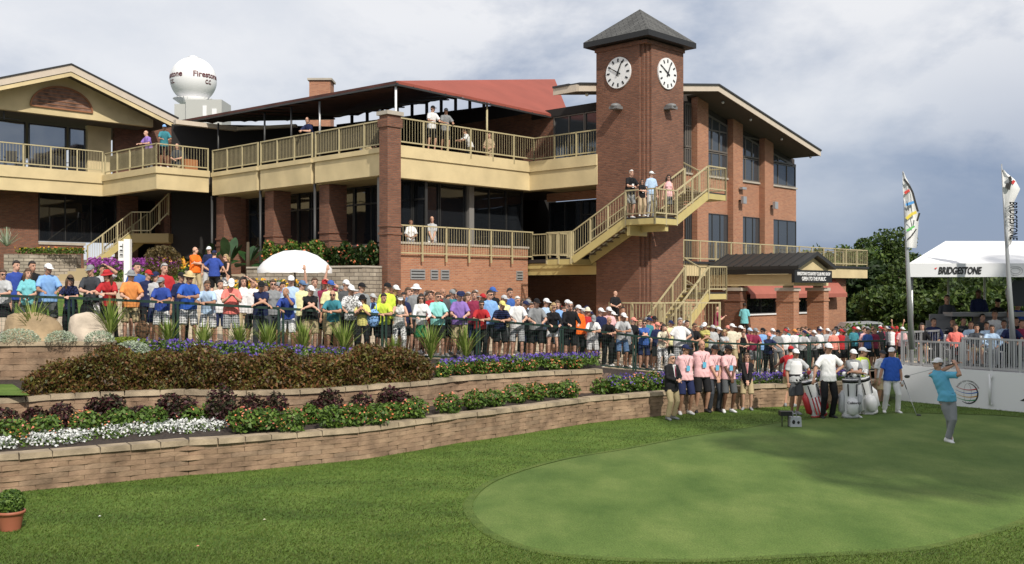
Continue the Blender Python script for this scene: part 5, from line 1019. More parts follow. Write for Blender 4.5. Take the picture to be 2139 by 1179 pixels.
def headpart(kind):
    """hats, hair and glasses in head space (origin = head centre)"""
    if kind in HEADM: return HEADM[kind]
    b = MB()
    def dome(rx, ry, rz, z0, cut, n=18, m=8, y0=.012, front=None):
        vs = []; 
        for i in range(m+1):
            th = (math.pi*cut)*i/m
            for k in range(n):
                a = 2*math.pi*k/n; r = math.sin(th); x, y, z = rx*r*math.cos(a), ry*r*math.sin(a), rz*math.cos(th)
                if front and y < 0 and z < front: z = front
                vs.append((x, y+y0, z+z0))
        b.mesh(vs, [(i*n+k, (i+1)*n+k, (i+1)*n+(k+1) % n, i*n+(k+1) % n) for i in range(m) for k in range(n)], True)
    def brim(r0x, r0y, r1x, r1y, z0, z1, a0=0, a1=2*math.pi, n=24, y0=.012, y1=.012):
        vs = []
        for i in range(n+1):
            a = lerp(a0, a1, i/n); vs += [(r0x*math.cos(a), r0y*math.sin(a)+y0, z0), (r1x*math.cos(a), r1y*math.sin(a)+y1, z1), (r1x*math.cos(a), r1y*math.sin(a)+y1, z1-.006), (r0x*math.cos(a), r0y*math.sin(a)+y0, z0-.006)]
        b.mesh(vs, [(i*4+j, i*4+4+j, i*4+4+(j+1) % 4, i*4+(j+1) % 4) for i in range(n) for j in range(4)], True)
    if kind == 'cap':
        dome(.087,.106,.086,.035,.5); brim(.084,.10,.080,.20,.042,.020, math.pi*1.12, math.pi*1.88, 12, .012, 0)
    elif kind == 'visor':
        brim(.085,.102,.087,.104,.035,.075); brim(.082,.10,.078,.20,.042,.020, math.pi*1.1, math.pi*1.9, 12, .012, 0)
    elif kind == 'bucket':
        dome(.088,.106,.085,.052,.5); brim(.087,.105,.15,.17,.056,.018)
    elif kind == 'fedora':
        dome(.086,.105,.11,.052,.5); brim(.086,.104,.15,.17,.055,.045); b.tube([(0,0,0),(0,0,.001)], .001, 4)
    elif kind == 'short':
        dome(.085,.106,.100,.030,.60, front=.05)
    elif kind == 'balding':
        n = 16; vs = []
        for i in range(7):
            z = lerp(-.05, .05, i/6)
            for k in range(n+1): a = lerp(-.35, math.pi+.35, k/n); q = 1-.25*(i/6)**2; vs.append((.083*math.cos(a)*q, .105*math.sin(a)*q+.012, z))
        b.mesh(vs, [(i*(n+1)+k, (i+1)*(n+1)+k, (i+1)*(n+1)+k+1, i*(n+1)+k+1) for i in range(6) for k in range(n)], True)
    elif kind in ('long', 'bob', 'pony'):
        dome(.088,.108,.112,.026,.60, front=.045); L_ = {'long': -.30, 'bob': -.13, 'pony': -.10}[kind]
        for s in (-.075, -.05, 0, .05, .075):
            y = .05 if abs(s) < .06 else .015; w = .042 if kind != 'pony' else .035; b.tube([(s,y,.03),(s*1.12,y+.02,-.06),(s*1.08,y+.025,L_*.7),(s*.9,y+.01,L_)], [w,w*1.05,w*.85,w*.3], 8)
        if kind == 'pony': b.tube([(0,.10,.03),(0,.16,0),(0,.15,-.12),(0,.13,-.2)], [.025,.035,.03,.008], 8)
    elif kind == 'under':                                   # hair showing below a hat
        n = 16; vs = []
        for i in range(5):
            z = lerp(-.045, .04, i/4)
            for k in range(n+1): a = lerp(-.3, math.pi+.3, k/n); q = .93 if i == 0 else 1; vs.append((.080*math.cos(a)*q, .101*math.sin(a)*q+.012, z))
        b.mesh(vs, [(i*(n+1)+k, (i+1)*(n+1)+k, (i+1)*(n+1)+k+1, i*(n+1)+k+1) for i in range(4) for k in range(n)], True)
    elif kind == 'glasses':
        for s in (1,-1): b.ell((s*.034,-.092,.012), (.028,.012,.020), 10, 6); b.bar((s*.06,-.082,.018), (s*.079,.01,.018), .005, .008)
        b.bar((-.012,-.098,.016), (.012,-.098,.016), .006, .006)
    elif kind == 'face':                                    # eyes, brows, mouth
        for s in (1,-1):
            b.mi = 0; b.ell((s*.032,-.0845,.012), (.012,.005,.0055), 8, 5); b.mi = 1; b.ell((s*.032,-.0885,.012), (.0075,.003,.0055), 8, 5); b.bar((s*.017,-.096,.034), (s*.05,-.082,.036), .006, .005)
        b.mi = 2; b.ell((0,-.094,-.062), (.024,.006,.006), 10, 5); b.mi = 0
    me = b.build(kind, [EYEW, FACE, LIP], mesh_only=True); HEADM[kind] = me; return me
CACHE = {}
def get_tpl(pose, hy, hp, female, near):
    k = (pose, hy, hp, female, near)
    if k not in CACHE: CACHE[k] = body_mesh(*k) + ({},)
    return CACHE[k]
def put(mesh, name, m, parent, mtx=None, slots=None):
    if not len(mesh.materials): mesh.materials.append(m)
    o = bpy.data.objects.new(name, mesh); COL.objects.link(o); o.parent = parent
    if mtx is not None: o.matrix_local = mtx
    if slots is None: o.material_slots[0].link = 'OBJECT'; o.material_slots[0].material = m
    return o
LABELS = {}
def person(loc, yaw, pose='stand', hy=0, hp=0, top='short:white', bottom='shorts:khaki', hat='short:dark', skn='f', female=False, fat=0.0, scale=1.0, near=False, glasses=False, label='', group=None, shoes='white', mirror=False, extras=(), hair='dark', logo=None):
    body, J, sub = get_tpl(pose, hy, hp, female, near); tk, tc_ = top.split(':'); bk, bc = bottom.split(':') if bottom else (None, None)
    o = bpy.data.objects.new('person', body); COL.objects.link(o)
    if not len(body.materials): body.materials.append(skin(skn))
    o.material_slots[0].link = 'OBJECT'; o.material_slots[0].material = skin(skn)
    o.location = loc; o.rotation_euler.z = R(yaw); o.scale = (scale*(.95 if near else .90)*random.uniform(.97, 1.04), scale*random.uniform(.95, 1.05), scale); tag(o, label, 'person', group)
    def g(key, fn):
        if key not in sub: sub[key] = fn()
        return sub[key]
    fat_ = round(fat, 2)
    put(g(('t',tk,fat_), lambda: top_mesh(J, tk, female, fat_, near)), {'jacket':'jacket','dress':'dress'}.get(tk, 'shirt'), cloth(tc_), o)
    if bk: put(g(('b',bk,fat_), lambda: bottom_mesh(J, bk, fat_, near)), {'trousers':'trousers','skirt':'skirt'}.get(bk, 'shorts'), cloth(bc), o)
    for n in 'rl': put(g(('s',n), lambda n=n: shoe_mesh(J, n)), 'shoe', SHOEM[shoes], o)
    HM = Matrix.Translation(J['head']) @ J['MH'].to_4x4(); hk, hc = hat.split(':') if ':' in hat else (hat, 'black')
    if hk in ('cap','visor','bucket','fedora'):
        put(headpart(hk), 'cap' if hk == 'cap' else 'hat', cloth(hc), o, HM); put(headpart('long' if hair.startswith('long') else 'under'), 'hair', hairm(hair.split('-')[-1]), o, HM)
    elif hk != 'bald': put(headpart(hk), 'hair', hairm(hc), o, HM)
    put(headpart('face'), 'face', None, o, HM, slots=1)
    if glasses: put(headpart('glasses'), 'sunglasses', LENS, o, HM)
    return o, J
# ---------------------------------------------------------------- crowd behind the fence
# x, head-top row, file (0 = at the fence), pose, head yaw, top, bottom, hat, skin, options, [who]
CROWD = '''
8,562,0,clasp,30,short:light grey,skirt:black,short:brown,f,Fg
33,543,1,stand,20,short:royal blue,trousers:charcoal,short:dark,f,
58,560,0,waist,30,short:turquoise,shorts:dark grey,long:brown,f,F
66,544,1,stand,20,short:black,trousers:navy,short:dark,m,
100,549,0,lean2,30,short:light blue,shorts:dark grey,cap:white,t,+
147,574,0,lean,30,dress:floral navy,trousers:black,visor:black,f,Fh
190,552,0,clasp,-30,short:charcoal,shorts:white,cap:grey,f,
214,551,1,shade,30,short:light grey,shorts:khaki,short:dark,m,
228,563,0,lean,-30,short:red,trousers:black,bucket:red,f,Fg
273,564,0,lean2,30,short:orange,shorts:camo khaki,bucket:grey,f,+g
285,547,2,stand,30,short:blue,shorts:grey,short:dark,f,
309,562,1,stand,20,short:navy,shorts:grey,cap:red,f,
326,566,1,stand,-30,short:light grey,shorts:white,cap:navy,f,
343,549,2,stand,30,short:red,shorts:khaki,short:grey,f,
338,578,0,clasp,-30,short:royal blue,shorts:plaid white,cap:grey,t,g
378,567,1,stand,30,short:navy,trousers:black,cap:black,m,
394,568,0,lean,30,short:bright blue,shorts:plaid white,fedora:straw,t,+g
434,585,0,lean,30,short:pale blue,shorts:plaid white,short:brown,t,
483,581,0,phone,0d,short:coral,shorts:plaid light grey,cap:white,f,+
508,577,1,shade,0,tank:white,shorts:white,long:dark,f,F
528,580,1,stand,30,short:white,shorts:grey,short:brown,m,
545,586,0,fold,0,short:navy,trousers:charcoal,cap:black,m,g
570,583,1,stand,0,long:grey,shorts:white,short:brown,f,Fg
600,600,0,chin,-30,short:royal blue,shorts:white,balding:grey,t,
608,574,1,stand,0,short:pale blue,shorts:khaki,cap:white,f,g
630,584,1,stand,30,short:pale yellow,shorts:khaki,cap:denim,f,g
648,595,0,fold,30,short:black,shorts:khaki,cap:white,f,+
657,579,2,raise,0,short:grey,shorts:grey,short:brown,f,
678,582,2,shade,0,short:maroon,shorts:khaki,cap:red,f,
690,584,1,stand,30,short:pale yellow,shorts:grey,cap:blue,m,
696,605,0,lean,0,short:teal,shorts:khaki,bald,m,g
722,583,1,stand,30,short:dark grey,shorts:black,cap:white,f,
734,594,0,lean2,30,short:patterned white,trousers:black,cap:white,m,
754,589,1,stand,30,short:grey,shorts:khaki,cap:black,f,
757,615,0,phone,0,short:yellow,trousers:black,bucket:black,m,Fc
800,612,0,lean,30,short:neon yellow,shorts:black,short:dark,m,+
808,589,1,stand,30,short:neon yellow,shorts:black,cap:black,f,
826,594,1,stand,30,short:black,shorts:grey,cap:white,f,
834,615,0,lean,0,tank:white,trousers:patterned white,visor:white,f,Fgh
842,610,2,stand,0,short:navy,shorts:black,short:black,m,
868,593,2,stand,30,short:grey,shorts:khaki,bucket:white,f,g
880,613,0,lean2,0,long:white,skirt:green,long:dark,f,Fg
900,606,1,shade,0,short:red,shorts:khaki,short:brown,f,
914,609,0,lean2,30,short:aqua,shorts:black,short:brown,f,+g
924,601,1,stand,30,short:dark grey,shorts:black,bald,t,
944,603,1,stand,30,short:teal,shorts:khaki,cap:grey,f,
960,607,0,lean2,30,short:purple,shorts:camo khaki,cap:navy,f,++
990,606,1,stand,0,short:maroon,shorts:navy,short:brown,f,
1004,626,0,lean,0,short:red,trousers:black,short:dark,m,g
1022,605,1,stand,30,short:light blue,shorts:khaki,short:dark,f,g
1028,598,2,stand,30,short:black,shorts:khaki,cap:blue,f,
1046,627,0,lean,30,short:striped navy,shorts:black,cap:yellow,m,c
1052,615,1,stand,30,short:pale yellow,shorts:khaki,cap:light grey,m,
1064,601,2,stand,30,short:blue,shorts:khaki,short:black,m,
1080,618,0,lean2,30,short:white,shorts:plaid light grey,short:white,f,+
1097,627,1,stand,30,short:charcoal,shorts:black,cap:navy,m,
1120,622,0,lean2,30,short:grey,shorts:black,cap:black,f,+
1140,622,1,stand,30,short:pale blue,shorts:grey,cap:white,m,
1155,632,0,lean2,30,long:black,hotpants:white,bob:blond,f,Fg
1164,627,1,stand,0,short:light blue,shorts:grey,bob:brown,f,F
1190,629,0,lean2,0,long:black,shorts:black,short:white,f,+g
1176,640,1,stand,20,short:light blue,shorts:navy,short:brown,f,
1184,625,2,stand,20,short:dark grey,shorts:navy,cap:white,f,
1207,636,1,stand,30,long:bright orange,trousers:black,cap:white,f,
1218,643,2,stand,30,short:light blue,shorts:khaki,cap:light grey,f,
1226,643,1,stand,30,short:red,shorts:black,fedora:cream,m,
1238,657,0,lean,0d,short:white,shorts:plaid white,cap:grey,m,+
1254,642,1,stand,30,short:navy,trousers:black,cap:white,f,g
1271,640,1,stand,30,short:pink,trousers:black,cap:white,m,
1269,660,0,lean,30,short:black,trousers:black,bald,m,
1300,652,0,lean,30,short:light grey,shorts:denim,cap:white,t,g
1322,662,1,stand,30,short:black,shorts:grey,cap:salmon,f,
1336,668,2,stand,30,short:cream,shorts:grey,short:blond,f,
1345,667,0,fold,0,short:blue,shorts:navy,short:dark,f,g
1355,662,2,stand,30,short:teal,shorts:black,cap:navy,f,
1366,659,2,stand,30,short:salmon,shorts:black,cap:black,m,
1372,672,1,stand,30,short:navy,shorts:grey,cap:salmon,f,
1384,676,0,chin,0,short:cream,trousers:patterned white,bob:dark,f,F
1400,668,1,stand,30,short:pale yellow,shorts:black,cap:navy,m,
1418,663,0,hip,30,short:white,trousers:plaid light grey,short:grey,f,++
1434,668,1,stand,0,short:charcoal,shorts:black,short:dark,f,
1448,674,1,clasp,30,short:black,trousers:black,short:brown,m,+g
1470,672,1,fold,-30,short:striped yellow,trousers:black,cap:white,t,
1488,678,2,stand,30,short:light grey,shorts:black,cap:light grey,m,
1500,682,2,stand,30,short:black,shorts:black,cap:white,f,
1512,688,1,fold,-30,short:light grey,shorts:grey,bob:blond,t,F
1520,679,2,stand,30,short:salmon,shorts:grey,cap:salmon,m,
1528,675,1,stand,30,short:cream,shorts:grey,cap:white,m,
1546,679,2,stand,30,short:cream,shorts:khaki,cap:white,d,
1551,692,1,clasp,0,tank:black,trousers:black,short:brown,f,F
1565,684,2,stand,30,short:maroon,shorts:black,cap:pale blue,m,
1575,684,1,clasp,30,short:maroon,shorts:khaki,cap:grey,m,
1592,684,2,stand,30,short:light blue,shorts:khaki,cap:black,m,
1605,696,0,reach,30,short:navy,trousers:black,cap:salmon,f,
1613,685,2,stand,30,short:pale blue,shorts:khaki,cap:white,f,
1624,688,1,stand,30,short:grey,trousers:dark grey,cap:black,f,
1640,686,2,stand,30,short:white,trousers:grey,cap:red,f,
1659,690,2,stand,30,short:white,shorts:grey,cap:orange,m,
1677,701,1,clasp,30,short:light grey,trousers:black,cap:navy,f,g
1674,693,2,shade,30,short:green,shorts:grey,short:brown,f,
1698,696,1,clasp,30,short:grey,trousers:black,cap:white,f,
1710,690,2,stand,30,short:white,shorts:black,cap:navy,f,
1728,702,2,stand,30,short:light grey,shorts:black,cap:white,m,
1744,704,2,stand,30,short:white,shorts:black,cap:charcoal,m,
1756,706,1,stand,30,short:red,shorts:black,cap:red,m,
1741,722,1,stand,30,short:salmon,shorts:black,short:brown,f,
1763,718,1,stand,0,short:dark grey,shorts:black,cap:charcoal,m,
1791,710,3,stand,30,short:navy,shorts:black,cap:white,m,
1806,716,2,stand,30,short:pink,shorts:black,short:dark,f,
1822,703,3,stand,30,short:black,shorts:black,short:brown,m,
1826,728,1,stand,30,short:maroon,shorts:black,short:brown,m,
1838,706,3,stand,30,short:black,shorts:black,cap:red,m,
1850,710,3,stand,30,short:charcoal,shorts:black,cap:light grey,m,
1862,704,3,stand,30,short:white,shorts:black,cap:red,f,
1873,697,3,raise,0,short:red,shorts:black,cap:red,m,
1884,712,2,stand,30,short:pink,shorts:black,cap:white,m,
1812,734,1,stand,20,short:blue,shorts:black,short:black,m,
1135,640,2,stand,20,short:charcoal,shorts:black,short:brown,f,
1240,668,2,stand,20,short:pale blue,shorts:grey,short:grey,f,
1286,668,2,stand,20,short:brown,shorts:grey,short:brown,m,
1310,674,1,stand,20,short:grey,shorts:black,bob:brown,m,F
856,604,3,stand,30,short:grey,shorts:khaki,short:brown,f,
892,612,2,stand,30,short:black,shorts:khaki,short:dark,m,
935,615,2,stand,30,short:teal,shorts:khaki,short:dark,m,
975,612,2,stand,30,short:orange,shorts:khaki,bob:brown,f,F
1108,632,2,stand,30,short:black,shorts:khaki,short:brown,m,
778,612,2,stand,30,short:navy,shorts:khaki,cap:light grey,f,
743,604,2,stand,30,short:white,shorts:khaki,short:grey,f,
620,604,2,stand,30,short:olive,shorts:khaki,short:brown,f,
555,592,2,stand,0,short:red,shorts:grey,bob:dark,m,F
590,588,2,stand,30,short:purple,shorts:grey,short:dark,m,
460,584,2,stand,30,short:white,shorts:navy,short:dark,f,
1575,704,2,stand,30,short:black,shorts:black,short:brown,f,
1690,708,2,stand,30,short:navy,shorts:black,short:dark,f,
'''
HW = {'short': '{c} short hair', 'long': 'long {c} hair', 'bob': 'bobbed {c} hair', 'pony': '{c} ponytail', 'balding': 'balding {c} head', 'cap': '{c} cap', 'bucket': '{c} brimmed hat', 'fedora': '{c} fedora', 'visor': '{c} visor'}
TW = {'short': 'shirt', 'tank': 'sleeveless top', 'long': 'long sleeved shirt', 'dress': 'dress', 'jacket': 'jacket'}
PW = {'lean': 'leaning on the fence', 'lean2': 'with hands on the fence rail', 'clasp': 'with hands joined over the rail', 'fold': 'with folded arms on the rail', 'chin': 'with a hand on the face', 'phone': 'looking at hands', 'shade': 'shading the eyes', 'raise': 'with raised arms', 'reach': 'reaching sideways', 'waist': 'holding a bag', 'hip': 'standing tall at the rail', 'stand': ''}
specs = []
random.seed(5)
for i in range(64):
    x = random.uniform(1090, 1890) if i % 4 else random.uniform(560, 1090); y0 = float(np.interp(x, (560, 800, 1000, 1200, 1400, 1600, 1890), (590, 597, 604, 636, 668, 690, 712)))
    c1 = random.choice(('navy','charcoal','black','dark grey','maroon','grey','denim','light grey','khaki','olive','white','teal','pale blue')); h1 = random.choice(('cap:white','cap:black','cap:navy','short:dark','short:brown','short:grey','cap:grey','bob:brown','cap:red','short:dark'))
    CROWD += f"{x:.0f},{y0+random.uniform(-3, 9):.0f},{3+(i % 2)},{random.choice(('stand','stand','cross','front'))},30,short:{c1},trousers:black,{h1},{random.choice('ffmt')},{'F' if 'bob' in h1 else ''}\n"
random.seed(3)
for l in CROWD.strip().split('\n'):
    x, hy_, fl, pose, hw, top, bot, hat, sk, op = l.split(',')
    specs.append([float(x), float(hy_), int(fl), pose, hw, top, bot, hat, sk, op])
front = sorted([s for s in specs if s[2] == 0], key=lambda s: s[0])
used = set(); HT = {}
def headz(pose, hy, hp, fem):
    J = skel(pose, hy, hp, fem); return J['head'].z+.135, J['head'].y
for i, (x, hy_, fl, pose, hw, top, bot, hat, sk, op) in enumerate(sorted(specs, key=lambda s: (s[2], s[0]))):
    hp = 28 if 'd' in hw else 4; hy = int(hw.replace('d', '')); fem = 'F' in op; off = (.36 if pose in ('lean','lean2','clasp','fold','chin','reach') else .25)+fl*.72+(.12 if x > 1380 and fl else 0)
    if hy in (20, 30) and fl > 0: hy = 30
    X = 0
    Y = FY((x-CX)/F*27)+off
    for _ in range(4): X = (x-CX)/F*Y; Y = FY(X)+off
    z = FZ(X); want = CZ+(HY-hy_)/F*Y-z; yaw = -math.degrees(math.atan2(X, Y))*.5 + random.uniform(-8, 8) + (12 if fl else 4); h0, _ = headz(pose, hy, hp, fem); sc = want/h0
    if sc < .84 and 'c' not in op: Y2 = Y; sc = max(.84, sc)
    sc = min(sc, 1.16)
    if fl and bot.split(':')[1] in ('khaki','white','grey','light grey','cream'): bot = bot.split(':')[0]+':'+random.choice(('dark grey','charcoal','navy','grey','khaki','black'))  # rear rows' light bottoms mostly recoloured dark, standing in for shade inside the crowd
    tk, tcx = top.split(':'); hk, hc = hat.split(':') if ':' in hat else ('bald', '')
    hd = 'bald head' if hk == 'bald' else HW[hk].format(c=hc); bk, bcx = bot.split(':'); nm = 'child' if 'c' in op else ('woman' if fem else 'man')
    near_ = min(front, key=lambda s: abs(s[0]-x) if s[0] != x or s[2] != fl else 1e9); nb = f"{near_[5].split(':')[1]} {TW[near_[5].split(':')[0]]}"
    if fl == 0: cand = [f"{nm} with {hd}, {tcx} {TW[tk]}, {bcx} {bk} {PW[pose]}", f"{nm} with {hd}, {tcx} {TW[tk]} {PW[pose]} beside the {nb}"]
    else: cand = [f"{nm} with {hd} and {tcx} {TW[tk]} standing behind the {nb} {w}" for w in ('at the fence', 'in the front row', 'two rows back', 'far back')]
    lab = next((' '.join(c.split()[:16]) for c in cand if ' '.join(c.split()[:16]) not in used), None) or f"{nm} with {hd}, {tcx} {TW[tk]} {i}"
    used.add(lab)
    person((X, Y, z), yaw, pose, hy, hp, top, bot, hat, sk, fem, .10*op.count('+'), sc, label=lab, group='spectators behind the green fence', glasses='g' in op, shoes=random.choice(('white','white','black','grey')), hair=('long-brown' if fem and hat.split(':')[0] in ('bucket','visor','cap') else random.choice(('dark','brown','grey'))))
# things the front row carries
def lanyard(o, J, c='white'):
    b = MB(); ch = J['chest']; b.bar(ch+Vector((-.06,-.16,.10)), ch+Vector((0,-.185,-.10)), .012, .006); b.bar(ch+Vector((.06,-.16,.10)), ch+Vector((0,-.185,-.10)), .012, .006); me = b.build('lanyard', cloth('black'), mesh_only=True); put(me, 'lanyard', cloth('black'), o)
    b = MB(); b.box(-.045, .045, ch.y-.20, ch.y-.19, ch.z-.22, ch.z-.09); put(b.build('badge', cloth(c), mesh_only=True), 'badge', cloth(c), o)

# ---------------------------------------------------------------- the fence
def fence(px0, px1, lab):
    pts = []
    for px in (px0, px1):
        Y = 27
        for _ in range(5): X = (px-CX)/F*Y; Y = FY(X)-.02
        pts.append(Vector((X, Y, FZ(X)-.02)))
    a, b_ = pts; root = empty('fence_panel', tuple(a), lab, 'fence', 'dark green fence panels'); up = Vector((0,0,1)); n = max(1, round((b_-a).length/.075))
    for p in (a+(b_-a).normalized()*.05, b_-(b_-a).normalized()*.05): b = MB(); b.bar(p, p+up*1.06, .05, .05, up=(1,0,0)); b.build('post', GREEN, root)
    for z, w in ((1.06,.06),(.08,.04)): b = MB(); b.bar(a+up*z, b_+up*z, w, w); b.build('rail', GREEN, root)
    b = MB()
    for i in range(1, n): p = a.lerp(b_, i/n); b.bar(p+up*.1, p+up*1.04, .0045, .0045, up=(1,0,0))
    for k in range(1, 10): b.bar(a+up*(.08+.098*k), b_+up*(.08+.098*k), .0045, .0045)
    b.build('wire_mesh', GREEN, root)
fx = [-70, 149, 367, 587, 803, 999, 1173, 1325, 1460, 1585, 1690, 1775, 1850]
fl_ = ['at the left edge, before the woman in black skirt', 'before the grey cap and orange shirt', 'before the straw fedora and coral shirt', 'before the bald man in royal blue and teal shirt', 'before the neon yellow and purple shirts', 'before the red shirt and white haired man', 'before the two long black sleeved people', 'before the blue shirt and white blouse', 'behind the pink shirted group', 'behind the dark blazer woman', 'behind the first golf bag', 'behind the white golf bags']
for i in range(len(fx)-1): fence(fx[i], fx[i+1], 'dark green mesh fence panel '+fl_[i])

# ---------------------------------------------------------------- people on the building and the slope
def at_person(px, head, Y, zf, **k):
    X = (px-CX)/F*Y; h0, _ = headz(k.get('pose', 'stand'), k.get('hy', 0), k.get('hp', 0), k.get('female', False)); want = CZ+(HY-head)/F*Y-zf; return person((X, Y, zf), k.pop('yaw', 0), scale=min(1.2, max(.8, want/h0)), **k)
def onv(px, v): return L(hv(px, v), v)[1]
def onu(px, u): return L(u, hu(px, u))[1]
BG = 'people on the balconies'
at_person(310, 273, onu(310,U1+.5), 8.72, pose='lean2', hy=0, top='short:purple', bottom='trousers:grey', hat='bald', skn='f', label='bald man in purple shirt at the left balcony railing', group=BG, yaw=-30)
at_person(343, 260, onv(343,V1+.5), 8.72, pose='lean2', hy=0, top='short:teal', bottom='shorts:black', hat='cap:light blue', skn='t', label='man in teal shirt and light blue cap at the balcony corner', group=BG, yaw=20)
at_person(370, 283, onv(370,V1+1.2), 8.0, pose='waist', top='short:charcoal', bottom='shorts:khaki', hat='balding:grey', skn='f', label='seated looking balding man in black behind the balcony railing', group=BG)
at_person(647, 236, onu(647,.45), 8.5, pose='lean', hy=30, top='short:navy', bottom='trousers:black', hat='balding:white', skn='f', fat=.1, label='white haired man in navy leaning over the awning terrace railing', group=BG, yaw=-25)
at_person(762, 250, onu(762,.9), 8.2, pose='sit', hy=30, top='short:grey', bottom='shorts:khaki', hat='cap:light grey', skn='f', label='man in grey shirt sitting behind the terrace railing near the column', group=BG, yaw=60)
at_person(902, 221, onv(902,.42), 8.66, pose='lean2', hy=30, top='short:white', bottom='shorts:black', hat='cap:black', skn='f', label='man in white shirt and black cap on the upper terrace', group=BG, yaw=20)
at_person(930, 226, onv(930,.42), 8.66, pose='lean2', hy=0, top='short:grey', bottom='shorts:black', hat='cap:charcoal', skn='m', label='man in grey shirt at the upper terrace railing', group=BG, yaw=20)
at_person(978, 268, onv(978,.9), 8.3, pose='lean', hy=0, top='short:white', bottom='trousers:black', hat='short:dark', skn='m', label='person in white shirt bending behind the upper terrace railing', group=BG, yaw=-70)
at_person(1022, 276, onv(1022,.9), 8.0, pose='waist', hy=0, top='dress:tan', bottom='', hat='long:brown', skn='f', female=True, label='woman in tan dress behind the upper terrace railing', group=BG, yaw=-10)
at_person(858, 457, onv(858,.8), 4.0, pose='waist', top='short:white', bottom='shorts:white', hat='short:dark', skn='t', label='person in white close to the corner column on the lower terrace', group=BG, female=True, yaw=10)
at_person(902, 451, onv(902,.8), 4.1, pose='front', top='short:light grey', bottom='shorts:white', hat='balding:brown', skn='f', label='man in pale grey shirt behind the lower terrace railing', group=BG, yaw=10)
SG = 'people on the stair landing'
o, J = at_person(1316, 355, onu(1316,6.9), 5.88, pose='lean2', hy=0, top='short:black', bottom='shorts:grey', hat='short:white', skn='f', fat=.1, label='white haired man in black shirt on the stair landing', group=SG, yaw=20); lanyard(o, J)
o, J = at_person(1341, 374, onv(1341,-7.2), 5.88, pose='cross', top='short:black', bottom='trousers:tan', hat='long:dark', skn='f', female=True, label='dark haired woman in black top on the stair landing', group=SG, yaw=10, glasses=True); lanyard(o, J)
at_person(1360, 357, onv(1360,-7.0), 5.88, pose='stand', hy=30, top='short:pale blue', bottom='trousers:light grey', hat='cap:white', skn='f', label='man in pale blue shirt and white cap on the stair landing', group=SG, yaw=10)
at_person(1396, 365, onv(1396,-7.1), 5.88, pose='stand', top='tank:pink', bottom='skirt:dark grey', hat='long:dark', skn='f', female=True, label='woman in pink sleeveless top on the stair landing', group=SG, glasses=True, yaw=5)
PG = 'people below the tower stairs'
at_person(1285, 607, L(5.95,-6.6)[1], 1.55, pose='waist', hy=30, top='short:black', bottom='trousers:black', hat='bald', skn='f', label='bald man in black behind the low yellow railing', group=PG, yaw=10)
at_person(1301, 640, 36.5, .6, pose='cross', top='tank:brown', bottom='trousers:black', hat='short:dark', skn='m', female=True, label='woman in brown top in front of the low yellow railing', group=PG)
at_person(1497, 640, 41, .85, pose='phone', hy=0, top='short:maroon', bottom='shorts:black', hat='bald', skn='f', label='bald person in maroon under the lower staircase landing', group=PG, yaw=70)
at_person(1555, 632, 47, .6, pose='stand', hy=30, top='short:turquoise', bottom='trousers:black', hat='short:dark', skn='d', label='dark skinned man in turquoise by the portico column', group=PG, yaw=150)
HG = 'group talking on the slope'
def slope_person(px, head, Y, **k): X = (px-CX)/F*Y; return at_person(px, head, Y, hgt(X, Y), **k)
slope_person(407, 515, 36, pose='cross', hy=30, top='short:bright orange', bottom='trousers:khaki', hat='balding:brown', skn='f', label='man in bright orange shirt with folded arms on the slope', group=HG, yaw=45, fat=.1)
slope_person(437, 514, 36.6, pose='stand', hy=0, top='short:navy', bottom='trousers:light grey', hat='cap:white', skn='f', label='man in navy shirt and white cap on the slope', group=HG)
slope_person(449, 522, 34.9, pose='hip', top='short:royal blue', bottom='shorts:black', hat='cap:navy', skn='f', label='man in royal blue shirt seen from behind on the slope', group=HG, yaw=175, fat=.1)
slope_person(473, 531, 35.4, pose='waist', top='tank:black', bottom='skirt:patterned white', hat='pony:blond', skn='f', female=True, label='woman in black sleeveless top on the slope', group=HG, yaw=-40, glasses=True)

# ---------------------------------------------------------------- the tee: staff, caddies, players
def tee_person(px, head, foot, **k):
    Y = CZ*F/(foot-HY); X = (px-CX)/F*Y; h0, _ = headz(k.get('pose', 'stand'), k.get('hy', 0), k.get('hp', 0), k.get('female', False)); sc = ((foot-head)/F*Y)/h0; return person((X, Y, .0), k.pop('yaw', 0), scale=sc, near=True, **k)
TG = 'staff in pink shirts beside the tee'
o, J = tee_person(1402, 738, 877, pose='waist', hy=0, top='jacket:black', bottom='trousers:khaki', hat='short:grey', skn='f', fat=.08, label='grey haired man in black blazer and khaki trousers beside the pink shirts', yaw=35, shoes='grey', glasses=True)
def shirt_front(o, J, c, tie=None):
    ch = J['chest']; b = MB(); b.mesh([(ch.x-.05,ch.y-.128,ch.z+.14),(ch.x+.05,ch.y-.128,ch.z+.14),(ch.x+.012,ch.y-.158,ch.z-.18),(ch.x-.012,ch.y-.158,ch.z-.18),(ch.x-.05,ch.y-.09,ch.z+.14),(ch.x+.05,ch.y-.09,ch.z+.14),(ch.x+.012,ch.y-.10,ch.z-.18),(ch.x-.012,ch.y-.10,ch.z-.18)], [(0,1,2,3),(7,6,5,4),(0,4,5,1),(1,5,6,2),(2,6,7,3),(3,7,4,0)]); put(b.build('shirt_front', cloth(c), mesh_only=True), 'shirt', cloth(c), o)
    if tie: b = MB(); b.bar((ch.x,ch.y-.142,ch.z+.12), (ch.x,ch.y-.168,ch.z-.16), .035, .012, up=(1,0,0)); put(b.build('tie', cloth(tie), mesh_only=True), 'tie', cloth(tie), o)
shirt_front(o, J, 'white', 'maroon')
b_y = 'light blue'
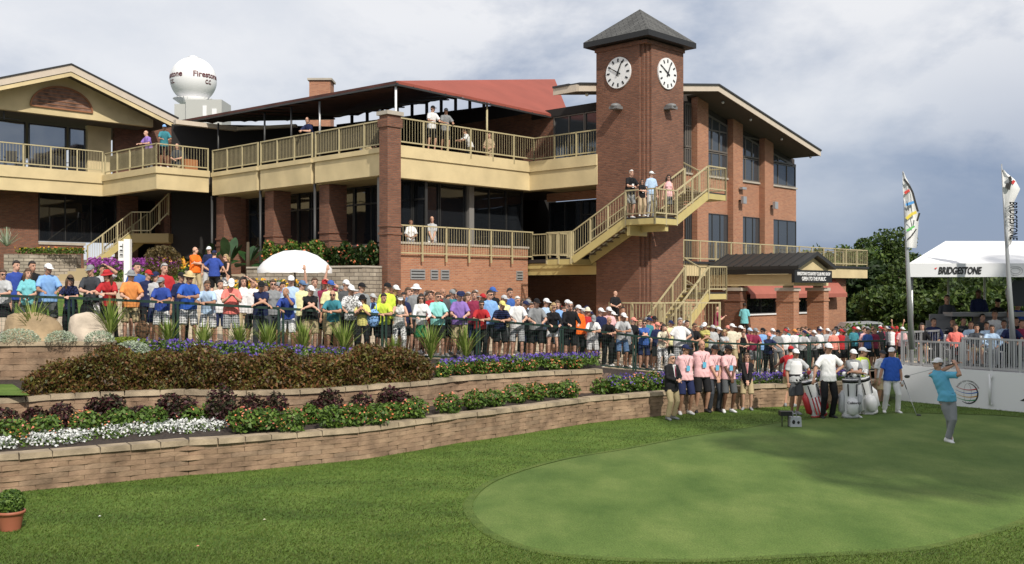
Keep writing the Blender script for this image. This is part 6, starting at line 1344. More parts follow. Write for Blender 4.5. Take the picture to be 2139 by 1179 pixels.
for px, hd, ft, pose, hat, bot, sk, hy, lb, sh_c, g_ in ((1431,718,866,'behind','cap:navy','shorts:navy','t',30,'man in pink shirt and navy cap nearest the black blazer','white',0),(1465,709,862,'behind','balding:dark','shorts:black','m',0,'tallest man in pink shirt, bareheaded, with hands behind his back','black',0),(1492,719,861,'front','cap:black','trousers:charcoal','m',0,'man in pink shirt and charcoal trousers with joined hands','black',0),(1521,719,862,'front','cap:black','shorts:dark grey','d',30,'bearded dark skinned man in pink shirt and grey shorts','white',0)):
    o, J = tee_person(px, hd, ft, pose=pose, hy=hy, top='short:pink', bottom=bot, hat=hat, skn=sk, fat=.04, label=lb, group=TG, yaw=12, shoes=sh_c); lanyard(o, J, 'sky blue')
    ch = J['pelvis']; b = MB(); b.tube([ch+Vector((0,0,.045)), ch+Vector((0,0,.075))], [(.172,.132),(.172,.132)], 20); put(b.build('belt', cloth('black'), mesh_only=True), 'belt', cloth('black'), o)
o, J = tee_person(1560, 737, 857, pose='front', hy=0, top='jacket:black', bottom='shorts:khaki', hat='long:brown', skn='f', female=True, glasses=True, label='woman in black blazer and khaki shorts beside the pink shirts', yaw=-8, shoes='grey'); shirt_front(o, J, 'pink', 'red')
def bib(o, J, txt=None):
    ch, wa = J['chest'], J['pelvis']; b = MB(); torso(b, [(wa+Vector((0,-.01,.10)), .178,.142),(J['waist'], .182,.146),(ch, .178,.150),(ch+Vector((0,0,.10)), .125,.135)], 20); put(remesh(b, .012, 3), 'bib', cloth('white'), o)
    if txt:
        v, f = text_verts(txt, .052, .001, 0, .003); mb = MB(); mb.mesh([(p[0], ch.y-.156+p[2], ch.z+.02+p[1]) for p in v], f); put(mb.build('lettering', BLK, mesh_only=True), 'lettering', BLK, o)
    b = MB(); torso(b, [(wa+Vector((0,-.01,-.06)), .188,.145),(wa+Vector((0,-.01,.12)), .186,.144)], 20); put(b.build('apron', cloth('black'), mesh_only=True), 'apron', cloth('black'), o)
CG = 'caddies on the tee'
o, J = tee_person(1661, 727, 866, pose='bag', hy=0, top='short:light grey', bottom='shorts:dark grey', hat='cap:white', skn='t', label='caddie in white bib and grey shorts left of the red and white golf bag', group=CG, yaw=5, shoes='grey'); bib(o, J, 'D. JOHNSON' if False else None)
o, J = tee_person(1727, 715, 874, pose='hip', hy=0, top='short:white', bottom='trousers:black', hat='cap:white', skn='m', label='bearded golfer in white shirt and black trousers, hand on hip, between two bags', yaw=8, shoes='black', hair='dark')
o, J = tee_person(1782, 728, 873, pose='cross', hy=0, top='short:grey', bottom='shorts:white', hat='cap:white', skn='m', fat=.05, label='caddie with folded arms behind the white golf bag', group=CG, yaw=5); bib(o, J)
o, J = tee_person(1800, 724, 864, pose='stand', hy=30, top='short:neon yellow', bottom='shorts:black', hat='cap:white', skn='m', label='caddie with yellow sleeves behind the folded arms caddie', group=CG, yaw=25); bib(o, J)
o, J = tee_person(1862, 724, 863, pose='club', hy=-30, top='short:bright blue', bottom='trousers:white', hat='cap:white', skn='m', fat=.14, label='stout golfer in bright blue shirt and white trousers holding a club', yaw=-4); pb = o; pbJ = J
tee_person(1650, 722, 850, pose='reach', hy=30, top='short:red', bottom='shorts:khaki', hat='cap:red', skn='m', label='person in red shirt and red cap behind the left caddie', yaw=150, shoes='grey')
tee_person(1842, 730, 848, pose='stand', hy=0, top='short:white', bottom='shorts:khaki', hat='cap:charcoal', skn='m', label='person in khaki shorts and dark cap just behind the blue shirted golfer', yaw=15, shoes='grey')
gf, gJ = tee_person(1974, 746, 925, pose='swing', hy=-70, hp=-4, top='short:sky blue', bottom='trousers:grey', hat='cap:white', skn='m', label='golfer in sky blue shirt and grey trousers finishing his swing on the tee', yaw=0)
b = MB(); ch = gJ['pelvis']; b.tube([ch+Vector((0,0,.045)), ch+Vector((0,0,.085))], [(.176,.136),(.176,.136)], 20); put(b.build('belt', cloth('black'), mesh_only=True), 'belt', cloth('black'), gf)
def golf_club(p0, p1, label, driver=True):
    p0, p1 = Vector(p0), Vector(p1); root = empty('golf_club', tuple(p0), label, 'golf club'); b = MB(); b.tube([p0, p0.lerp(p1, .26)], [.013,.011], 8); b.build('grip', BLK, root); b = MB(); b.tube([p0.lerp(p1, .26), p1], [.008,.006], 8); b.build('shaft', GRYM, root)
    d = (p1-p0).normalized(); b = MB(); s = Vector((1,0,0)); b.ell(p1+s*.05, (.06,.05,.035) if driver else (.045,.02,.03), 12, 8); b.build('club_head', DKM, root)
g0 = Vector(gf.location); hw_ = gf.scale.y
hp_ = g0+(gJ['hr']+gJ['hl'])*.5*hw_+Vector((.06,-.02,.03)); golf_club(hp_, hp_+(atY(1893,786,g0.y+.25)-hp_).normalized()*1.1, 'golf club held behind the head of the swinging golfer')
m_ = pb.matrix_basis; hh = m_ @ pbJ['hr']; golf_club(hh+Vector((.02,-.05,.02)), Vector(atZ(1915,868,.03)), 'golf club pointing down from the hand of the blue shirted golfer')
gl_ = MB(); gl_.ell(pbJ['hr']+Vector((.005,0,-.05)), (.038,.045,.062), 10, 8); put(gl_.build('glove', cloth('white'), mesh_only=True), 'glove', cloth('white'), pb)

# golf bags
def golf_bag(px, foot, tilt, rz, cols, label, txt=None, htop=.95):
    Y = CZ*F/(foot-HY); X = (px-CX)/F*Y; root = empty('golf_bag', (X, Y, .02), label, 'golf bag', 'golf bags on the tee', rz=0); T = Matrix.Translation((X, Y, .02)) @ Matrix.Rotation(R(rz), 4, 'Z') @ Matrix.Rotation(R(tilt), 4, 'Y') @ Matrix.Diagonal((1.38, 1.3, 1.06, 1)); tr = lambda vs: [T @ Vector(v) for v in vs]
    def bb(fn, nm, m, parent=root): b = MB(); fn(b); b.v = [tuple(T @ Vector(v)) for v in b.v]; return b.build(nm, m, parent)
    c0, c1, c2 = (mat('bag_'+c.replace(' ', '_'), COLS[c], .35) for c in cols)
    bd = bb(lambda b: b.tube([(0,0,.0),(0,0,.05),(0,0,.3),(0,0,.62),(0,0,.78),(0,0,.88)], [(.135,.12),(.14,.125),(.135,.12),(.13,.115),(.135,.12),(.14,.125)], 20), 'body', c0)
    bb(lambda b: b.tube([(0,-.10,.08),(0,-.13,.12),(0,-.14,.3),(0,-.12,.42),(0,-.09,.46)], [(.02,.05),(.10,.07),(.105,.075),(.09,.06),(.03,.03)], 16), 'front_pocket', c0, bd)
    for s in (1,-1): bb(lambda b: b.tube([(s*.12,0,.10),(s*.15,0,.16),(s*.155,0,.5),(s*.13,0,.62)], [(.03,.03),(.06,.085),(.06,.085),(.02,.02)], 12), 'side_pocket', c1, bd)
    bb(lambda b: b.tube([(0,0,0),(0,0,.06)], [(.146,.13),(.146,.13)], 20), 'base', c1, bd); bb(lambda b: b.tube([(0,0,.80),(0,0,.87)], [(.143,.128),(.146,.131)], 20), 'collar', c2, bd)
    bb(lambda b: [b.tube([(s*.07,-.122,.50),(s*.075,-.13,.62),(s*.08,-.125,.78)], .012, 6) for s in (1,-1)], 'straps', c2, bd)
    for k in range(6):
        a = k*1.05; x, y = .07*math.cos(a), .06*math.sin(a); bb(lambda b: b.tube([(x,y,.85),(x*1.4,y*1.3,htop+.03*math.sin(k*2.1))], .007, 6), 'club_shaft', GRYM, bd); bb(lambda b: b.ell((x*1.5,y*1.3,htop+.05+.03*math.sin(k*2.1)), (.045,.04,.055), 10, 7), 'head_cover', [c0,c1,c2,MATS['cloth_white'],c2,c0][k], bd)
    if txt:
        for i, (s_, z, sz) in enumerate(txt): v, f = text_verts(s_, sz, .002, 0, .004); mb = MB(); mb.mesh([tuple(T @ Vector((p[0]*(.9), -.215+p[2]*.0-abs(p[2]), z+p[1]))) for p in v], f); mb.build('lettering', mat('bag_text_'+cols[2], COLS[cols[2]], .4), bd)
    return bd, T
cloth('white')
bd, T = golf_bag(1712, 872, -16, 0, ('white','red','black'), 'red and white striped golf bag leaning beside the golfer in white shirt')
for k in range(3):
    b = MB(); b.box(-.10+.055*k, -.075+.055*k, -.215, -.21, .10, .50); b.v = [tuple(T @ Vector(v)) for v in b.v]; b.build('stripe', MATS['bag_red'], bd)
golf_bag(1776, 874, 0, 0, ('white','light grey','black'), 'upright white golf bag in front of the folded arms caddie', txt=(('Callaway', .36, .075),))
golf_bag(1818, 866, -14, 10, ('white','white','black'), 'white golf bag with black panels leaning to the right')
# tee equipment
p = atZ(1640, 893, 0); r_ = empty('small_stand', tuple(p), 'small black stand with two legs at the edge of the tee', 'stand'); b = MB(); b.box(p.x-.13, p.x+.13, p.y-.12, p.y+.1, .27, .37); b.build('tray', BLK, r_)
for s in (-.07, .07): b = MB(); b.tube([(p.x+s,p.y,0),(p.x+s,p.y,.27)], .012, 8); b.build('leg', DKM, r_)
p = atZ(1661, 893, 0); r_ = empty('tee_marker', tuple(p), 'grey and white cube shaped tee marker with black marks', 'tee marker'); b = MB(); s_ = .13; b.hexa([(p.x-s_,p.y-s_*.6,.02),(p.x+s_,p.y-s_*.6,.02),(p.x+s_,p.y+s_,.02),(p.x-s_,p.y+s_,.02),(p.x-s_*.93,p.y-s_*.5,.24),(p.x+s_*.93,p.y-s_*.5,.24),(p.x+s_*.93,p.y+s_,.24),(p.x-s_*.93,p.y+s_,.24)]); b.build('block', mat('marker_white', (.42,.44,.46), .5), r_)
b = MB(); b.ell((p.x-.055,p.y-.078,.13), (.035,.006,.05), 10, 6); b.ell((p.x+.055,p.y-.078,.12), (.03,.006,.035), 10, 6); b.build('emblem', BLK, r_); b = MB(); b.tube([(p.x-.05,p.y+.03,.24),(p.x-.04,p.y+.03,.30),(p.x+.02,p.y+.03,.32),(p.x+.05,p.y+.03,.24)], .012, 6); b.build('handle', GRYM, r_)
for px, py, c_, lb in ((208,1076,'white','small white flower petal lying in the grass, left'),(552,1083,'cream','cream coloured leaf lying in the grass'),(413,1138,'salmon','pinkish leaf lying in the grass near the bottom')):
    p = atZ(px, py, .05); b = MB(); b.mesh([(p.x-.02,p.y,.03),(p.x,p.y-.012,.035),(p.x+.022,p.y,.036),(p.x,p.y+.012,.04),(p.x,p.y,.045)], [(0,1,4),(1,2,4),(2,3,4),(3,0,4)]); tag(b.build('fallen_leaf', cloth(c_)), lb, 'leaf')
# bags carried at the fence
for px, py, fl2, c_, lb in ((183,650,'bag','black','black backpack held by the man in charcoal shirt'),(300,690,'bag','brown','brown patterned handbag hanging beside the orange shirted man'),(770,665,'bag','light blue','blue and white shopping bag beside the child in yellow')):
    X = (px-CX)/F*23.8; Y = FY(X)+.12; z = CZ+(HY-py)/F*Y; rt = empty('bag', (X,Y,z), lb, 'bag', 'bags carried by spectators'); b = MB(); b.ell((X,Y,z), (.17,.09,.22), 14, 10); b.build('body', cloth(c_ if c_ != 'brown' else 'camo brown') if c_ != 'light blue' else cloth('patterned light blue'), rt); b = MB(); b.tube([(X-.08,Y,z+.18),(X-.06,Y,z+.36),(X+.06,Y,z+.36),(X+.08,Y,z+.18)], .014, 6); b.build('handle', cloth(c_), rt)

# ---------------------------------------------------------------- stage, tent, flags
T0, T1 = Vector((10.92, 28.85, 0)), Vector((13.08, 26.1, 0)); td = (T1-T0).normalized(); tn = Vector((-td.y, td.x, 0))   # tn points back (away)
if tn.y < 0: tn = -tn
T2 = T1+td*6; tp = lambda s, d, z: tuple(T0+td*s+tn*d+Vector((0,0,z)))
Ls = (T2-T0).length
st = empty('stage', tuple(T0), 'white sided viewing platform with a globe emblem behind the golfer', 'platform'); b = MB()
b.hexa([tp(0,0,0),tp(Ls,0,0),tp(Ls,.06,0),tp(0,.06,0),tp(0,0,1.0),tp(Ls,0,1.0),tp(Ls,.06,1.0),tp(0,.06,1.0)]); b.hexa([tp(-.06,0.061,0),tp(0,0.061,0),tp(0,6,0),tp(-.06,6,0),tp(-.06,0.061,1.0),tp(0,0.061,1.0),tp(0,6,1.0),tp(-.06,6,1.0)]); sk_ = b.build('skirt', WHT, st)
b = MB(); b.hexa([tp(0,.065,.9),tp(Ls,.065,.9),tp(Ls,6,.9),tp(0,6,.9),tp(0,.065,.995),tp(Ls,.065,.995),tp(Ls,6,.995),tp(0,6,.995)]); b.build('floor', mat('stage_floor', (.25,.25,.25), .8), st)
tdv = Vector(td)
def onskirt(px, py):
    r = (px-CX)/F; s = (r*T0.y-T0.x)/(td.x-r*td.y); Y = T0.y+td.y*s; return s, CZ+(HY-py)/F*Y
sc_, zc_ = onskirt(2022, 822); Rg = .27; P3 = lambda x, z, d=.006: tuple(T0+td*(sc_+x)-tn*d+Vector((0,0,zc_+z)))
def ribbon(pts, w, nm, m, parent, PF=P3, d=.006):
    b = MB(); vs = []
    for i, (x, z) in enumerate(pts):
        x2, z2 = pts[min(i+1, len(pts)-1)]; x1_, z1_ = pts[max(i-1, 0)]; dx, dz_ = x2-x1_, z2-z1_; l = math.hypot(dx, dz_) or 1; ww = w if not callable(w) else w(i/(len(pts)-1)); nx, nz = -dz_/l*ww/2, dx/l*ww/2; vs += [PF(x+nx, z+nz, d), PF(x-nx, z-nz, d)]
    n_ = len(pts); back = [PF(x, z, .001) for i, (x, z) in enumerate(pts) for _ in (0,1)]
    b.mesh(vs, [(2*i, 2*i+2, 2*i+3, 2*i+1) for i in range(n_-1)]); return b.build(nm, m, parent)
ribbon([(Rg*math.cos(a), Rg*math.sin(a)) for a in np.linspace(-2.2, 1.5, 30)], lambda t: .012+.03*math.sin(math.pi*t), 'emblem_ring', mat('emblem_grey', (.03,.03,.03), .5), sk_)
ribbon([((Rg-.01)*math.cos(a)*.45-.02, (Rg-.01)*math.sin(a)) for a in np.linspace(-1.5, 1.5, 20)], .006, 'emblem_line', MATS['emblem_grey'], sk_); ribbon([(-(Rg-.01)*math.cos(a)*.35-.02, (Rg-.01)*math.sin(a)) for a in np.linspace(-1.5, 1.5, 20)], .006, 'emblem_line', MATS['emblem_grey'], sk_)
for z, c_, nm in ((.12,(.45,.03,.03),'red'),(.03,(.05,.14,.45),'blue'),(-.07,(.55,.30,.05),'yellow'),(-.16,(.03,.25,.10),'green')):
    ribbon([(x, z+.05*(x/Rg)**2-.03+.02*x) for x in np.linspace(-.34, math.sqrt(Rg*Rg-z*z)*.97, 16)], lambda t: .006+.024*t, 'emblem_band', mat('band_'+nm, c_, .5), sk_, d=.008)
tv, tf = text_verts('WORLD GOLF CHAMPIONSHIPS', .06, .0005, 0, .001); b = MB()
def arcfn(x, y): a = math.pi*.5+.1-x/(Rg+.06)*.85-0.1; rr = Rg+.06+y; return P3(rr*math.cos(a), rr*math.sin(a), .008)
b.mesh([arcfn(p[0], p[1]) for p in tv], tf); b.build('lettering', MATS['emblem_grey'], sk_)
s2, z2 = onskirt(2139, 822); b = MB(); Q = lambda x, z, d=.008: tuple(T0+td*(s2+x)-tn*d+Vector((0,0,z2+z))); 
b.mesh([Q(-.10,-.20), Q(.30,-.20), Q(.30,.05)], [(0,1,2)]); b.build('emblem', BLK, sk_); b = MB(); b.mesh([Q(.0,.06), Q(.30,.10), Q(.12,.34)], [(0,1,2)]); b.build('emblem_triangle', mat('emblem_red', (.6,.02,.02), .5), sk_)
s3, z3 = onskirt(2070, 800); b = MB(); b.tube([tp(s3,-.06,.12), tp(s3,-.06,.92)], .03, 10); b.bar(tp(s3-.06,-.05,.85), tp(s3+.06,-.05,.85), .03, .06); b.bar(tp(s3-.06,-.05,.16), tp(s3+.06,-.05,.16), .03, .06); b.build('skirt_pole', WHT, sk_)
RLM = mat('aluminium', (.50,.50,.50), .4, metal=.6)
r1_ = empty('stage_railing', tp(0,.1,1), 'grey metal picket railing along the front of the white platform', 'railing')
for a, c2, h_ in ((0.02,1.75,.72),(1.8,Ls,.86)):
    n_ = int((c2-a)/.8)+1; rail(r1_, tp(a,.1,1.0), tp(c2,.1,1.0), h=h_, n=n_, gap=.13, low=.06, m=RLM, post=.055)
    b = MB(); k = int((c2-a)/.13)
    for i in range(k): b.bar(tp(lerp(a,c2,(i+.5)/k),.1,1.05), tp(lerp(a,c2,(i+.5)/k),.1,1+h_-.04), .035, .02)
    b.build('pickets', RLM, r1_)
rail(r1_, tp(0.02,.1,1.0), tp(.02,4,1.0), h=.95, n=4, gap=.13, m=RLM)
tent = empty('hospitality_tent', tp(2,2,1), 'white tent roof with lettered valance over the viewing platform', 'tent'); zt0, zt1 = 3.50, 3.84
c0, c1 = Vector(atY(1896,552,28.6)), Vector(atY(2400,552,28.6)); dep = 6.5; zt0, zt1 = atY(1896,579,28.6).z, c0.z; rz_ = 3.2+96/F*(28.6+dep*.5)
a_, b__, c_, d_ = (c0.x, c0.y), (c1.x, c1.y), (c1.x+3, c1.y+dep), (c0.x+3, c0.y+dep); cxm = (1975-CX)/F*(c0.y+dep*.5)
b = MB(); b.mesh([(*a_,zt1),(*b__,zt1),(*c_,zt1),(*d_,zt1),(cxm,c0.y+dep*.5,rz_),(c1.x-1,c0.y+dep*.5,rz_)], [(0,1,5,4),(1,2,5),(2,3,4,5),(3,0,4)]); b.build('roof', WHF, tent)
b = MB(); b.box(c0.x-.02, c1.x, c0.y-.02, c0.y, zt0, zt1+.02); b.bar((c0.x,c0.y+.03,(zt0+zt1)/2+.01),(c0.x+3,c0.y+dep,(zt0+zt1)/2+.01),.02,zt1-zt0); va = b.build('valance', mat('valance_white', (.66,.67,.69), .6), tent)
tx0, tx1 = atY(1948,565,28.6), atY(2046,565,28.6); lettering(va, 'lettering', 'BRIDGESTONE', .27, ((tx0.x+tx1.x)/2+.08, c0.y-.035, (zt0+zt1)/2-.01), (1,0,0), (0,0,1), BLK, width=(tx1.x-tx0.x)*.93, bold=.008, shear=.25)
b = MB(); x_, z_ = tx0.x+.03, (zt0+zt1)/2+.03; b.mesh([(x_,c0.y-.036,z_+.03),(x_+.09,c0.y-.036,z_+.06),(x_+.05,c0.y-.036,z_+.0)], [(0,2,1)]); b.build('emblem', MATS['emblem_red'], va)
b = MB(); q_ = atY(2122,566,28.55); [b.tube([(q_.x+.0+rr*math.cos(a), c0.y-.03, q_.z+rr*.62*math.sin(a)) for a in np.linspace(0, 6.2, 20)], .006, 4) for rr in (.2,.13)]; b.build('emblem_outline', mat('faint_grey', (.35,.35,.36), .6), va)
for px, Y in ((1981,34.5),(2057,34.8),(1904,29)): X = (px-CX)/F*Y; b = MB(); b.tube([(X,Y,1 if Y > 30 else .0),(X,Y,zt1)], .04 if Y > 30 else .05, 8); b.build('tent_leg', GRYM, tent)
scr = empty('monitor', tuple(atY(2126,610,31)), 'dark screen hanging under the white tent, right edge', 'screen'); q0, q1 = atY(2108,586,31), atY(2170,640,31); b = MB(); b.box(q0.x, q1.x, 31, 31.1, q1.z, q0.z); b.build('panel', mat('screen_dark', (.03,.033,.04), .2), scr); b = MB(); b.tube([(q0.x+.1,31,q0.z),(q0.x-.1,31,q0.z-.3),(q0.x,31,q1.z-.1)], .03, 8); b.build('bracket', GRYM, scr)
ct = empty('counter', tuple(atY(2050,660,31.5)), 'raised grey counter behind the seated guests', 'counter'); q0, q1 = atY(1984,653,31.5), atY(2165,665,31.5); b = MB(); b.box(q0.x, q1.x, 31.3, 32.0, q0.z-.12, q0.z); b.build('top', mat('counter_grey', (.30,.30,.30), .5), ct); b = MB(); b.box(q0.x+.9, q1.x-.6, 31.5, 31.9, 1.0, q0.z-.125); b.build('base', mat('counter_dark', (.2,.2,.21), .8), ct)
for lb, xs_ in (('low grey metal side panels left of the seated guests', (1935,1985)),): q0, q1 = atY(xs_[0],670,31.8), atY(xs_[1],700,31.8); b = MB(); b.box(q0.x, q1.x, 31.8, 31.85, 1.0, q0.z); b.box(q1.x-.6, q1.x+.1, 31.9, 31.95, 1.0, q0.z+.2); tag(b.build('side_panel', mat('panel_grey', (.25,.25,.26), .6)), lb, 'panel')
# guests
def chair(X, Y, lb):
    r_ = empty('folding_chair', (X, Y, 1.0), lb, 'chair', 'white folding chairs'); b = MB(); b.box(X-.22, X+.22, Y-.2, Y+.22, 1.41, 1.44); b.build('seat', WHT, r_); b = MB(); b.box(X-.22, X+.22, Y+.22, Y+.25, 1.6, 1.85); b.build('backrest', WHT, r_)
    for sx in (-.2,.2):
        for sy in (-.18,.2): b = MB(); b.bar((X+sx,Y+sy,1.0),(X+sx,Y+sy,1.41 if sy < 0 else 1.85), .025, .025, up=(1,0,0)); b.build('leg', WHT, r_)
GG = 'guests on the platform'
for px, hd, Y, pose, top, bot, hat, sk, fem, lb in ((1926,676,29.6,'sit','jacket:black','shorts:khaki','long:dark','f',1,'dark haired woman in black jacket seated first on the platform'),(1990,665,30.4,'sit','jacket:charcoal','trousers:black','short:dark','m',0,'man in dark suit seated behind the red jacket'),(1996,683,29.0,'sit','jacket:coral','trousers:black','short:dark','m',0,'person in red jacket seated at the platform railing'),(2028,670,29.9,'sit','short:pale blue','shorts:khaki','short:dark','m',0,'guest in pale blue shirt seated behind the railing'),(2040,688,28.6,'sit','jacket:charcoal','shorts:khaki','short:dark','m',0,'guest in dark jacket seated right of the red jacket'),(2061,672,29.8,'sit','short:pale blue','trousers:black','short:dark','m',0,'dark haired guest in pale shirt behind the dark jacket'),(2072,687,28.2,'sit','long:pale blue','trousers:grey','short:dark','t',0,'guest in pale blue long sleeved shirt seated at the railing'),(2078,655,30.5,'sit','short:white','trousers:black','short:dark','m',0,'guest in white shirt seated highest below the counter'),(2097,668,29.6,'sit','short:pale blue','trousers:navy','short:dark','t',0,'guest in pale shirt seated farthest right')):
    J = skel(pose, 0, 0, bool(fem)); X = (px-CX)/F*Y; zh = CZ+(HY-hd)/F*Y-1.0; h0 = J['head'].z+.135; z0 = 1.0+max(0, zh-h0*1.0); person((X, Y, z0), -18, pose, 0, 0, top, bot, hat, sk, bool(fem), .02, min(1.08, max(.9, zh/h0)), label=lb, group=GG, shoes='black'); chair(X, Y+.02, 'white folding chair under the '+lb.replace(' seated', '')[:60] if False else 'white folding chair of the '+' '.join(lb.split()[:8]))
for i, (px, hd, Y, top, sk) in enumerate(((1950,690,30.2,'jacket:navy','m'),(2012,676,31,'short:charcoal','m'),(2052,655,31.2,'short:dark grey','f'),(2112,690,28.6,'short:navy','m'),(2122,662,30.4,'jacket:black','m'),(2108,645,31.2,'short:grey','m'),(2134,684,28.8,'short:maroon','m'))):
    X = (px-CX)/F*Y; person((X, Y, 1.0+max(0, CZ+(HY-hd)/F*Y-1.0-1.3)), -18, 'sit', 30, 0, top, 'trousers:black', 'short:dark', sk, False, .02, 1.0, label=f"guest in {top.split(':')[1]} seated in the shade, {['next to the dark haired woman','behind the red jacket','just below the counter','by the right tent pole','below the dark screen','under the navy suit','at the right edge'][i]}", group=GG, shoes='black')
for px, hd, top, lb, Y in ((1978,615,'jacket:charcoal','standing guest in dark suit at the left end of the counter',32.6),(2044,604,'jacket:navy','tallest standing guest in navy suit behind the counter',32.6),(2084,622,'short:black','guest with dark cap behind the counter',33)):
    at_person(px, hd, Y, .9 if hd > 610 else 1.2, pose='waist', top=top, bottom='trousers:black', hat='short:dark' if hd != 622 else 'cap:black', skn='d' if hd == 604 else 'm', label=lb, group=GG, yaw=-15, fat=.05, shoes='black')
at_person(2125, 628, 32.6, .8, pose='stand', top='short:royal blue', bottom='trousers:black', hat='short:dark', skn='m', label='guest in royal blue under the dark screen', group=GG, shoes='black')
# feather flags
def flag(x_top, y_top, x_bot, y_bot, Y, outline, label, deco):
    a, b_ = atY(x_bot, y_bot, Y), atY(x_top, y_top, Y); root = empty('feather_flag', tuple(a), label, 'flag', 'feather flags in front of the tent'); b = MB(); b.tube([a, a.lerp(b_, .4), a.lerp(b_, .75), b_], [.085,.06,.032,.016], 10); b.build('pole', GRYM, root)
    pts = [atY(x, y, Y-.05+.06*math.sin(y*.06)) for x, y in outline]; n_ = len(pts)//2; L_, R_ = pts[:n_], pts[n_:][::-1]; b = MB(); vs = []
    for i in range(n_):
        for k in range(7): p = L_[i].lerp(R_[i], k/6); vs.append((p.x, p.y+.05*math.sin(k*1.3+i*.5), p.z))
    b.mesh(vs, [(i*7+k, i*7+k+1, (i+1)*7+k+1, (i+1)*7+k) for i in range(n_-1) for k in range(6)], True); fo = b.build('flag_cloth', mat('flag_white', (.72,.72,.72), .7), root)
    for nm, c, poly in deco:
        b = MB(); b.mesh([tuple(atY(x, y, Y-.16)) for x, y in poly], [tuple(range(len(poly)))]); b.v = [tuple(v) for v in b.v]; b.build(nm, mat('flag_'+'_'.join(str(int(q*100)) for q in c), c, .7), fo)
    return fo
Z8 = lambda x, y: (1540+x/3.275, 340+y/3.275)
ln1 = [Z8(1133,65), Z8(1133,150), Z8(1140,230), Z8(1145,320), Z8(1150,400), Z8(1157,480), Z8(1160,580)]; rn1 = [Z8(1136,66), Z8(1185,150), Z8(1212,230), Z8(1232,320), Z8(1240,380), Z8(1232,480), Z8(1222,585)]
def stroke(pts, w):
    o1, o2 = [], []
    for i, (x, y) in enumerate(pts):
        x2, y2 = pts[min(i+1, len(pts)-1)]; x1_, y1_ = pts[max(i-1, 0)]; l = math.hypot(x2-x1_, y2-y1_) or 1; ww = w[i] if isinstance(w, list) else w; o1.append((x-(y2-y1_)/l*ww/2, y+(x2-x1_)/l*ww/2)); o2.append((x+(y2-y1_)/l*ww/2, y-(x2-x1_)/l*ww/2))
    return o1+o2[::-1]
def segs(pts, w, c, nm='band'): return [(nm, c, stroke(pts[i:i+2], w)) for i in range(len(pts)-1)]
BK = (.02,.02,.02)
flag(1886,358,1905,730,28.1, ln1+rn1[::-1], 'white feather flag with coloured globe bands, left of the tent', segs([Z8(1140,112),Z8(1175,155),Z8(1200,205),Z8(1217,270),Z8(1236,335)], 4.5, BK, 'ring')+segs([Z8(1247,345),Z8(1230,400)], 4, BK, 'ring')+segs([Z8(1225,455),Z8(1195,500),Z8(1163,528)], 2.5, BK, 'ring')+segs([Z8(1145,210),Z8(1165,195),Z8(1180,190)], 5.5, (.55,.05,.04))+segs([Z8(1152,290),Z8(1180,280),Z8(1210,270)], 5.5, (.08,.30,.65))+segs([Z8(1157,385),Z8(1190,355),Z8(1226,338)], 6, (.72,.58,.08))+segs([Z8(1158,465),Z8(1185,452),Z8(1213,435)], 4, (.12,.50,.12))+segs([Z8(1160,265),Z8(1172,330)], 1.6, BK, 'ring')+segs([Z8(1185,385),Z8(1195,440)], 1.6, BK, 'ring'))
ln2 = [Z8(1812,48), Z8(1818,120), Z8(1822,200), Z8(1828,280), Z8(1834,380), Z8(1842,480), Z8(1850,578)]; rn2 = [Z8(1816,48), Z8(1905,115), Z8(1940,180), Z8(1895,270), Z8(1893,380), Z8(1885,480), Z8(1868,560)]
fo2 = flag(2092,343,2119,765,27.2, ln2+rn2[::-1], 'white feather flag with black vertical lettering, before the tent', segs([Z8(1840,175),Z8(1850,140)], 5, BK, 'emblem')+segs([Z8(1855,185),Z8(1872,120),Z8(1862,95)], 6, BK, 'emblem')+segs([Z8(1882,145),Z8(1895,122)], 6, (.55,.04,.04), 'emblem'))
v_, f_ = text_verts('BRIDGESTONE', 1, .02, .2, .001); w0 = max(p[0] for p in v_)-min(p[0] for p in v_); tA, tB = Vector(atY(*Z8(1866,268),27.2)), Vector(atY(*Z8(1868,530),27.2)); ax = (tB-tA).normalized(); k_ = (tB-tA).length/w0; cxx = (tA+tB)/2
b = MB(); b.mesh([tuple(cxx+ax*p[0]*k_+Vector((1,0,0))*p[1]*k_*1.9+Vector((0,-.16,0))) for p in v_], f_); b.build('lettering', BLK, fo2)

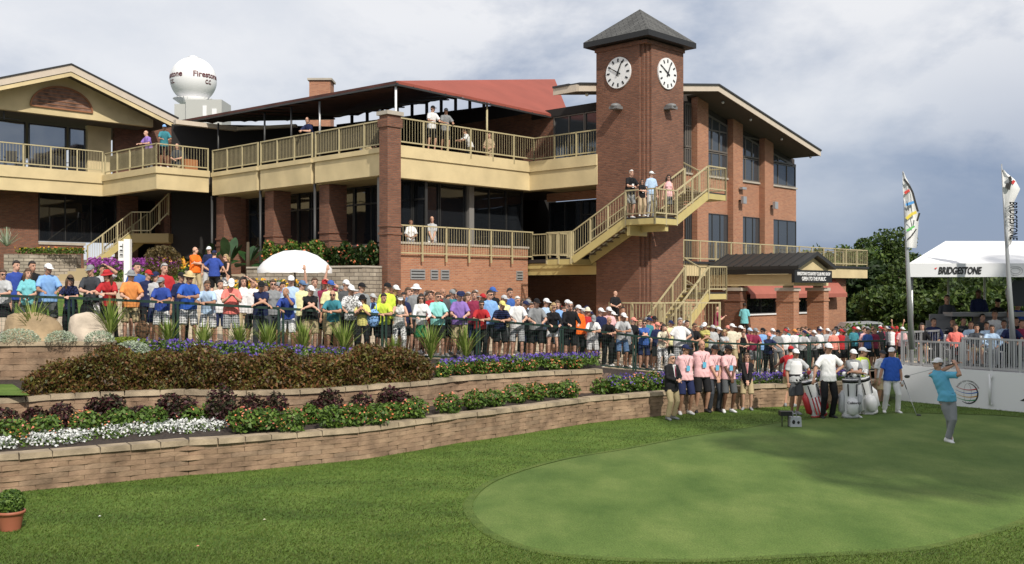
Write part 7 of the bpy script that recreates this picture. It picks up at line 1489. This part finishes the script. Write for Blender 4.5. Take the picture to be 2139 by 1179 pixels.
# ---------------------------------------------------------------- trees and what stands behind
LEAFT = islandmat('tree_leaf', ((.026,.05,.013),(.045,.082,.017),(.075,.118,.024),(.11,.155,.034)), .55, big=.35)
LEAFT2 = islandmat('tree_leaf_dark', ((.012,.028,.008),(.022,.045,.012),(.04,.075,.018)), .6, big=.3)
def tree(x, y, h, r, label, leaf=LEAFT, n=5200, ls=.22, group='trees beyond the tent', low=.25, zg=0, name='tree', seed=0):
    random.seed(seed); root = empty(name, (x, y, zg), label, 'tree', group); b = MB(); tr = h*.03+.08
    b.tube([(x,y,zg-.3),(x+.1,y,zg+h*.3),(x-.1,y,zg+h*.6),(x,y,zg+h*.9)], [tr,tr*.8,tr*.5,tr*.12], 10); P = []
    nb_ = 16
    for k in range(nb_):
        a = k*2.4+random.random(); t = lerp(low, .95, k/nb_); rr = r*(math.sin(math.pi*min(1, (t-low)/(1-low)*.82+.18)))**.7*random.uniform(.5, .95); z0 = zg+h*t; e = Vector((x+rr*math.cos(a), y+rr*math.sin(a), z0+h*.06)); b.tube([(x,y,z0-h*.08), Vector((x,y,z0-h*.02)).lerp(e, .5), e], [tr*.4,tr*.25,tr*.08], 6)
        for _ in range(3):
            c = e.lerp(Vector((x,y,z0)), random.random()*.75)+Vector((random.gauss(0,r*.16), random.gauss(0,r*.16), random.gauss(0,h*.05))); q = r*random.uniform(.20,.38); P.append(inell(n//48, c, (q,q,q*.75), .35))
    b.build('trunk', BARK, root); P = np.concatenate(P); P = P[P[:,2] > zg+.15*h*low]; plant_parts(root, [('crown', leaves(P, ls, .55), leaf, 4)]); return root
def tpx(px, top, Y, r, lab, **k): X = (px-CX)/F*Y; tree(X, Y, CZ+(HY-top)/F*Y, r, lab, seed=int(px), **k)
tpx(1845,498,72,3.4,'tall round green tree just right of the brick hall', n=15000, ls=.15, low=.12)
tpx(1800,560,66,2.3,'dark tree between the brick hall and the tall tree', leaf=LEAFT2, n=5000, low=.08); tpx(1905,560,60,2.6,'yellowish green tree behind the left flag pole', n=9000, ls=.14, low=.06)
tpx(1850,610,55,2.0,'low light green tree in front of the tall tree', n=5200, ls=.15, low=.04)
for i, (px, tp_, Y, r) in enumerate(((1950,585,70,3.0),(2005,592,68,2.8),(2060,580,72,3.2),(2120,588,66,3.2),(1975,610,52,2.2),(2095,606,50,2.4),(2160,575,72,3.6),(2030,620,48,2.0))):
    tpx(px, tp_, Y, r, f"{['broad','dense','high','leafy','low','bushy','wide','small'][i]} green tree seen under the tent roof {['behind its left leg','left of the navy suit','above the navy suit','behind the dark screen','behind the side panels','right of the counter','at the right edge','behind the seated guests'][i]}", n=6500, ls=.16, low=.05, leaf=LEAFT if i % 3 else LEAFT2)
for i, (px, tp_) in enumerate(((1702,524),(1735,522),(1765,526),(1785,521),(1660,534))): tpx(px, tp_, 95, 2.2, f"treetop showing above the terrace of the brick hall, {['second','third','fourth','fifth','first'][i]} from the left", n=1600, ls=.22, group='treetops over the terrace')
P = []
for px in range(1640, 2500, 14): X = (px-CX)/F*110; P.append(inell(420, (X, 110+random.random()*8, 2.0), (2.6,2.5,2.6+random.random()*1.2), .4))
root = empty('far_woods', (60,112,0), 'distant belt of woodland behind the trees on the right', 'woods'); root['kind'] = 'stuff'; plant_parts(root, [('foliage', leaves(np.concatenate(P), .4, .6), LEAFT2, 4)])
P = []
for px in np.arange(1762, 1905, 3.0): X = (px-CX)/F*44; P.append(inell(60, (X, 44, .9), (.3,.5,.8), .3))
tag(npmesh('boundary_hedge', leaves(np.concatenate(P), .07, .55), 4, LEAF, origin=((1830-CX)/F*44,44,.1)), 'green hedge behind the crowd left of the tent', 'hedge')
# parked car glimpsed beside the hall
p = atY(1800, 700, 49); cr_ = empty('parked_car', (p.x, p.y, .15), 'silver parked car half hidden by the trees beside the hall', 'car'); prof = [(-1.9,.35),(-1.95,.75),(-1.2,.9),(-.75,1.35),(.6,1.4),(1.25,.95),(1.95,.8),(1.98,.35)]; b = MB(); n_ = len(prof)
b.mesh([(p.x+x, p.y+s, .15+z) for s in (-.85,.85) for x, z in prof], [tuple(range(n_)), tuple(range(2*n_-1, n_-1, -1))]+[(i, n_+i, n_+(i+1) % n_, (i+1) % n_) for i in range(n_)]); b.build('body', mat('car_silver', (.45,.46,.48), .3, metal=.5), cr_)
b = MB(); b.mesh([(p.x+x, p.y-.86, .15+z) for x, z in ((-1.0,.95),(-.7,1.28),(.55,1.32),(1.05,.98))], [(0,1,2,3)]); b.build('window', GLS, cr_)
for x in (-1.25,1.25): b = MB(); b.tube([(p.x+x,p.y-.88,.48),(p.x+x,p.y-.7,.48)], .33, 18); b.build('wheel', BLK, cr_)
# trees of the course behind and right of the camera: they shade the tee
for i, (x, y, h, r) in enumerate(((18.0,3.0,21,4.6),(21.6,8.0,20,5.0),(20.0,-2.6,21,4.6),(24.5,3,22,5),(23.2,13,17,4))):
    tree(x, y, h, r, f"{['tall','slender','broad','large','young'][i]} course tree outside the picture on the right, shading the tee", n=9000, ls=.3, group='course trees shading the tee', low=.55, seed=50+i)
dup_ = [l for l in LABELS if LABELS[l] > 1]
